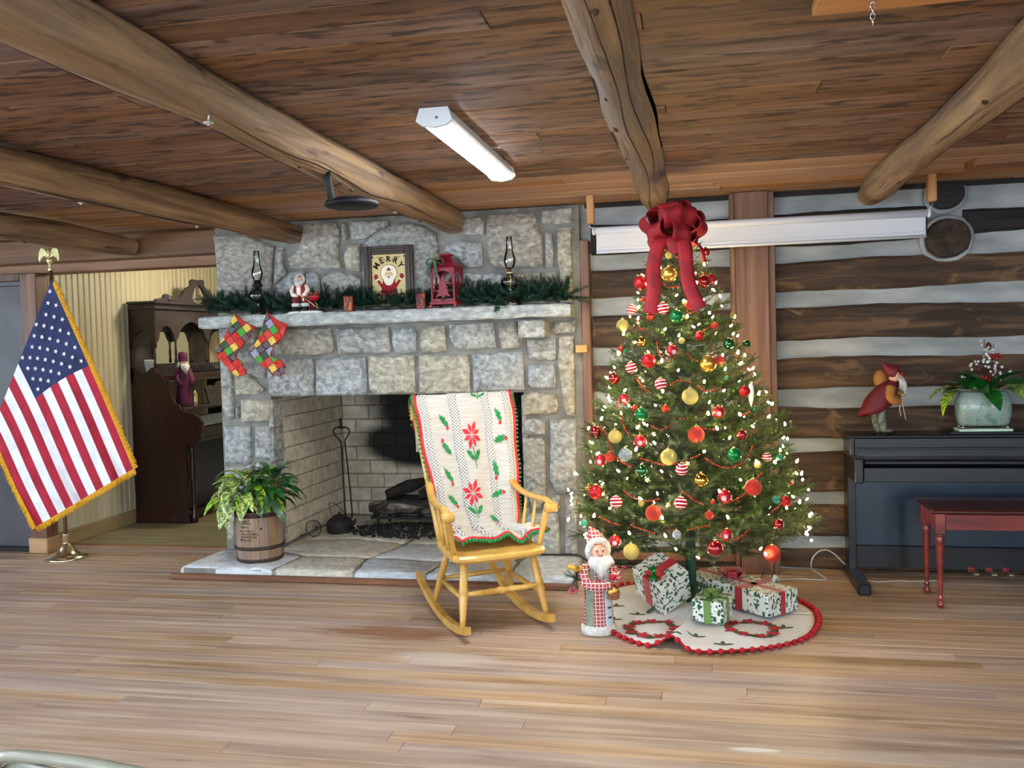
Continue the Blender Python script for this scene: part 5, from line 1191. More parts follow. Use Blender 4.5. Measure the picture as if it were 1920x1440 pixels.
for row, (z, n) in enumerate(((.285, 5), (.270, 6), (.245, 4), (.222, 7), (.200, 9), (.182, 8), (.160, 6))):
    for i in range(n):
        a = -pi/2-.30+.085*i+rn.uniform(-.01, .01)+.03*(row % 3); r = brad(z)+.0012
        for j in range(2):
            aa = a+rn.uniform(-.012, .02); zz = z+rn.uniform(-.004, .004); w = rn.uniform(.002, .006); h = rn.uniform(.002, .007)
            st.add([(r*cos(aa)-w*sin(aa)*-1, r*sin(aa), zz-h), (r*cos(aa)+w*-sin(aa), r*sin(aa), zz-h), (r*cos(aa)+w*-sin(aa), r*sin(aa), zz+h), (r*cos(aa)-w*sin(aa)*-1, r*sin(aa), zz+h)][:0] or
                   [(r*cos(aa-w/r), r*sin(aa-w/r), zz-h), (r*cos(aa+w/r), r*sin(aa+w/r), zz-h), (r*cos(aa+w/r), r*sin(aa+w/r), zz+h), (r*cos(aa-w/r), r*sin(aa-w/r), zz+h)], [(0, 1, 2, 3)])
st.build('worn_stencil', mat('stencil_ink', '4d3a2c', rough=.9), br)
m_auc = mat('spotted_leaf', [(.40, '3f7a2c'), (.50, '8aa63e'), (.60, 'd2d67c')], 55, 3, .35, var=.12, hue=.015, coat=.2); m_dkl = mat('dark_leaf', [(.35, '173f1b'), (.6, '2b6a2a'), (.75, '5c9a3c')], 18, 3, .3, var=.15, hue=.01, coat=.3); m_stem = mat('plant_stem', '4a5c2a', rough=.7)
def leaf_mesh(L, w, droop, m, wav=.0, nm='leaf'):
    vs = []; n = 9
    for i in range(n+1):
        t = i/n; a = droop*t; x = L*(sin(a)/droop if droop else t) if droop else L*t; z = -L*((1-cos(a))/droop) if droop else 0
        hw = w*(sin(pi*min(1, t**.8))**.9)*.5+.0005; hw *= 1+.14*sin(i*2.4)*wav
        vs += [(x, -hw, z+hw*.28), (x, 0, z), (x, hw, z+hw*.28)]
    return MB().add(vs, [(i*3+k, (i+1)*3+k, (i+1)*3+k+1, i*3+k+1) for i in range(n) for k in range(2)], 0, True).mesh(nm, m)
def plant(name, label, loc, leaves, n, rad, meshes, seed, hgt, tilt, sc=(.8, 1.15)):
    rn = random.Random(seed); t = thing(name, label, 'plant', loc)
    for k in range(7):
        a = k*.9; MB().tube([(.02*cos(a), .02*sin(a), 0), (rad*.35*cos(a), rad*.35*sin(a), hgt*.6), (rad*.6*cos(a), rad*.6*sin(a), hgt)], .0035, 5).build('stem', m_stem, t)
    for k in range(n):
        f = (k+.5)/n; a = k*2.39996+rn.uniform(-.3, .3); r = rad*f**.6*rn.uniform(.4, 1.); z = hgt*(1-.55*f)+rn.uniform(-.015, .02)
        inst(meshes[k % len(meshes)], 'leaf', t, (r*cos(a), r*sin(a), z), (rn.uniform(-.5, .5), -radians(tilt*(1-f)+rn.uniform(-12, 14)-18*f), a), rn.uniform(*sc))
    return t
LA = [leaf_mesh(.19, .072, 1.5, m_auc, 1), leaf_mesh(.22, .070, 1.9, m_auc, 1), leaf_mesh(.18, .070, 1.2, m_auc, 1)]; LD = [leaf_mesh(.18, .050, 1.2, m_dkl), leaf_mesh(.21, .054, 1.6, m_dkl), leaf_mesh(.17, .058, .8, m_dkl)]
plant('aucuba_plant', 'yellow-spotted leafy houseplant spilling over the front of the keg', BC+Vector((-.075, -.03, .275)), None, 84, .18, LA, 3, .27, 50)
plant('croton_plant', 'dark green narrow-leaved houseplant in the keg beside the spotted plant', BC+Vector((.10, -.01, .275)), None, 56, .12, LD, 8, .31, 62)

# ================================================================ IN THE FIREPLACE
kt = thing('iron_kettle', 'black cast iron kettle with bail handle in the firebox', 'kettle', (ZP(628, 1004, HZ).x, ZP(628, 1004, HZ).y+.10, HZ+.006))
m_cast = mat('cast_iron', [(.3, '191817'), (.6, '2b2927'), (.8, '3d3a37')], 16, 5, .7, .3, 70, metal=.3)
MB().lathe([(.078, 0), (.098, .006), (.103, .02), (.101, .055), (.104, .06), (.096, .085), (.075, .108), (.052, .118), (.050, .122)], n=26).build('body', m_cast, kt)
MB().lathe([(.052, .120), (.050, .128), (.02, .136), (.008, .138), (.010, .146), (.013, .150), (.002, .156)], n=20).build('lid', m_cast, kt)
MB().tube([(.085, -.02, .05), (.12, -.03, .07), (.145, -.035, .105)], [.022, .015, .010], 9).build('spout', m_cast, kt)
MB().tube(cr([(-.05, 0, .115), (-.075, 0, .15), (-.082, .0, .215), (-.05, 0, .225), (.03, 0, .16), (.052, 0, .115)], 6), .0028, 6).build('bail_handle', m_black, kt)
pk = thing('wire_basket', 'wire mesh basket lying beside the iron kettle', 'basket', (ZP(583, 1010, HZ).x, ZP(583, 1010, HZ).y+.05, HZ+.006))
g = MB(); R0 = .062
for k in range(9):
    a = k*pi/9; g.tube([(R0*sin(t)*cos(a), R0*cos(t)*.9 - .0, R0*sin(t)*sin(a)*1.0+R0*.98) for t in [-pi/2+pi*i/10 for i in range(11)]], .0012, 4)
for t in (.45, .9, 1.35): g.tube([(R0*sin(t)*cos(a), R0*cos(t)*.9, R0*sin(t)*sin(a)+R0*.98) for a in [2*pi*i/16 for i in range(16)]], .0012, 4, closed=True)
g.build('mesh_cage', m_black, pk); MB().tube([(R0*cos(a), 0, R0*sin(a)+R0*.98) for a in [2*pi*i/18 for i in range(18)]], .0025, 5, closed=True).build('rim', m_black, pk)
MB().tube([(-.055, -.01, .02), (-.085, -.02, .012), (-.10, -.02, .018)], .003, 5).tube([(-.055, -.01, .02), (-.09, -.03, .006), (-.11, -.03, .006)], .003, 5).build('handle', m_black, pk)
tb, tt = ZP(655, 984, HZ), YP(637, 786, 6.70)
tg = thing('fire_tongs', 'tall black iron fire tongs leaning in the firebox corner', 'tongs', tb)
def TT(px, py):
    f = (984-py)/(984-786); return YP(px, py, tb.y+(tt.y-tb.y)*f)-tb
MB().tube(cr([TT(639, 800), TT(628, 803), TT(625, 811), TT(637, 826), TT(640, 840), TT(648, 965), TT(655, 975), TT(657, 982)], 5), .006, 7).build('arm', m_black, tg)
MB().tube(cr([TT(639, 800), TT(652, 803), TT(655, 811), TT(647, 826), TT(648, 840), TT(660, 955), TT(657, 972), TT(656, 982)], 5), .006, 7).build('arm', m_black, tg)
MB().tube([TT(639, 801), TT(638, 788)], .006, 7).ball(TT(638, 786), .011, 9, 7).build('handle', m_black, tg); MB().ball(TT(640, 802), .022, 10, 6, sc=(1.4, .8, .35)).build('pivot', m_black, tg)
# gas log set
LX, LY = -2.12, 6.62
lg = thing('log_grate', 'black iron fire grate under the burnt logs in the firebox', 'grate', (LX, LY, HZ+.006))
for y in (-.13, .13): MB().bbox((0, y, .085), (.80, .018, .022), .003).build('rail', m_black, lg)
for x in (-.36, -.18, 0, .18, .36): MB().tube([(x, -.165, .165), (x, -.155, .095), (x, .15, .095)], .009, 6).build('bar', m_black, lg)
for x in (-.34, .34):
    for y in (-.13, .13): MB().bbox((x, y, .038), (.018, .018, .076), .002).build('leg', m_black, lg)
m_burn = mat('burnt_log', [(.35, '161413'), (.5, '2d2926'), (.62, '6b645c'), (.75, 'a59c90')], (4, 14, 14), 7, .9, 1., (9, 36, 36), dist=1.5, bdist=.03); m_burn2 = mat('charred_log', [(.4, '0f0e0e'), (.6, '25211f'), (.78, '4f4a45')], (4, 14, 14), 7, .9, 1., (9, 36, 36), dist=1.5, bdist=.03)
def fire_log(label, a, b_, r, m, seed):
    a = Vector(a); b_ = Vector(b_); rn = random.Random(seed); n = 14; g = MB(); mid = (a+b_)/2; ax = (b_-a); L = ax.length; q = ax.to_track_quat('X', 'Z').to_matrix(); K = 11; vs = []
    for i in range(n+1):
        t = i/n; rr = r*(1-.25*abs(2*t-1)**4)*(1+.10*sin(t*9+seed))
        if i in (0, n): rr *= .82
        for k in range(K): an = 2*pi*k/K; s_ = rr*(1+.10*sin(3*an+seed+t*3)+rn.uniform(-.07, .07)); vs.append(q @ Vector(((t-.5)*L, s_*cos(an), s_*sin(an))))
    g.add(vs, [(i*K+k, (i+1)*K+k, (i+1)*K+(k+1) % K, i*K+(k+1) % K) for i in range(n) for k in range(K)]+[tuple(range(K)), tuple(n*K+k for k in range(K))[::-1]], 0, True)
    o = g.build('fire_log', m, None, mid); return tag(o, label, 'log')
zt_ = HZ+.006+.104
fire_log('long ash-grey fire log lying along the front of the grate', (LX-.42, LY-.09, zt_+.055), (LX+.36, LY-.08, zt_+.055), .055, m_burn, 1)
fire_log('dark charred fire log at the rear of the grate', (LX-.34, LY+.09, zt_+.062), (LX+.38, LY+.09, zt_+.066), .062, m_burn2, 2)
fire_log('leaning brown fire log rising across the log pile', (LX-.30, LY-.05, zt_+.145), (LX-.02, LY+.09, zt_+.235), .046, m_burn2, 3)
fire_log('short knotty fire log bridging the top of the pile', (LX-.02, LY-.06, zt_+.15), (LX+.28, LY+.10, zt_+.24), .048, m_burn, 4)
eb_ = MB(); rn = random.Random(6)
for k in range(900):
    a = rn.uniform(0, 2*pi); r = rn.uniform(0, 1)**.5; x, y = LX+.02+r*cos(a)*.60, 6.40+r*sin(a)*.26; h = .035*(1-r)**.5; s_ = rn.uniform(.012, .022)
    if r > .93 and rn.random() < .4: continue
    R_ = Euler((rn.uniform(0, 6), rn.uniform(0, 6), rn.uniform(0, 6))).to_matrix(); eb_.box((x, y, HZ+.012+h*rn.uniform(.2, 1)), (s_, s_*.8, s_*.7), 0, R_, .7)
tag(eb_.build('ember_bed', mat('lava_rock', [(.35, '131313'), (.6, '262626'), (.8, '454341')], 40, 3, .9, .6, 80)), 'bed of black lava rock spread under the fire grate', 'embers', kind='stuff')

# ================================================================ ON THE MANTEL
MY = 5.68
m_gneed = mat('garland_needle', [(.3, '0f2a1e'), (.6, '1c4030'), (.85, '2f5a42')], 9, 3, .55, var=.2)
def spray(seed, L=.15):
    rn = random.Random(seed); g = MB()
    for k in range(5):
        d = Vector((1, rn.uniform(-.7, .7), rn.uniform(-.5, .6))); needle_twig(g, Vector((0, 0, 0)), d, L*rn.uniform(.6, 1.), rn, .8, .024, 0, .0022)
    return g.mesh('spray', [m_gneed, m_bark])
SPR = [spray(s_) for s_ in range(5)]
gd = thing('pine_garland', 'dark green artificial pine garland lying along the stone mantel', 'garland', (-2.06, 5.71, MANTZ)); rn = random.Random(12)
for k in range(150):
    x = -1.27+2.5*k/149+rn.uniform(-.02, .02); up = rn.uniform(0, 85); az = rn.uniform(0, 2*pi)
    if any(abs(x-2.06+2.06-(YP(q_, 580, 5.61).x+2.06)) < .075 for q_ in (655, 790)): up = rn.uniform(60, 88); az = abs(az) % pi
    if 5.71+.13*sin(az)*cos(radians(up)) > 5.775: az = -az
    inst(SPR[k % 5], 'spray', gd, (x, rn.uniform(-.05, .0), .035+rn.uniform(0, .02)), (rn.uniform(-1, 1), -radians(up), az), rn.uniform(.8, 1.2) if not (-.1 < x < .45) else rn.uniform(.6, .85))
for px, py, dz in ((395, 560, 1), (410, 545, 1), (990, 530, 1), (1010, 540, 1), (1062, 545, 1), (890, 540, 1), (912, 545, 1), (1040, 550, 1), (925, 550, 1)):
    q = YP(px, py+25, 5.68)-Vector(gd.location); inst(SPR[px % 5], 'spray', gd, (q.x, q.y, max(.02, q.z-.04)), (0, -radians(70), .5*px), 1.15)
MB().tube([(-1.27+2.52*i/40, -.02+.015*sin(i*1.3), .03+.008*sin(i*2.1)) for i in range(41)], .007, 6).build('core_wire', m_bark, gd)
# oil lamps
def thin_glass(name, tr, col):
    m = bpy.data.materials.new(name); m.use_nodes = True; nt = m.node_tree; N = nt.nodes; L = nt.links; N.remove(N['Principled BSDF'])
    t = N.new('ShaderNodeBsdfTransparent'); t.inputs[0].default_value = c(col); g = N.new('ShaderNodeBsdfGlossy'); g.inputs['Roughness'].default_value = .04; fr = N.new('ShaderNodeFresnel'); fr.inputs[0].default_value = 1.5
    ad = N.new('ShaderNodeMath'); ad.operation = 'ADD'; ad.inputs[1].default_value = max(0., 1-tr-.05); L.new(fr.outputs[0], ad.inputs[0]); mx = N.new('ShaderNodeMixShader'); L.new(ad.outputs[0], mx.inputs[0]); L.new(t.outputs[0], mx.inputs[1]); L.new(g.outputs[0], mx.inputs[2]); L.new(mx.outputs[0], N['Material Output'].inputs[0]); return m
m_chim = thin_glass('chimney_glass', .93, 'fafbfa')
def oil_lamp(label, px, py, spec, oil):
    p = YP(px, py, 5.655); t = thing('oil_lamp', label, 'lamp', (p.x, 5.655, MANTZ))
    MB().lathe(spec['base'], n=24).build('glass_base', m_lampg, t)
    MB().lathe(spec['burner'], n=18).build('burner', spec['bm'], t)
    b0 = spec['burner'][-1][1]
    pr = [(r, b0+z) for r, z in ((.026, -.004), (.036, .025), (.040, .05), (.034, .075), (.024, .105), (.021, .15), (.020, .20), (.0185, .20), (.0195, .15), (.0225, .105), (.032, .075), (.0375, .05), (.034, .025), (.025, -.002))]
    t2 = MB().lathe(pr, n=20); t2.f = t2.f[:-2]; t2.m = t2.m[:-2]; t2.s = t2.s[:-2]; t2.build('chimney', m_chim, t)
    if oil: MB().tube([(0, 0, spec['wick'][0]), (.004, 0, spec['wick'][1])], .006, 6, flat=.4).build('wick', mat('wick_cotton', 'c9a878', rough=.9), t)
    return t
m_lampg = thin_glass('lamp_glass', .86, 'e6ebe6')
oil_lamp('smoky glass oil lamp with dark burner beside the small Santa with barrow', 485, 590, dict(base=[(.054, 0), (.056, .006), (.050, .012), (.028, .04), (.018, .062), (.020, .07), (.018, .078), (.024, .09), (.058, .11), (.066, .135), (.060, .160), (.036, .178), (.022, .184)], burner=[(.022, .182), (.024, .196), (.036, .204), (.038, .210), (.028, .216), (.024, .236), (.016, .244)], bm=m_black, wick=(.10, .18)), False)
oil_lamp('clear glass oil lamp with brass burner near the mantel end', 958, 574, dict(base=[(.066, 0), (.068, .012), (.062, .03), (.040, .062), (.024, .09), (.022, .105), (.024, .112), (.050, .125), (.064, .148), (.062, .168), (.040, .188), (.022, .196)], burner=[(.020, .194), (.022, .206), (.034, .212), (.034, .217), (.022, .222), (.020, .242), (.012, .250)], bm=m_brass, wick=(.11, .195)), True)
# framed picture
fa = YP(731, 575, 5.735); FWd, FHt = .356, .43
pf = thing('framed_picture', 'dark-framed MERRY Santa needlework picture propped on the mantel', 'picture', (fa.x, 5.735, MANTZ+.012), 0)
m_frm = mat('frame_walnut', [(.3, '2a1d16'), (.6, '3f2d22'), (.85, '574032')], (8, 8, 3), 5, .4, .1, 40); m_linen = mat('cream_linen', [(.4, 'c9b27c'), (.6, 'd6c190')], 160, 2, .9, .3, 200)
for (x0, x1, z0, z1) in ((-FWd/2, -FWd/2+.058, 0, FHt), (FWd/2-.058, FWd/2, 0, FHt), (-FWd/2+.058, FWd/2-.058, FHt-.058, FHt), (-FWd/2+.058, FWd/2-.058, 0, .058)):
    fr = MB().bbox(((x0+x1)/2, 0, (z0+z1)/2), (x1-x0, .024, z1-z0), .004).build('frame_rail', m_frm, pf)
    sx, sz = x1-x0, z1-z0; MB().bbox(((x0+x1)/2, -.014, (z0+z1)/2), (sx if sx > sz else .022, .012, sz if sz > sx else .022), .004).build('moulding', m_frm, fr)
cv = MB().bbox((0, .004, FHt/2), (FWd-.11, .006, FHt-.11), .001).build('needlework', m_linen, pf)
def flat(name, poly, m, y=-.0010, par=None): return MB().prism(poly, y, y+.002, 'y').build(name, m, par or pf)
m_ared = mat('stitch_red', '8c1a20', rough=.9); m_acr = mat('stitch_cream', 'e9e0cc', rough=.9); m_abl = mat('stitch_black', '231a16', rough=.9); m_agn = mat('stitch_green', '22402a', rough=.9); m_apk = mat('stitch_pink', 'cfae86', rough=.9); m_abu = mat('stitch_blue', '2c4068', rough=.9); m_agd = mat('stitch_gold', 'a88a44', rough=.9)
def el(cx, cz, rx, rz, a0=0, a1=2*pi, n=18): return [(cx+rx*cos(a0+(a1-a0)*i/n), cz+rz*sin(a0+(a1-a0)*i/n)) for i in range(n+(1 if a1-a0 < 6.2 else 0))]
cz = .20
flat('halo', el(0, cz+.045, .062, .062), m_agd, -.0002); flat('hood', el(0, cz+.045, .056, .056), m_acr, -.0012); flat('hat', [(-.018, cz+.062), (.018, cz+.062), (0, cz+.085)], m_ared, -.0022); flat('face', el(0, cz+.035, .030, .022), m_apk, -.0022)
flat('beard', el(0, cz+.005, .036, .045, pi, 2*pi)+el(0, cz+.008, .036, .02, 0, pi), m_acr, -.0032); flat('mouth', el(0, cz+.018, .010, .005), m_ared, -.0042)
flat('robe', [(-.062, .090), (.062, .090), (.052, .150), (.040, cz), (-.040, cz), (-.052, .150)], m_ared, -.0002)
for s_ in (-1, 1):
    flat('arm', [(s_*.040, .165), (s_*.078, .205), (s_*.088, .195), (s_*.050, .140)][::s_], m_ared, -.0008); flat('cuff', [(s_*.070, .206), (s_*.082, .218), (s_*.094, .204), (s_*.084, .192)][::s_], m_acr, -.0012); flat('mitten', el(s_*.092, .222, .014, .018), m_ared, -.0012)
    flat('corner_mark', [(s_*.108, .350), (s_*.120, .350), (s_*.120, .362), (s_*.108, .362)][::s_], m_abu, -.0005); flat('scroll', el(s_*.06, .352, .026, .006), m_agd, -.0004)
    for k in range(3): flat('sprig', el(s_*(.078+.014*k), .098+.008*(k % 2), .009, .006), m_agn, -.0006)
flat('base_bar', [(-.066, .084), (.066, .084), (.066, .108), (-.066, .108)], mat('stitch_brick', 'a8442c', rough=.9), -.0018)
for ch_, a in (('M', 148), ('E', 119), ('R', 90), ('R', 61), ('Y', 32)):
    cu = bpy.data.curves.new('letter', 'FONT'); cu.body = ch_; cu.size = .054; cu.align_x = 'CENTER'; cu.extrude = .001; cu.offset = .0016
    o = bpy.data.objects.new('letter', cu); COL.objects.link(o); ar = radians(a); o.location = (.084*cos(ar), -.0012, cz+.047+.076*sin(ar)); o.rotation_euler = (radians(90), -(ar-pi/2), 0)
    dg = bpy.context.evaluated_depsgraph_get(); me = bpy.data.meshes.new_from_object(o.evaluated_get(dg)); me.name = 'letter'; mw = o.matrix_basis.copy(); bpy.data.objects.remove(o); me.materials.clear(); me.materials.append(m_abl)
    o2 = bpy.data.objects.new('letter', me); COL.objects.link(o2); o2.matrix_basis = mw; o2.parent = pf
for s_ in (-1, 1): flat('dot', el(s_*.030, cz+.137, .004, .004, n=8), m_abl, -.001)
# foil candles
m_foil = mat('copper_foil', [(.38, '3a0c0c'), (.52, '5e1a14'), (.66, '9a5428')], (40, 40, 9), 5, .4, .8, (50, 50, 10), metal=.3, dist=1.5); m_wax = mat('red_wax', '7d1620', rough=.5)
for px, py, lab in ((655, 582, 'square red foil candle between the small Santa and the picture'), (790, 578, 'square red foil candle beside the red lantern')):
    p = YP(px, py, 5.61); t = thing('foil_candle', lab, 'candle', (p.x, 5.612, MANTZ), .15)
    MB().bbox((0, 0, .051), (.064, .064, .102), .004).build('body', m_foil, t); MB().bbox((0, 0, .104), (.052, .052, .004), .002).build('wax', m_wax, t); MB().tube([(0, 0, .104), (.002, 0, .118)], .0018, 5).build('wick', m_black, t)
# red lantern
p = YP(840, 577, 5.66); ln = thing('red_lantern', 'red metal lantern with cut-out pine trees and a green bow', 'lantern', (p.x, 5.66, MANTZ), -.10)
m_lred = mat('lantern_red', [(.4, '6e0c1c'), (.6, '861428')], 14, 3, .4); w = .155
MB().bbox((0, 0, .032), (w+.03, w+.03, .020), .003).build('base', m_lred, ln)
for sx in (-1, 1):
    for sy in (-1, 1):
        MB().bbox((sx*(w/2+.008), sy*(w/2+.008), .011), (.02, .02, .022), .002).build('foot', m_lred, ln); MB().bbox((sx*w/2, sy*w/2, .152), (.014, .014, .222), .002).build('corner_post', m_lred, ln)
tp = [(0, .215), (.016, .185), (.008, .185), (.026, .160), (.014, .162), (.036, .132), (.020, .136), (.046, .102), (.026, .106), (.054, .072), (.008, .080), (.008, .055)]; tp = tp+[(-x, z) for x, z in tp[::-1]]
for k in range(4):
    R_ = Matrix.Rotation(k*pi/2, 4, 'Z'); T_ = Matrix.Translation((0, -w/2, 0))
    g = MB().prism([(-w/2, .042), (w/2, .042), (w/2, .060), (-w/2, .060)], -.003, .003, 'y').xf(R_ @ T_); pn = g.build('lower_rail', m_lred, ln)
    arc = [(-w/2, .262), (-w/2, .19)]+[(-(w/2-.012)*cos(pi*i/10), .190+.052*sin(pi*i/10)) for i in range(11)]+[(w/2, .19), (w/2, .262)]
    MB().prism(arc, -.003, .003, 'y').xf(R_ @ T_).build('arch_panel', m_lred, ln); MB().prism(tp, -.003, .003, 'y').xf(R_ @ T_).build('pine_cutout', m_lred, ln)
    for z in (.11, .155): MB().prism([(-w/2, z), (w/2, z), (w/2, z+.005), (-w/2, z+.005)], -.002, .002, 'y').xf(R_ @ T_).build('cross_bar', m_lred, ln)
MB().add([(sx*(w/2+.02), sy*(w/2+.02), .262) for sx, sy in ((-1, -1), (1, -1), (1, 1), (-1, 1))]+[(sx*.028, sy*.028, .345) for sx, sy in ((-1, -1), (1, -1), (1, 1), (-1, 1))], [(3, 2, 1, 0), (4, 5, 6, 7), (0, 1, 5, 4), (1, 2, 6, 5), (2, 3, 7, 6), (3, 0, 4, 7)]).build('roof', m_lred, ln)
MB().bbox((0, 0, .352), (.07, .07, .012), .003).build('roof_cap', m_lred, ln)
m_grib = mat('green_ribbon', '1f5a40', rough=.6)
lb = thing('lantern_bow', 'green ribbon bow with gold pine sprig on the red lantern roof', 'bow', Vector(ln.location)+Vector((-.055, -.088, .315)))
for s_ in (-1, 1): ribbon([(0, 0, 0), (s_*.025, -.006, .012), (s_*.055, -.004, -.005), (s_*.05, 0, -.03), (0, 0, -.004)], .02, (0, 1, .2), 'loop', lb, m_grib, .0015)
ribbon([(0, -.006, 0), (.006, -.012, -.05), (.012, -.010, -.105)], .022, (1, 0, 0), 'tail', lb, m_grib, .0015); ribbon([(-.004, -.004, 0), (-.035, -.006, -.04), (-.05, -.004, -.10)], .018, (1, 0, 0), 'tail', lb, m_grib, .0015)
g = MB()
for k in range(9): a = k*2.4; needle_twig(g, Vector((0, -.006, .006)), Vector((cos(a), -.3, sin(a)+.5)), .035, random.Random(k), .7, .012)
g.build('gold_sprig', [m_gilt, m_gilt], lb)
# stockings hung on the mantel edge
def clip(poly, cell):
    out = poly
    for i in range(len(cell)):
        a, b_ = cell[i], cell[(i+1) % len(cell)]; inp = out; out = []
        if not inp: break
        side = lambda p_: (b_[0]-a[0])*(p_[1]-a[1])-(b_[1]-a[1])*(p_[0]-a[0])
        for j in range(len(inp)):
            p_, q = inp[j], inp[(j+1) % len(inp)]; sp_, sq = side(p_), side(q)
            if sp_ >= 0: out.append(p_)
            if (sp_ >= 0) != (sq >= 0): t = sp_/(sp_-sq); out.append((p_[0]+(q[0]-p_[0])*t, p_[1]+(q[1]-p_[1])*t))
    return out
m_pt = [mat('patch_red', [(.45, 'b0201c'), (.6, 'd8402c')], 90, 2, .85), mat('patch_green', '3f9a3c', rough=.85), mat('patch_yellow', [(.4, 'c9a83c'), (.6, 'dcc466')], 60, 2, .85), mat('patch_navy', '1a1c3c', rough=.85), mat('patch_forest', [(.4, '2c4a34'), (.6, '3d5c48')], 60, 2, .85), mat('patch_coral', 'c8443c', rough=.85), mat('patch_grey', '8f97ac', rough=.85)]
m_sred = mat('stocking_red', [(.3, '9a1c18'), (.7, 'c23426')], 60, 3, .85, .3, 120)
def stocking(label, outline, cuff, seed, pal):
    rn = random.Random(seed); P_ = [YP(360+x/4, 380+y/4, 5.562) for x, y in outline]; o = P_[0]; t = thing('stocking', label, 'stocking', o)
    loc = [(q.x-o.x, q.z-o.z) for q in P_]; MB().prism(loc, -.004, .010, 'y').build('body', m_sred, t)
    area = sum(loc[i][0]*loc[(i+1) % len(loc)][1]-loc[(i+1) % len(loc)][0]*loc[i][1] for i in range(len(loc)))
    Q = loc if area > 0 else loc[::-1]
    MB().tube([(x, -.003, z) for x, z in loc], .0035, 5, closed=True).build('piping', m_sred, t)
    s_ = .052; ang = radians(-12); ca, sa = cos(ang), sin(ang); n = 0
    for i in range(-9, 10):
        for j in range(-9, 10):
            ctr = ((i+.5)*s_*.7071+(j+.5)*s_*.7071, (j-i)*s_*.7071); cell = [(ctr[0]+dx, ctr[1]+dz) for dx, dz in ((s_*.68, 0), (0, s_*.68), (-s_*.68, 0), (0, -s_*.68))]
            cell = [(x*ca-z*sa, x*sa+z*ca) for x, z in cell]; pl = clip(Q, cell)
            if len(pl) < 3: continue
            ar = abs(sum(pl[k][0]*pl[(k+1) % len(pl)][1]-pl[(k+1) % len(pl)][0]*pl[k][1] for k in range(len(pl))))/2
            if ar < 6e-5: continue
            cx = sum(q[0] for q in pl)/len(pl); cz_ = sum(q[1] for q in pl)/len(pl)
            if (cz_ > cuff[0]*cx+cuff[1]): continue
            m = m_pt[pal[(i*2+j*3) % len(pal)]]; pl = [(cx+(x-cx)*.95, cz_+(z-cz_)*.95) for x, z in pl]
            pp = MB().prism(pl, -.0075-.001*rn.random(), -.003, 'y').build('patch', m, t)
            if m is m_pt[3]:
                g = MB()
                for a in range(-3, 4):
                    for b_ in range(-3, 4):
                        x, z = cx+a*.0085+(b_ % 2)*.004, cz_+b_*.0085
                        if len(clip([(x-.0015, z-.0015), (x+.0015, z-.0015), (x+.0015, z+.0015), (x-.0015, z+.0015)], cell)) == 4 and ar > 4e-4 and abs(a)+abs(b_) < 4: g.box((x, -.0088, z), (.0032, .001, .0032))
                if g.v: g.build('dots', m_acr, pp)
    cl = [(x, z) for x, z in ((cuffp[0], cuffp[1]) for cuffp in [])]
    MB().tube([(0, 0, 0), (.0, .01, .02), (.0, .03, .03)], .002, 5).build('hanging_loop', m_sred, t)
    return t
stocking('patchwork Christmas stocking hanging nearest the mantel end', [(320, 838), (400, 900), (470, 932), (440, 985), (390, 1055), (342, 1120), (330, 1158), (395, 1215), (410, 1250), (398, 1288), (350, 1302), (318, 1290), (250, 1212), (192, 1152), (180, 1105), (212, 1052), (258, 992), (288, 900)], (-.62, -.032), 1, [0, 1, 5, 3, 2, 0, 4])
stocking('patchwork Christmas stocking hanging toward the small Santa', [(562, 822), (640, 885), (714, 915), (690, 990), (640, 1060), (592, 1120), (590, 1150), (680, 1195), (702, 1235), (690, 1285), (650, 1300), (612, 1296), (540, 1230), (455, 1160), (438, 1125), (465, 1075), (505, 1010), (540, 900)], (-.62, -.034), 2, [2, 1, 3, 0, 4, 3, 5, 6])
# small Santa with a wheelbarrow
p = YP(572, 581, 5.60); sw_ = thing('santa_with_barrow', 'small red Santa figurine pushing a red wheelbarrow on the mantel', 'figurine', (p.x, 5.60, MANTZ))
m_sno = mat('snow_base', 'dcdcda', rough=.8); m_srd = mat('santa_red', [(.4, '7d1420'), (.6, '9c2030')], 20, 3, .7); m_scm = mat('santa_cream', 'e6ded0', rough=.8)
MB().lathe([(.13, 0), (.128, .008), (.10, .014), (.05, .018), (.002, .019)], n=24, sy=.28).build('snow_base', m_sno, sw_)
bx = -.030
for s_ in (-1, 1):
    MB().lathe([(.020, .016), (.024, .022), (.024, .035), (.018, .045)], (bx+s_*.036, -.005, 0), 10, sy=1.3).build('boot', m_black, sw_)
    MB().lathe([(.026, .045), (.030, .052), (.030, .064), (.024, .070)], (bx+s_*.034, 0, 0), 12).build('boot_cuff', m_fur, sw_)
    MB().tube([(bx+s_*.034, 0, .066), (bx+s_*.030, 0, .095), (bx+s_*.022, 0, .125)], [.024, .028, .028], 10).build('trouser_leg', m_srd, sw_)
    MB().tube([(bx+s_*.040, 0, .190), (bx+s_*.058, -.006, .155), (bx+s_*.045+.004, -.03, .125), (bx+s_*.02+.015, -.045, .118)], [.016, .018, .015, .011], 9).build('sleeve', m_scm, sw_)
    MB().ball((bx+s_*.018+.018, -.048, .117), .010, 8, 6).build('hand', m_skin, sw_)
MB().lathe([(.046, .115), (.052, .13), (.050, .16), (.042, .19), (.024, .205)], (bx, 0, 0), 16, sy=.75).build('vest', m_srd, sw_); MB().bbox((bx+.004, -.034, .155), (.03, .012, .075), .004).build('shirt_front', m_scm, sw_)
MB().ball((bx+.004, -.006, .225), .027, 12, 9).ball((bx+.006, -.034, .224), .006, 7, 5).build('head', m_skin, sw_)
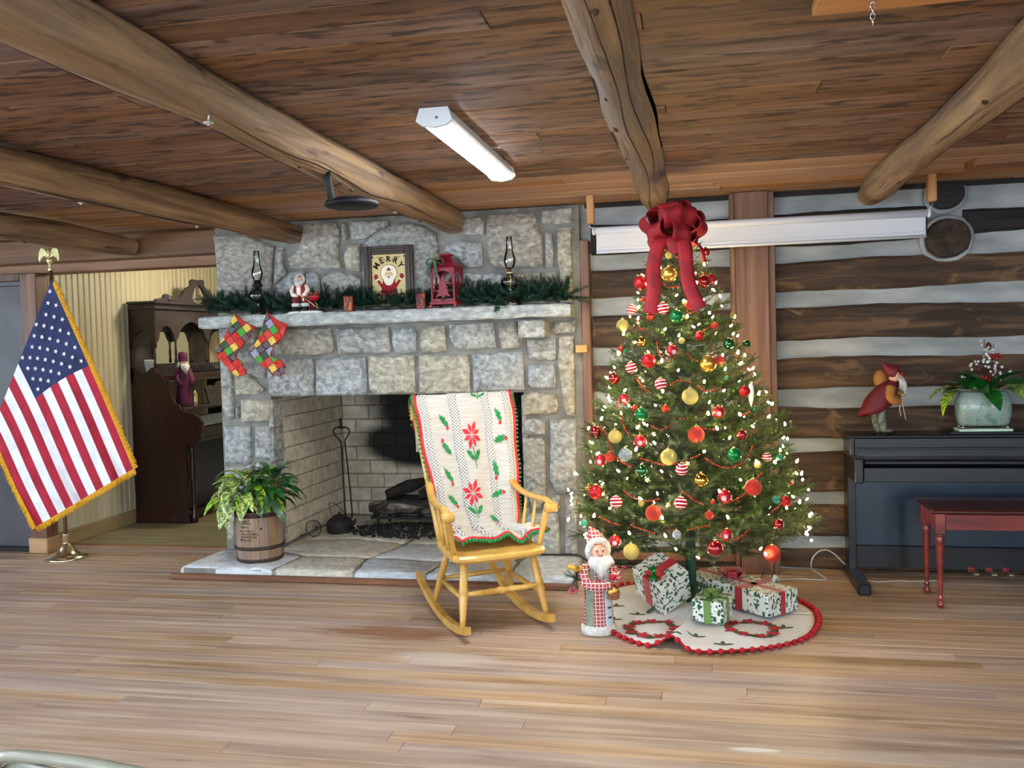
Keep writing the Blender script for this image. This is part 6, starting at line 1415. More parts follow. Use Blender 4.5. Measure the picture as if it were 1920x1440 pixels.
g = MB(); beard(g, (bx+.005, -.022, .218), .05, .055, .03, 5); g.build('beard', m_fur, sw_); MB().tube([(bx+.004+.029*cos(a), -.008+.004*sin(a), .228+.029*sin(a)) for a in [k*pi/8 for k in range(16)]], .010, 7, closed=True).build('hood_fur', m_fur, sw_)
MB().ball((bx+.004, .006, .232), .034, 12, 8, sc=(1, .8, 1.05)).build('hood', m_black, sw_)
g = MB(); 
for k in range(5): needle_twig(g, Vector((bx-.05, .02, .16)), Vector((-.3+.15*k, .1, 1)), .06, random.Random(k), .7, .012)
g.build('fir_pack', [m_gneed, m_bark], sw_)
MB().lathe([(.030, .082), (.045, .10), (.052, .112), (.050, .114), (.042, .102)], (.058, -.01, 0), 16, sx=1.15, sy=.7).build('barrow_tub', mat('barrow_red', 'a01424', rough=.35), sw_)
g = MB(); rn = random.Random(2)
for k in range(16): g.ball((.058+rn.uniform(-.04, .04), -.01+rn.uniform(-.02, .02), .116+rn.uniform(0, .022)), rn.uniform(.009, .014), 7, 5)
g.build('barrow_load', mat('berry_load', [(.35, '5a1a14'), (.5, '9a3a28'), (.7, '6e6a34')], 60, 2, .6), sw_)
MB().tube([(bx+.02, -.05, .118), (.04, -.045, .085), (.108, -.03, .03)], .0035, 6).tube([(bx+.05, .02, .118), (.06, .02, .085), (.108, -.005, .03)], .0035, 6).build('barrow_handle', mat('light_dowel', 'c9a886', rough=.6), sw_)
MB().lathe([(.004, -.006), (.016, -.005), (.016, .005), (.004, .006)], (.112, -.018, .032), 14, R=Matrix.Rotation(pi/2, 3, 'X')).build('barrow_wheel', m_black, sw_); MB().ball((.014, -.052, .092), .011, 8, 6, sc=(.7, .5, 1.4)).build('gold_tag', m_gilt, sw_)
for x in (.045, .06, .075): MB().tube([(x, -.02, .09), (x, -.02, .02)], .003, 5).build('barrow_leg', m_srd, sw_)
# ================================================================ TREE SKIRT AND PRESENTS
SKX, SKY = -.02, 4.86
m_skirt = mat('skirt_cloth', [(.35, 'c6c8ce'), (.65, 'd8dade')], 5, 3, .85, .2, 120); m_skred = mat('skirt_red', [(.3, '94121e'), (.7, 'b91c2a')], 50, 3, .9, .6, 90)
sk = thing('tree_skirt', 'round white tree skirt with red pompom edge under the tree', 'tree skirt', (SKX, SKY, 0))
def sk_r(a):
    a = a % (2*pi); T_ = [(0, .60), (pi*.25, .58), (pi/2, .56), (pi*.75, .62), (pi, .56), (pi*1.2, .57), (pi*1.4, .615), (pi*1.5, .635), (pi*1.75, .62), (2*pi, .60)]
    for (x0, r0), (x1, r1) in zip(T_, T_[1:]):
        if x0 <= a <= x1: t = (a-x0)/(x1-x0); t = t*t*(3-2*t); return r0+(r1-r0)*t
def sk_z(a, f):
    z = .008+.004*sin(5*a+2)*f
    z += .055*math.exp(-((a-4.50)/.10)**2)*f**.8+.030*math.exp(-((a-4.15)/.12)**2)*f*(1-f)*2+.022*math.exp(-((a-5.2)/.16)**2)*f*(1-f)*2+.05*max(0, 1-f*3)
    return z
def sk_p(a, f, off=0.): r = sk_r(a)*f*(1-.05*math.exp(-((a-4.50)/.10)**2)); return Vector((r*cos(a), r*sin(a), sk_z(a % (2*pi), f)+off))
o = MB().grid(lambda u, v: sk_p(2*pi*u, .06+.94*v), 120, 18, 0).build('cloth', m_skirt, sk); md = o.modifiers.new('thickness', 'SOLIDIFY'); md.thickness = .003
MB().tube([sk_p(2*pi*i/120, 1.0, .002) for i in range(120)], .006, 6, closed=True).build('trim_band', m_skred, sk)
pom = MB().ball((0, 0, 0), .0155, 9, 7, sc=(1, 1, .9)).mesh('pompom', m_skred)
for i in range(80):
    a = 2*pi*i/80; q = sk_p(a, 1.0); d = Vector((cos(a), sin(a), 0)); inst(pom, 'pompom', sk, q+d*.021+Vector((0, 0, .009)), (0, 0, a))
m_sgrn = mat('print_green', '2c5a34', rough=.85); m_sred2 = mat('print_red', 'a3222c', rough=.85)
def sk_uv(px, py):
    q = ZP(px, py, .012)-Vector(sk.location); a = math.atan2(q.y, q.x) % (2*pi); return a, math.hypot(q.x, q.y)/sk_r(a)
def sk_xy(x, y, off=.004): a = math.atan2(y, x) % (2*pi); f = min(1, math.hypot(x, y)/sk_r(a)); return sk_p(a, f, off)
def sk_blob(g, cx, cy, rx, ry, ang, mi, n=9, off=.004):
    P_ = [sk_xy(cx, cy, off+.0015)]+[sk_xy(cx+rx*cos(t)*cos(ang)-ry*sin(t)*sin(ang), cy+rx*cos(t)*sin(ang)+ry*sin(t)*cos(ang), off) for t in [2*pi*i/n for i in range(n)]]
    g.add(P_, [(0, 1+i, 1+(i+1) % n) for i in range(n)], mi)
rn = random.Random(21)
for px, py in ((1222, 1177), (1408, 1176)):
    q = ZP(px, py, .02)-Vector(sk.location); g = MB()
    for k in range(26):
        a = 2*pi*k/26; sk_blob(g, q.x+.118*cos(a)+rn.uniform(-.012, .012), q.y+.118*sin(a)+rn.uniform(-.012, .012), .034, .016, a+pi/2+rn.uniform(-.7, .7), 0)
    for k in range(9):
        a = 2*pi*k/9+.2
        for j in range(5): b_ = 2*pi*j/5; sk_blob(g, q.x+.118*cos(a)+.018*cos(b_), q.y+.118*sin(a)+.018*sin(b_), .021, .012, b_, 1, 7, .007)
    g.build('printed_wreath', [m_sgrn, m_sred2], sk)
for px, py in ((1155, 1133), (1195, 1150), (1258, 1203), (1356, 1207), (1470, 1174), (1150, 1160), (1305, 1192)):
    q = ZP(px, py, .02)-Vector(sk.location); g = MB()
    for a in (.3, 1.6, 2.8): sk_blob(g, q.x+.024*cos(a), q.y+.024*sin(a), .028, .011, a, 0)
    for a in (0, 2, 4): sk_blob(g, q.x+.006*cos(a), q.y+.006*sin(a)-.004, .006, .006, 0, 1, 7, .007)
    g.build('printed_holly', [m_sgrn, m_sred2], sk)
# wrapping paper with printed holly
def holly_paper(name, ground):
    m = mat(name, ground, rough=.45); nt = m.node_tree; N = nt.nodes; L = nt.links; i = N['Principled BSDF'].inputs['Base Color']; tc = N.new('ShaderNodeTexCoord')
    def vor(sc, rot, rnd_, pos, w):
        mp = N.new('ShaderNodeMapping'); mp.inputs['Scale'].default_value = sc; mp.inputs['Rotation'].default_value = rot; L.new(tc.outputs['Object'], mp.inputs[0])
        v = N.new('ShaderNodeTexVoronoi'); v.inputs['Scale'].default_value = 1; v.inputs['Randomness'].default_value = rnd_; L.new(mp.outputs[0], v.inputs['Vector'])
        r = N.new('ShaderNodeMapRange'); r.inputs[1].default_value = pos; r.inputs[2].default_value = pos+w; r.inputs[3].default_value = 1; r.inputs[4].default_value = 0; L.new(v.outputs['Distance'], r.inputs[0]); return r.outputs[0]
    cur = None
    for sc, rot, p_, col in (((34, 52, 20), (.5, .6, .7), .30, '1f5a3a'), ((22, 46, 44), (-.6, .3, -.5), .27, '2c6b48'), ((46, 22, 38), (.2, -.7, 1.2), .24, '18402c'), ((40, 40, 40), (.1, .2, .3), .13, 'b5202c')):
        mx = N.new('ShaderNodeMix'); mx.data_type = 'RGBA'; L.new(vor(sc, rot, .9, p_, .05), mx.inputs[0])
        if cur is None: mx.inputs[6].default_value = c(ground)
        else: L.new(cur, mx.inputs[6])
        mx.inputs[7].default_value = c(col); cur = mx.outputs[2]
    L.new(cur, i); return m
m_wrap = holly_paper('holly_paper', 'd6dad6'); m_rrib = mat('red_satin_ribbon', [(.3, '8c1420'), (.7, 'b32430')], 12, 3, .35, sheen=.2); m_grib2 = mat('green_satin_ribbon', [(.3, '4c7038'), (.7, '7a9a5a')], 12, 3, .4); m_gfoil = mat('green_foil', '1e8a3a', rough=.25, metal=.5)
def present(label, loc, dims, R, rib, bands, zoff=0.):
    t = thing('present', label, 'present', loc); t.rotation_euler = R
    MB().bbox((0, 0, dims[2]/2), dims, .004).build('box', m_wrap, t)
    X, Y, Z = dims
    for ax, pos, w in bands:
        e = .0025
        if ax == 'x': MB().bbox((pos, 0, Z/2), (w, Y+2*e, Z+2*e), .001).build('ribbon_band', rib, t)
        elif ax == 'y': MB().bbox((0, pos, Z/2), (X+2*e, w, Z+2*e), .001).build('ribbon_band', rib, t)
        else: MB().bbox((0, 0, pos), (X+2*e, Y+2*e, w), .001).build('ribbon_band', rib, t)
    return t
def gift_bow(t, at, n, L, w, m, tails=True, nrm=(0, 0, 1)):
    at = Vector(at); b_ = MB().ball(at+Vector((0, 0, .008)), .012, 8, 6).build('bow_knot', m, t)
    for k in range(n):
        a = 2*pi*k/n+.3; d = Vector((cos(a), sin(a), .45)).normalized(); s_ = d.cross(Vector((0, 0, 1))).normalized(); u = s_.cross(d)
        ribbon([at+d*.004, at+d*L*.5+u*L*.26, at+d*L+u*.01, at+d*L*.6-u*L*.16, at+d*.004], w, s_, 'bow_loop', t, m, .0012)
g2 = present('long flat present with red sheer ribbon under the tree', (.0, 0, 0), (.60, .235, .118), (0, 0, 0), m_rrib, [('x', -.10, .05), ('y', .0, .035)])
g2c = ZP(1440, 1166, .012); an = math.atan2(.402, -.393); ux = Vector((cos(an), sin(an), 0)); uy = Vector((-sin(an), cos(an), 0))
g2.location = g2c+ux*.30-uy*.1175; g2.location.z = .030; g2.rotation_euler = (0, 0, an); gift_bow(g2, (.06, 0, .121), 6, .085, .05, m_rrib)
g3 = present('small present with green sheer ribbon at the front of the skirt', (0, 0, 0), (.165, .15, .115), (0, 0, 0), m_grib2, [('x', .0, .04), ('y', .0, .035)])
q = ZP(1333, 1172, .012); g3.location = (q.x+.01, q.y+.04, .036); g3.rotation_euler = (.06, 0, radians(-20)); gift_bow(g3, (0, 0, .118), 6, .055, .032, m_grib2)
g1 = present('tilted present with red satin band and a red and green bow', (0, 0, 0), (.20, .235, .19), (0, 0, 0), m_rrib, [('y', .0, .055)])
q = ZP(1240, 1150, .012); g1.location = (q.x+.01, q.y+.10, .085); g1.rotation_euler = (radians(20), radians(-22), radians(38))
for k in range(5):
    a = 2*pi*k/5; d = Vector((cos(a)*.8, sin(a)*.8, .55)).normalized(); s_ = d.cross(Vector((0, 0, 1))).normalized(); u = s_.cross(d); at = Vector((-.06, -.03, .193))
    ribbon([at, at+d*.035+u*.02, at+d*.062, at+d*.035-u*.014, at], .034, s_, 'bow_loop', g1, m_gfoil if k % 2 else m_rrib, .0012)

# ================================================================ TALL SANTA DOLL by the tree
m_plaid = mat('red_plaid', 'c9837a', rough=.9)
def plaid(m):
    nt = m.node_tree; N = nt.nodes; L = nt.links; i = N['Principled BSDF'].inputs['Base Color']; tc = N.new('ShaderNodeTexCoord')
    def wv(dirn, sc, lo, hi):
        w_ = N.new('ShaderNodeTexWave'); w_.bands_direction = dirn; w_.inputs['Scale'].default_value = sc; L.new(tc.outputs['Object'], w_.inputs['Vector'])
        r = N.new('ShaderNodeMapRange'); r.inputs[1].default_value = lo; r.inputs[2].default_value = hi; L.new(w_.outputs['Fac'], r.inputs[0]); return r.outputs[0]
    def mix(f, a, col, isx=False):
        mx = N.new('ShaderNodeMix'); mx.data_type = 'RGBA'; L.new(f, mx.inputs[0])
        if isinstance(a, str): mx.inputs[6].default_value = c(a)
        else: L.new(a, mx.inputs[6])
        mx.inputs[7].default_value = c(col); return mx.outputs[2]
    s = mix(wv('Z', 17, .80, .9), 'a8433f', 'e6cfc6'); s = mix(wv('X', 17, .80, .9), s, 'e6cfc6'); s = mix(wv('Z', 34, .86, .95), s, '8a2a2c'); s = mix(wv('X', 34, .86, .95), s, '8a2a2c'); L.new(s, i)
plaid(m_plaid)
m_sage = mat('sage_velvet', [(.35, '6f7a66'), (.65, '8f9a84')], 20, 3, .8, .2, 60); m_pblue = mat('pale_blue_felt', 'b9c6d4', rough=.85)
q = ZP(1121, 1192, 0); dl = thing('santa_doll', 'tall Santa doll in red plaid robe standing on the floor by the tree', 'figurine', (q.x, q.y+.05, 0), radians(22))
prof = [(.066, .0), (.082, .006), (.086, .03), (.080, .05), (.078, .055), (.076, .10), (.071, .18), (.067, .26), (.066, .30), (.060, .345), (.045, .375), (.028, .39)]
def robe_panel(name, a0, a1, z0, z1, m, off=0.):
    P_ = [p_ for p_ in prof if z0 <= p_[1] <= z1]
    o = MB().grid(lambda u, v: ((P_[min(len(P_)-1, int(v*(len(P_)-1)+.5))][0]+off)*cos(a0+(a1-a0)*u), (P_[min(len(P_)-1, int(v*(len(P_)-1)+.5))][0]+off)*sin(a0+(a1-a0)*u)*.85, P_[min(len(P_)-1, int(v*(len(P_)-1)+.5))][1]), 10, len(P_)-1).build(name, m, dl)
    md = o.modifiers.new('thickness', 'SOLIDIFY'); md.thickness = .003; return o
MB().lathe([(r-.004, z) for r, z in prof], n=24, sy=.85).build('under_robe', m_sage, dl)
D = radians
robe_panel('plaid_panel', D(-120), D(-75), .05, .39, m_plaid, .001); robe_panel('front_panel', D(-75), D(-32), .05, .39, m_pblue, .002); robe_panel('plaid_panel', D(-32), D(30), .05, .39, m_plaid, .001); robe_panel('side_panel', D(-165), D(-120), .05, .39, m_sage, .001); robe_panel('plaid_panel', D(30), D(195), .05, .39, m_plaid, .001)
MB().lathe([(.072, 0), (.088, .004), (.091, .02), (.090, .042), (.080, .052)], n=26, sy=.85).build('fur_hem', m_fur, dl)
for z in (.09, .14, .19, .24):
    a = D(-53); r = .077-(z-.06)*.05; g = MB().ball((r*cos(a), r*sin(a)*.85, z), .008, 8, 6, sc=(1, .5, 1)); g.tube([((r+.002)*cos(a-.2), (r+.002)*sin(a-.2)*.85, z+.002), ((r+.005)*cos(a), (r+.005)*sin(a)*.85, z), ((r+.002)*cos(a+.2), (r+.002)*sin(a+.2)*.85, z-.002)], .004, 6); g.build('toggle_button', mat('toggle_dark', '3a2224', rough=.5), dl)
MB().tube(cr([(-.055, 0, .345), (-.085, -.03, .315), (-.072, -.075, .275), (-.02, -.105, .268), (.012, -.108, .272)], 5), [.026, .027, .028, .030, .031, .032, .031, .030, .029, .028, .027, .026, .026, .026, .025, .025, .025, .024, .024, .024, .024], 12).build('sleeve', m_plaid, dl)
MB().tube(cr([(.055, 0, .345), (.082, -.03, .315), (.080, -.07, .30), (.060, -.095, .305)], 5), .027, 12).build('sleeve', m_plaid, dl)
for x, y, z in ((.026, -.110, .272), (.052, -.103, .308)): MB().ball((x, y, z), .018, 10, 7, sc=(1.1, .8, .9)).build('mitten', m_skred if x > .04 else m_plaid, dl)
MB().ball((0, -.022, .425), .043, 14, 10, sc=(.95, .95, 1.1)).ball((0, -.068, .422), .009, 8, 6).ball((-.022, -.060, .414), .013, 8, 6).ball((.022, -.060, .414), .013, 8, 6).build('head', m_skin, dl)
for s_ in (-1, 1): MB().ball((s_*.016, -.062, .434), .004, 7, 5).build('eye', m_black, dl); MB().tube([(s_*.006, -.065, .444), (s_*.018, -.064, .449), (s_*.028, -.058, .444)], .004, 6).build('eyebrow', m_fur, dl)
g = MB(); beard(g, (0, -.050, .408), .088, .13, .05, 4); beard(g, (0, -.040, .400), .11, .10, .06, 9); g.build('beard', m_fur, dl)
MB().tube([(-.012, -.068, .408), (-.03, -.066, .400), (-.048, -.055, .402)], [.008, .008, .002], 7).tube([(.012, -.068, .408), (.03, -.066, .400), (.048, -.055, .402)], [.008, .008, .002], 7).build('moustache', m_fur, dl)
MB().tube([(.052*cos(a), -.022-.010*sin(a), .43+.054*sin(a)) for a in [k*pi/10 for k in range(20)]], .017, 9, closed=True).build('hood_fur', m_fur, dl)
MB().tube(cr([(0, .0, .455), (-.006, .008, .49), (-.022, .01, .525), (-.035, .008, .55)], 5), [.050, .050, .049, .048, .046, .044, .041, .037, .032, .027, .021, .016, .011, .008, .006, .003][:16], 14).build('hat', m_plaid, dl); MB().ball((0, .012, .435), .052, 14, 10).build('hood', m_plaid, dl)
g = MB(); rn = random.Random(14)
for k in range(16): needle_twig(g, Vector((-.12, -.04, .30)), Vector((rn.uniform(-1, .6), rn.uniform(-.6, .4), rn.uniform(-.9, 1))), .07, rn, .7, .016)
g.build('fir_bundle', [m_gneed, m_bark], dl)
ribbon([(-.165, -.05, .365), (-.14, -.065, .362), (-.12, -.06, .350), (-.095, -.055, .358)], .024, (0, .3, 1), 'yellow_bow', dl, mat('yellow_ribbon', 'c9962c', rough=.5)); g = MB()
for k in range(6): a = k*pi/3; g.ball((-.145+.018*cos(a), -.062, .245+.012*sin(a)), .012, 7, 5, sc=(1, .5, .7))
g.build('pink_flower', mat('pink_print', 'b5525c', rough=.7), dl)
g = MB().lathe([(.022, 0), (.030, .005), (.034, .03), (.035, .032), (.030, .030)], (.048, -.120, .205), 14); g.tube(cr([(.018, -.120, .235), (.03, -.118, .275), (.05, -.118, .285), (.07, -.118, .265), (.078, -.120, .235)], 4), .003, 6); g.build('basket', mat('wicker', [(.4, '7a4a30'), (.6, '9c6444')], 80, 3, .8, .6, 120), dl)
MB().tube([(.02, -.130, .240), (.06, -.126, .246)], .009, 7).tube([(.045, -.12, .235), (.052, -.12, .262)], .007, 7).build('basket_loaf', mat('straw_yellow', 'd0a648', rough=.7), dl)
g = MB(); rn = random.Random(15)
for k in range(9): needle_twig(g, Vector((.095, -.06, .36)), Vector((rn.uniform(-.2, 1), rn.uniform(-.5, .5), rn.uniform(-.5, 1))), .05, rn, .7, .014)
g.build('fir_sprig', [m_gneed, m_bark], dl); MB().ball((.125, -.075, .345), .010, 8, 6).ball((.112, -.08, .352), .008, 8, 6).build('berries', m_redg, dl)

# ================================================================ ON THE PIANO
PT = .888
p = YP(1655, 816, 5.63); pn_ = thing('bent_santa', 'bent old Santa figurine in a burgundy coat on the black piano', 'figurine', (p.x, 5.63, PT))
m_burg = mat('burgundy_coat', [(.3, '4a0a16'), (.6, '6e1222'), (.85, '8c1e30')], (10, 10, 4), 4, .6, .2, 40); m_trou = mat('mottled_trousers', [(.4, '4a5048'), (.6, '7a8074')], 40, 3, .8); m_tan = mat('tan_sleeve', '96642e', rough=.8)
MB().lathe([(.066, 0), (.068, .004), (.064, .008), (.002, .009)], n=22).build('stand_disc', mat('disc_black', '0e0e10', rough=.2), pn_)
for s_, y in ((-1, .015), (1, -.02)):
    MB().tube([(-.02+s_*.01, y, .16), (-.022+s_*.012, y, .09), (-.012+s_*.014, y, .03), (.0+s_*.014, y, .018)], [.030, .026, .022, .018], 10).build('trouser_leg', m_trou, pn_); MB().ball((.012+s_*.016, y-.004, .022), .018, 10, 7, sc=(1.5, .9, .7)).build('boot', mat('grey_boot', '55585a', rough=.7), pn_)
ct = [(.060, .135), (.096, .140), (.090, .175), (.080, .215), (.070, .255), (.060, .285), (.045, .31), (.02, .325)]
g = MB(); K = 18; vs = []
for i, (r, z) in enumerate(ct):
    lean = .10*(max(0., z-.14)/.19)**1.3
    for k in range(K): a = 2*pi*k/K; x = r*cos(a)*(1.15 if cos(a) < 0 else .95); vs.append((x-.035+lean, r*.8*sin(a), z+(.03*cos(a) if z < .2 else 0)-(.010*sin(a*3) if z < .16 else 0)))
g.add(vs, [(i*K+k, i*K+(k+1) % K, (i+1)*K+(k+1) % K, (i+1)*K+k) for i in range(len(ct)-1) for k in range(K)]+[tuple(range(K))[::-1], tuple((len(ct)-1)*K+k for k in range(K))], 0, True); g.build('coat', m_burg, pn_)
MB().tube(cr([(.04, -.055, .285), (.03, -.075, .235), (.05, -.075, .205), (.085, -.06, .20)], 4), [.028]*6+[.026]*4+[.022]*3, 10).build('sleeve', m_tan, pn_); MB().tube(cr([(.06, .04, .285), (.09, .03, .25), (.105, .0, .235)], 4), .022, 10).build('sleeve', m_tan, pn_)
for x, y, z in ((.095, -.057, .200), (.115, -.01, .232)): MB().ball((x, y, z), .013, 8, 6).build('hand', m_skin, pn_)
MB().ball((.070, -.01, .345), .034, 12, 9).ball((.104, -.018, .342), .009, 8, 6).build('head', m_skin, pn_)
g = MB(); t2 = MB(); beard(t2, (0, 0, 0), .06, .115, .05, 7); R_ = Matrix.Rotation(radians(65), 3, 'Z'); g.add([R_ @ Vector(v)+Vector((.090, -.015, .338)) for v in t2.v], t2.f, 0, True); g.build('beard', m_fur, pn_)
MB().tube(cr([(.085, -.012, .362), (.060, -.004, .375), (.030, 0, .40), (.012, 0, .435)], 5), [.042, .044, .045, .045, .044, .043, .041, .038, .034, .030, .026, .021, .016, .011, .006, .002], 14).build('pointed_hat', m_burg, pn_)
MB().tube([(.10, -.03, .365), (.125, -.01, .358), (.12, .02, .36)], .010, 7).build('hat_berries', m_redg, pn_); MB().ball((-.005, .02, .33), .045, 10, 8, sc=(.9, .8, 1.2)).build('back_sack', m_tan, pn_)
MB().tube(cr([(.09, -.060, .20), (.085, -.062, .15), (.092, -.06, .11)], 4), .003, 5).tube(cr([(.098, -.058, .20), (.108, -.058, .15), (.12, -.055, .09)], 4), .003, 5).build('rope_cord', mat('cord_tan', 'b9a58a', rough=.8), pn_)
# folded music rest lying on the lid
tag(MB().bbox((0, 0, 0), (.55, .17, .010), .003).build('music_rest', m_pblk, None, (1.72, 5.665, PT+.005)), 'thin black music rest lying flat under the vase', 'music rest')
p = YP(1843, 808, 5.66); VZ = PT+.010
vs_ = thing('pearl_vase', 'pearly square pillow vase with floral etching on the piano', 'vase', (p.x, 5.66, VZ))
m_pearl = mat('pearl_glaze', [(.3, '64807a'), (.5, '87a096'), (.65, '8f8484'), (.8, 'aabcb0')], (14, 14, 14), 5, .25, .3, (22, 22, 22), dist=2.5, coat=.4)
MB().bbox((0, 0, .010), (.29, .13, .016), .003).build('base_plate', mat('vase_plate', 'b9cfc2', rough=.3), vs_)
for sx in (-1, 1):
    for sy in (-1, 1): MB().ball((sx*.12, sy*.045, .026), .009, 8, 6).build('foot', m_steel, vs_)
g = MB(); vs = []; prv = [(.125, .045, .034), (.140, .056, .05), (.150, .064, .10), (.152, .066, .14), (.146, .060, .19), (.132, .050, .225), (.126, .046, .235), (.118, .040, .232), (.130, .05, .18)]
for (hx, hy, z) in prv:
    for k in range(20):
        a = 2*pi*k/20; ca, sa = cos(a), sin(a); f = .5; vs.append((hx*math.copysign(abs(ca)**f, ca), hy*math.copysign(abs(sa)**f, sa), z))
g.add(vs, [(i*20+k, i*20+(k+1) % 20, (i+1)*20+(k+1) % 20, (i+1)*20+k) for i in range(len(prv)-1) for k in range(20)]+[tuple(range(20))[::-1], tuple((len(prv)-1)*20+k for k in range(20))], 0, True); g.build('body', m_pearl, vs_)
ar = thing('holiday_arrangement', 'green leaves with red berries and white twigs in the pearly vase', 'flowers', (p.x, 5.66, VZ+.20)); rn = random.Random(33)
LB = [leaf_mesh(.26, .115, .9, m_dkl), leaf_mesh(.24, .100, 1.4, m_auc, 1), leaf_mesh(.22, .095, .7, m_dkl)]
for k, (x, a, el, mi, s_) in enumerate(((-.10, 190, 25, 1, 1.0), (-.11, 205, -5, 1, .95), (-.06, 230, 40, 0, 1.0), (-.02, 250, 35, 2, 1.1), (.02, 275, -10, 0, .8), (.06, 300, 30, 0, 1.0), (.10, 330, 20, 1, 1.0), (.12, 345, -8, 1, 1.1), (.08, 10, 40, 0, 1.), (0, 90, 45, 2, .7), (-.06, 150, 35, 2, .8), (.04, 60, 45, 2, .7), (-.08, 215, 15, 2, 1.0), (.10, 315, 5, 1, .9), (-.03, 265, 15, 2, .9), (.0, 200, 50, 0, 1.), (.03, 340, 50, 0, 1.))):
    inst(LB[mi], 'leaf', ar, (x, -.005, .045), (rn.uniform(-.4, .4), -D(el), D(a)), s_)
for (dx, dz, L) in ((.035, .26, 1), (-.05, .22, 1), (.09, .20, 1), (.01, .34, 1), (-.10, .14, 1), (.06, .31, 1), (.13, .17, 1)):
    pts = cr([(dx*.3, 0, .0), (dx*.7, -.01, dz*.55), (dx, -.015, dz)], 5); tw = MB().tube(pts, .0022, 5); tw.build('twig', mat('brown_twig', '4a3626', rough=.8), ar)
    g = MB()
    for k in range(9): q = Vector(pts[-1]).lerp(Vector(pts[len(pts)//2]), rn.random()); g.ball(q+Vector((rn.uniform(-.025, .025), rn.uniform(-.02, .02), rn.uniform(-.015, .02))), rn.uniform(.006, .010), 7, 5)
    g.build('white_berries', mat('white_berry', 'cdd4d2', rough=.4), ar)['kind'] = 'stuff'
for px, py in ((1866, 669), (1846, 709)):
    q = YP(px, py, 5.63)-Vector(ar.location); g = MB()
    for k in range(18): g.ball(q+Vector((rn.uniform(-.032, .032), rn.uniform(-.012, .012), rn.uniform(-.013, .013))), .0095, 8, 6)
    g.tube([(q.x*.5, 0, .02), q], .002, 4); g.build('red_berries', m_redg, ar)['kind'] = 'stuff'
MB().ball((.03, -.02, .30), .018, 8, 6, sc=(1, 1, 1.3)).ball((-.03, -.03, .17), .022, 8, 6, sc=(1.4, 1, 1)).build('pine_cone', mat('cone_brown', [(.4, '3a2214'), (.6, '5c3a24')], 60, 3, .8, .8, 80), ar)

# ================================================================ CORDS
m_cord = mat('white_cord', 'b9b8b4', rough=.5)
P_ = [ZP(1462, 1088, .006), ZP(1478, 1086, .006), ZP(1510, 1086, .006), ZP(1540, 1087, .006), ZP(1549, 1085, .006), ZP(1538, 1077, .006), ZP(1524, 1068, .02)]; yb = P_[-1].y
P_ += [YP(1521, 1058, 5.70), YP(1524, 1046, 5.71), YP(1534, 1035, 5.72), YP(1548, 1031, 5.73), YP(1562, 1037, 5.74), YP(1574, 1048, 5.75), YP(1590, 1064, 5.76), YP(1605, 1080, 5.77)]
ec = thing('extension_cord', 'white extension cord looping on the floor beside the piano', 'cord', P_[0]); MB().tube(cr([q-P_[0] for q in P_], 6), .0042, 7).build('cable', m_cord, ec); MB().bbox((-.025, 0, .010), (.05, .03, .026), .004).build('socket', m_cord, ec)
q = ZP(1452, 1092, 0); pg = thing('light_plug', 'green and white plug of the tree lights by the post', 'plug', (q.x-.005, q.y-.035, 0))
MB().bbox((0, 0, .030), (.026, .022, .056), .003).build('plug_body', mat('plug_green', '14382a', rough=.5), pg); MB().bbox((.0, -.014, .035), (.022, .004, .05), .001, 0, Matrix.Rotation(.3, 3, 'Y')).build('paper_tag', m_paper, pg)
MB().tube(cr([(0, 0, .055), (-.015, -.01, .085), (-.05, -.01, .09), (-.07, 0, .05), (-.075, .01, .008)], 5), .0025, 5).tube(cr([(.0, 0, .055), (.0, .01, .10), (-.01, .02, .16), (-.02, .03, .24)], 5), .0025, 5).build('lead', mat('green_wire', '15301c'), pg); MB().bbox((-.012, .012, .13), (.02, .01, .028), .002).build('red_label', mat('label_red', 'b9402c', rough=.6), pg)
P_ = [ZP(1622, 1088, .006), ZP(1650, 1091, .006), ZP(1680, 1089, .006), ZP(1720, 1090, .006), ZP(1760, 1089, .006)]
pc_ = thing('power_cord', 'thin white power cord lying on the floor under the piano', 'cord', P_[0]); MB().tube(cr([q-P_[0] for q in P_], 6), .004, 6).build('cable', m_cord, pc_)

P_ = [Vector((-1.09, 5.745, HZ+.012)), Vector((-.95, 5.742, HZ+.012)), Vector((-.80, 5.745, HZ+.012)), Vector((-.74, 5.74, .055)), Vector((-.66, 5.76, .010)), Vector((-.40, 5.765, .008)), Vector((-.05, 5.76, .008)), Vector((.18, 5.70, .008))]
bc_ = thing('power_cord', 'thin black cord running along the foot of the chimney pier', 'cord', P_[0]); MB().tube(cr([q-P_[0] for q in P_], 6), .0045, 6).build('cable', mat('black_rubber', '0f0f10', rough=.6), bc_)
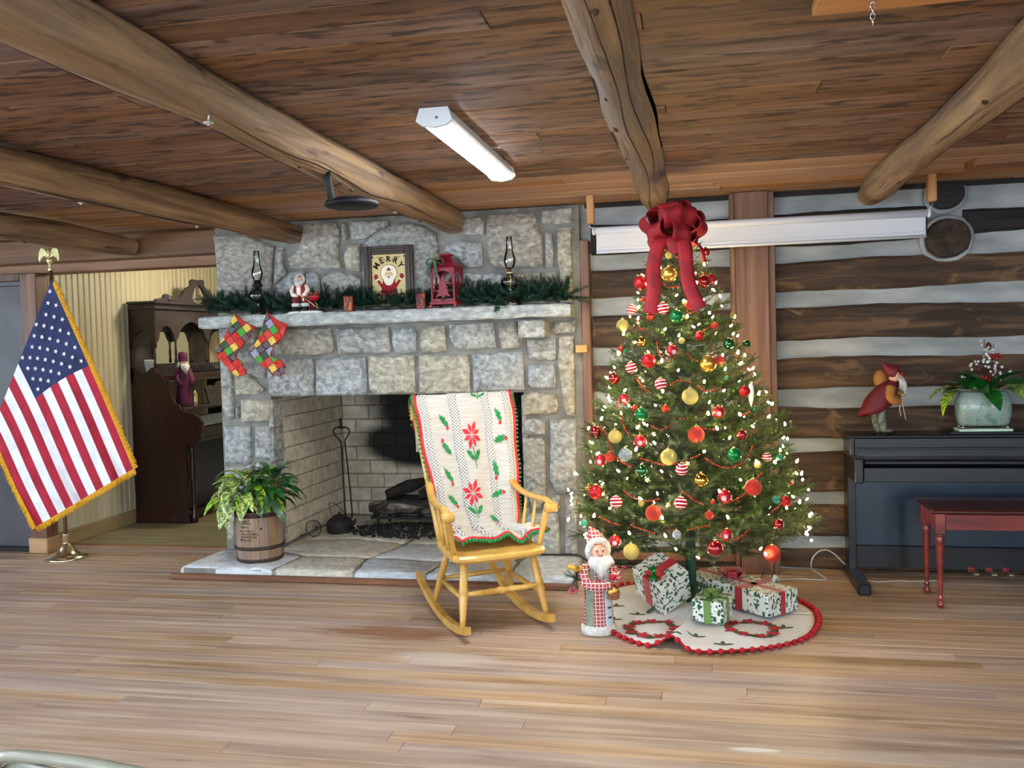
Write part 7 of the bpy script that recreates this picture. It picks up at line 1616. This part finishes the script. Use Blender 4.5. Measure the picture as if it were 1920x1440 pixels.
# ================================================================ CEILING ODDMENTS
m_disc = mat('galvanised_disc', 'b9bcbc', rough=.35, metal=.6)
for px, py, k, r, lab in ((391, 232, 1, .016, 'galvanised disc screwed under the picture beam, nearest the photographer'), (614, 333, 1, .015, 'galvanised disc under the picture beam above the black dish'), (741, 399, 1, .012, 'galvanised disc under the picture beam close to the chimney'),
                          (152, 382, 2, .013, 'galvanised disc under the lamp-side beam, far from the chimney'), (370, 426, 2, .012, 'galvanised disc under the lamp-side beam, close to the chimney'), (188, 478, 0, .011, 'galvanised disc under the beam over the flag eagle')):
    zz = 2.21; rb = .092 if k else .08
    for _ in range(4):
        q = ZP(px, py, zz); bx_ = beam_x(k, q.y); dx = max(-rb*.7, min(rb*.7, q.x-bx_)); zz = B[k][0].location.z-math.sqrt(rb*rb-dx*dx)-.004
    t = thing('beam_disc', lab, 'hook', (bx_+dx, q.y, zz))
    MB().lathe([(r, 0), (r*1.05, .003), (r*.9, .006)], n=14).tube([(0, 0, .004), (0, 0, .06)], .003, 5).build('disc', m_disc, t); MB().tube([(0, 0, .001), (.0, 0, -.006)], .004, 6).build('screw_head', m_steel, t)
q0 = ZP(614, 338, 2.21); q1 = ZP(622, 374, 2.10); q1 = YP(622, 374, q0.y); dcn = YP(660, 383, q0.y+.10)
di = thing('black_dish', 'black metal dish on an iron arm hanging from the picture beam', 'ceiling dish', (q0.x, q0.y, q0.z))
MB().tube([(0, 0, .05), (0, 0, 0), (q1.x-q0.x, 0, q1.z-q0.z), ((q1.x+dcn.x)/2-q0.x, .03, dcn.z-q0.z+.01)], .017, 8, flat=.5).build('arm', m_black, di)
MB().lathe([(.11, -.012), (.118, -.004), (.112, .012), (.09, .022), (.03, .028), (.002, .028)], (dcn.x-q0.x, dcn.y-q0.y, dcn.z-q0.z), 26).build('dish', mat('gloss_black', '0b0c10', rough=.55, spec=.25), di)
hb = thing('hanging_board', 'varnished pine board fixed to the ceiling with a dangling chain', 'board', (.85, 2.36, CEIL-.05))
MB().bbox((0, 0, .02), (1.05, .34, .028), .004).build('board', mat('varnished_pine', [(.3, 'a86a34'), (.7, 'c98c50')], (2, 14, 14), 5, .4), hb)
for x in (-.4, .4): MB().bbox((x, 0, .041), (.05, .3, .014), .002).build('batten', m_pine, hb)
q = ZP(1636, 15, 2.34)-Vector(hb.location)
for k in range(4): MB().tube([(q.x+.006*cos(a), q.y+(.006*cos(a) if k % 2 else 0), -.003-.014*k+.009*sin(a)) for a in [2*pi*i/10 for i in range(10)]] if k % 2 == 0 else [(q.x, q.y+.006*cos(a), -.003-.014*k+.009*sin(a)) for a in [2*pi*i/10 for i in range(10)]], .0016, 5, closed=True).build('chain_link', m_steel, hb)
wb_ = thing('wood_light_bar', 'brown wooden light bar on the ceiling past the screen end', 'light', (1.95, 5.15, CEIL)); MB().prism([(-.09, 0), (-.075, -.035), (-.03, -.05), (.03, -.05), (.075, -.035), (.09, 0)], -.49, .49, 'x').build('bar', m_trimx, wb_)
for s_ in (-1, 1): MB().prism([(-.095, 0), (-.08, -.038), (-.03, -.054), (.03, -.054), (.08, -.038), (.095, 0)], s_*.49-.008, s_*.49+.008, 'x').build('bar_end', m_trimx, wb_)

# ================================================================ FOLDING CHAIR at the picture edge
m_fold = mat('beige_enamel', [(.4, '77766a'), (.6, '838276')], 6, 3, .4, coat=.2)
q = ZP(160, 1420, .78); fc = thing('folding_chair', 'beige metal folding chair facing the hearth beside the photographer', 'chair', (q.x, q.y-.02, 0), radians(-6))
hw = .215
fr = cr([(-hw, -.34, .012), (-hw, -.12, .40), (-hw, .0-.03, .66), (-hw+.01, 0-.01, .735), (-hw+.05, 0, .772), (-hw+.12, .003, .78), (0, .004, .783), (hw-.12, .003, .78), (hw-.05, 0, .772), (hw-.01, -.01, .735), (hw, -.03, .66), (hw, -.12, .40), (hw, -.34, .012)], 6)
# the frame slopes: feet forward (towards the hearth is +y), back leans to the camera
fr = [Vector((v.x, -v.y, v.z)) for v in fr]; MB().tube(fr, .011, 9).build('frame', m_fold, fc)
MB().grid(lambda u, v: (((u-.5)*2)*(hw-.012), (.02 if True else 0)-.030*(1-((u-.5)*2)**2)-.05*(1-v)*-1, .58+.185*v-(.03*abs((u-.5)*2)**6 if v > .8 else 0)), 16, 8).build('backrest', m_fold, fc).modifiers.new('thickness', 'SOLIDIFY').thickness = .006
MB().bbox((0, .24, .435), (.39, .38, .022), .010).build('seat', m_fold, fc)
MB().tube(cr([(-hw+.018, -.10, .012), (-hw+.018, .10, .30), (-hw+.018, .30, .42)], 4), .010, 8).build('rear_leg', m_fold, fc); MB().tube(cr([(hw-.018, -.10, .012), (hw-.018, .10, .30), (hw-.018, .30, .42)], 4), .010, 8).build('rear_leg', m_fold, fc); MB().tube([(-hw+.018, -.06, .06), (hw-.018, -.06, .06)], .008, 7).build('cross_bar', m_fold, fc)
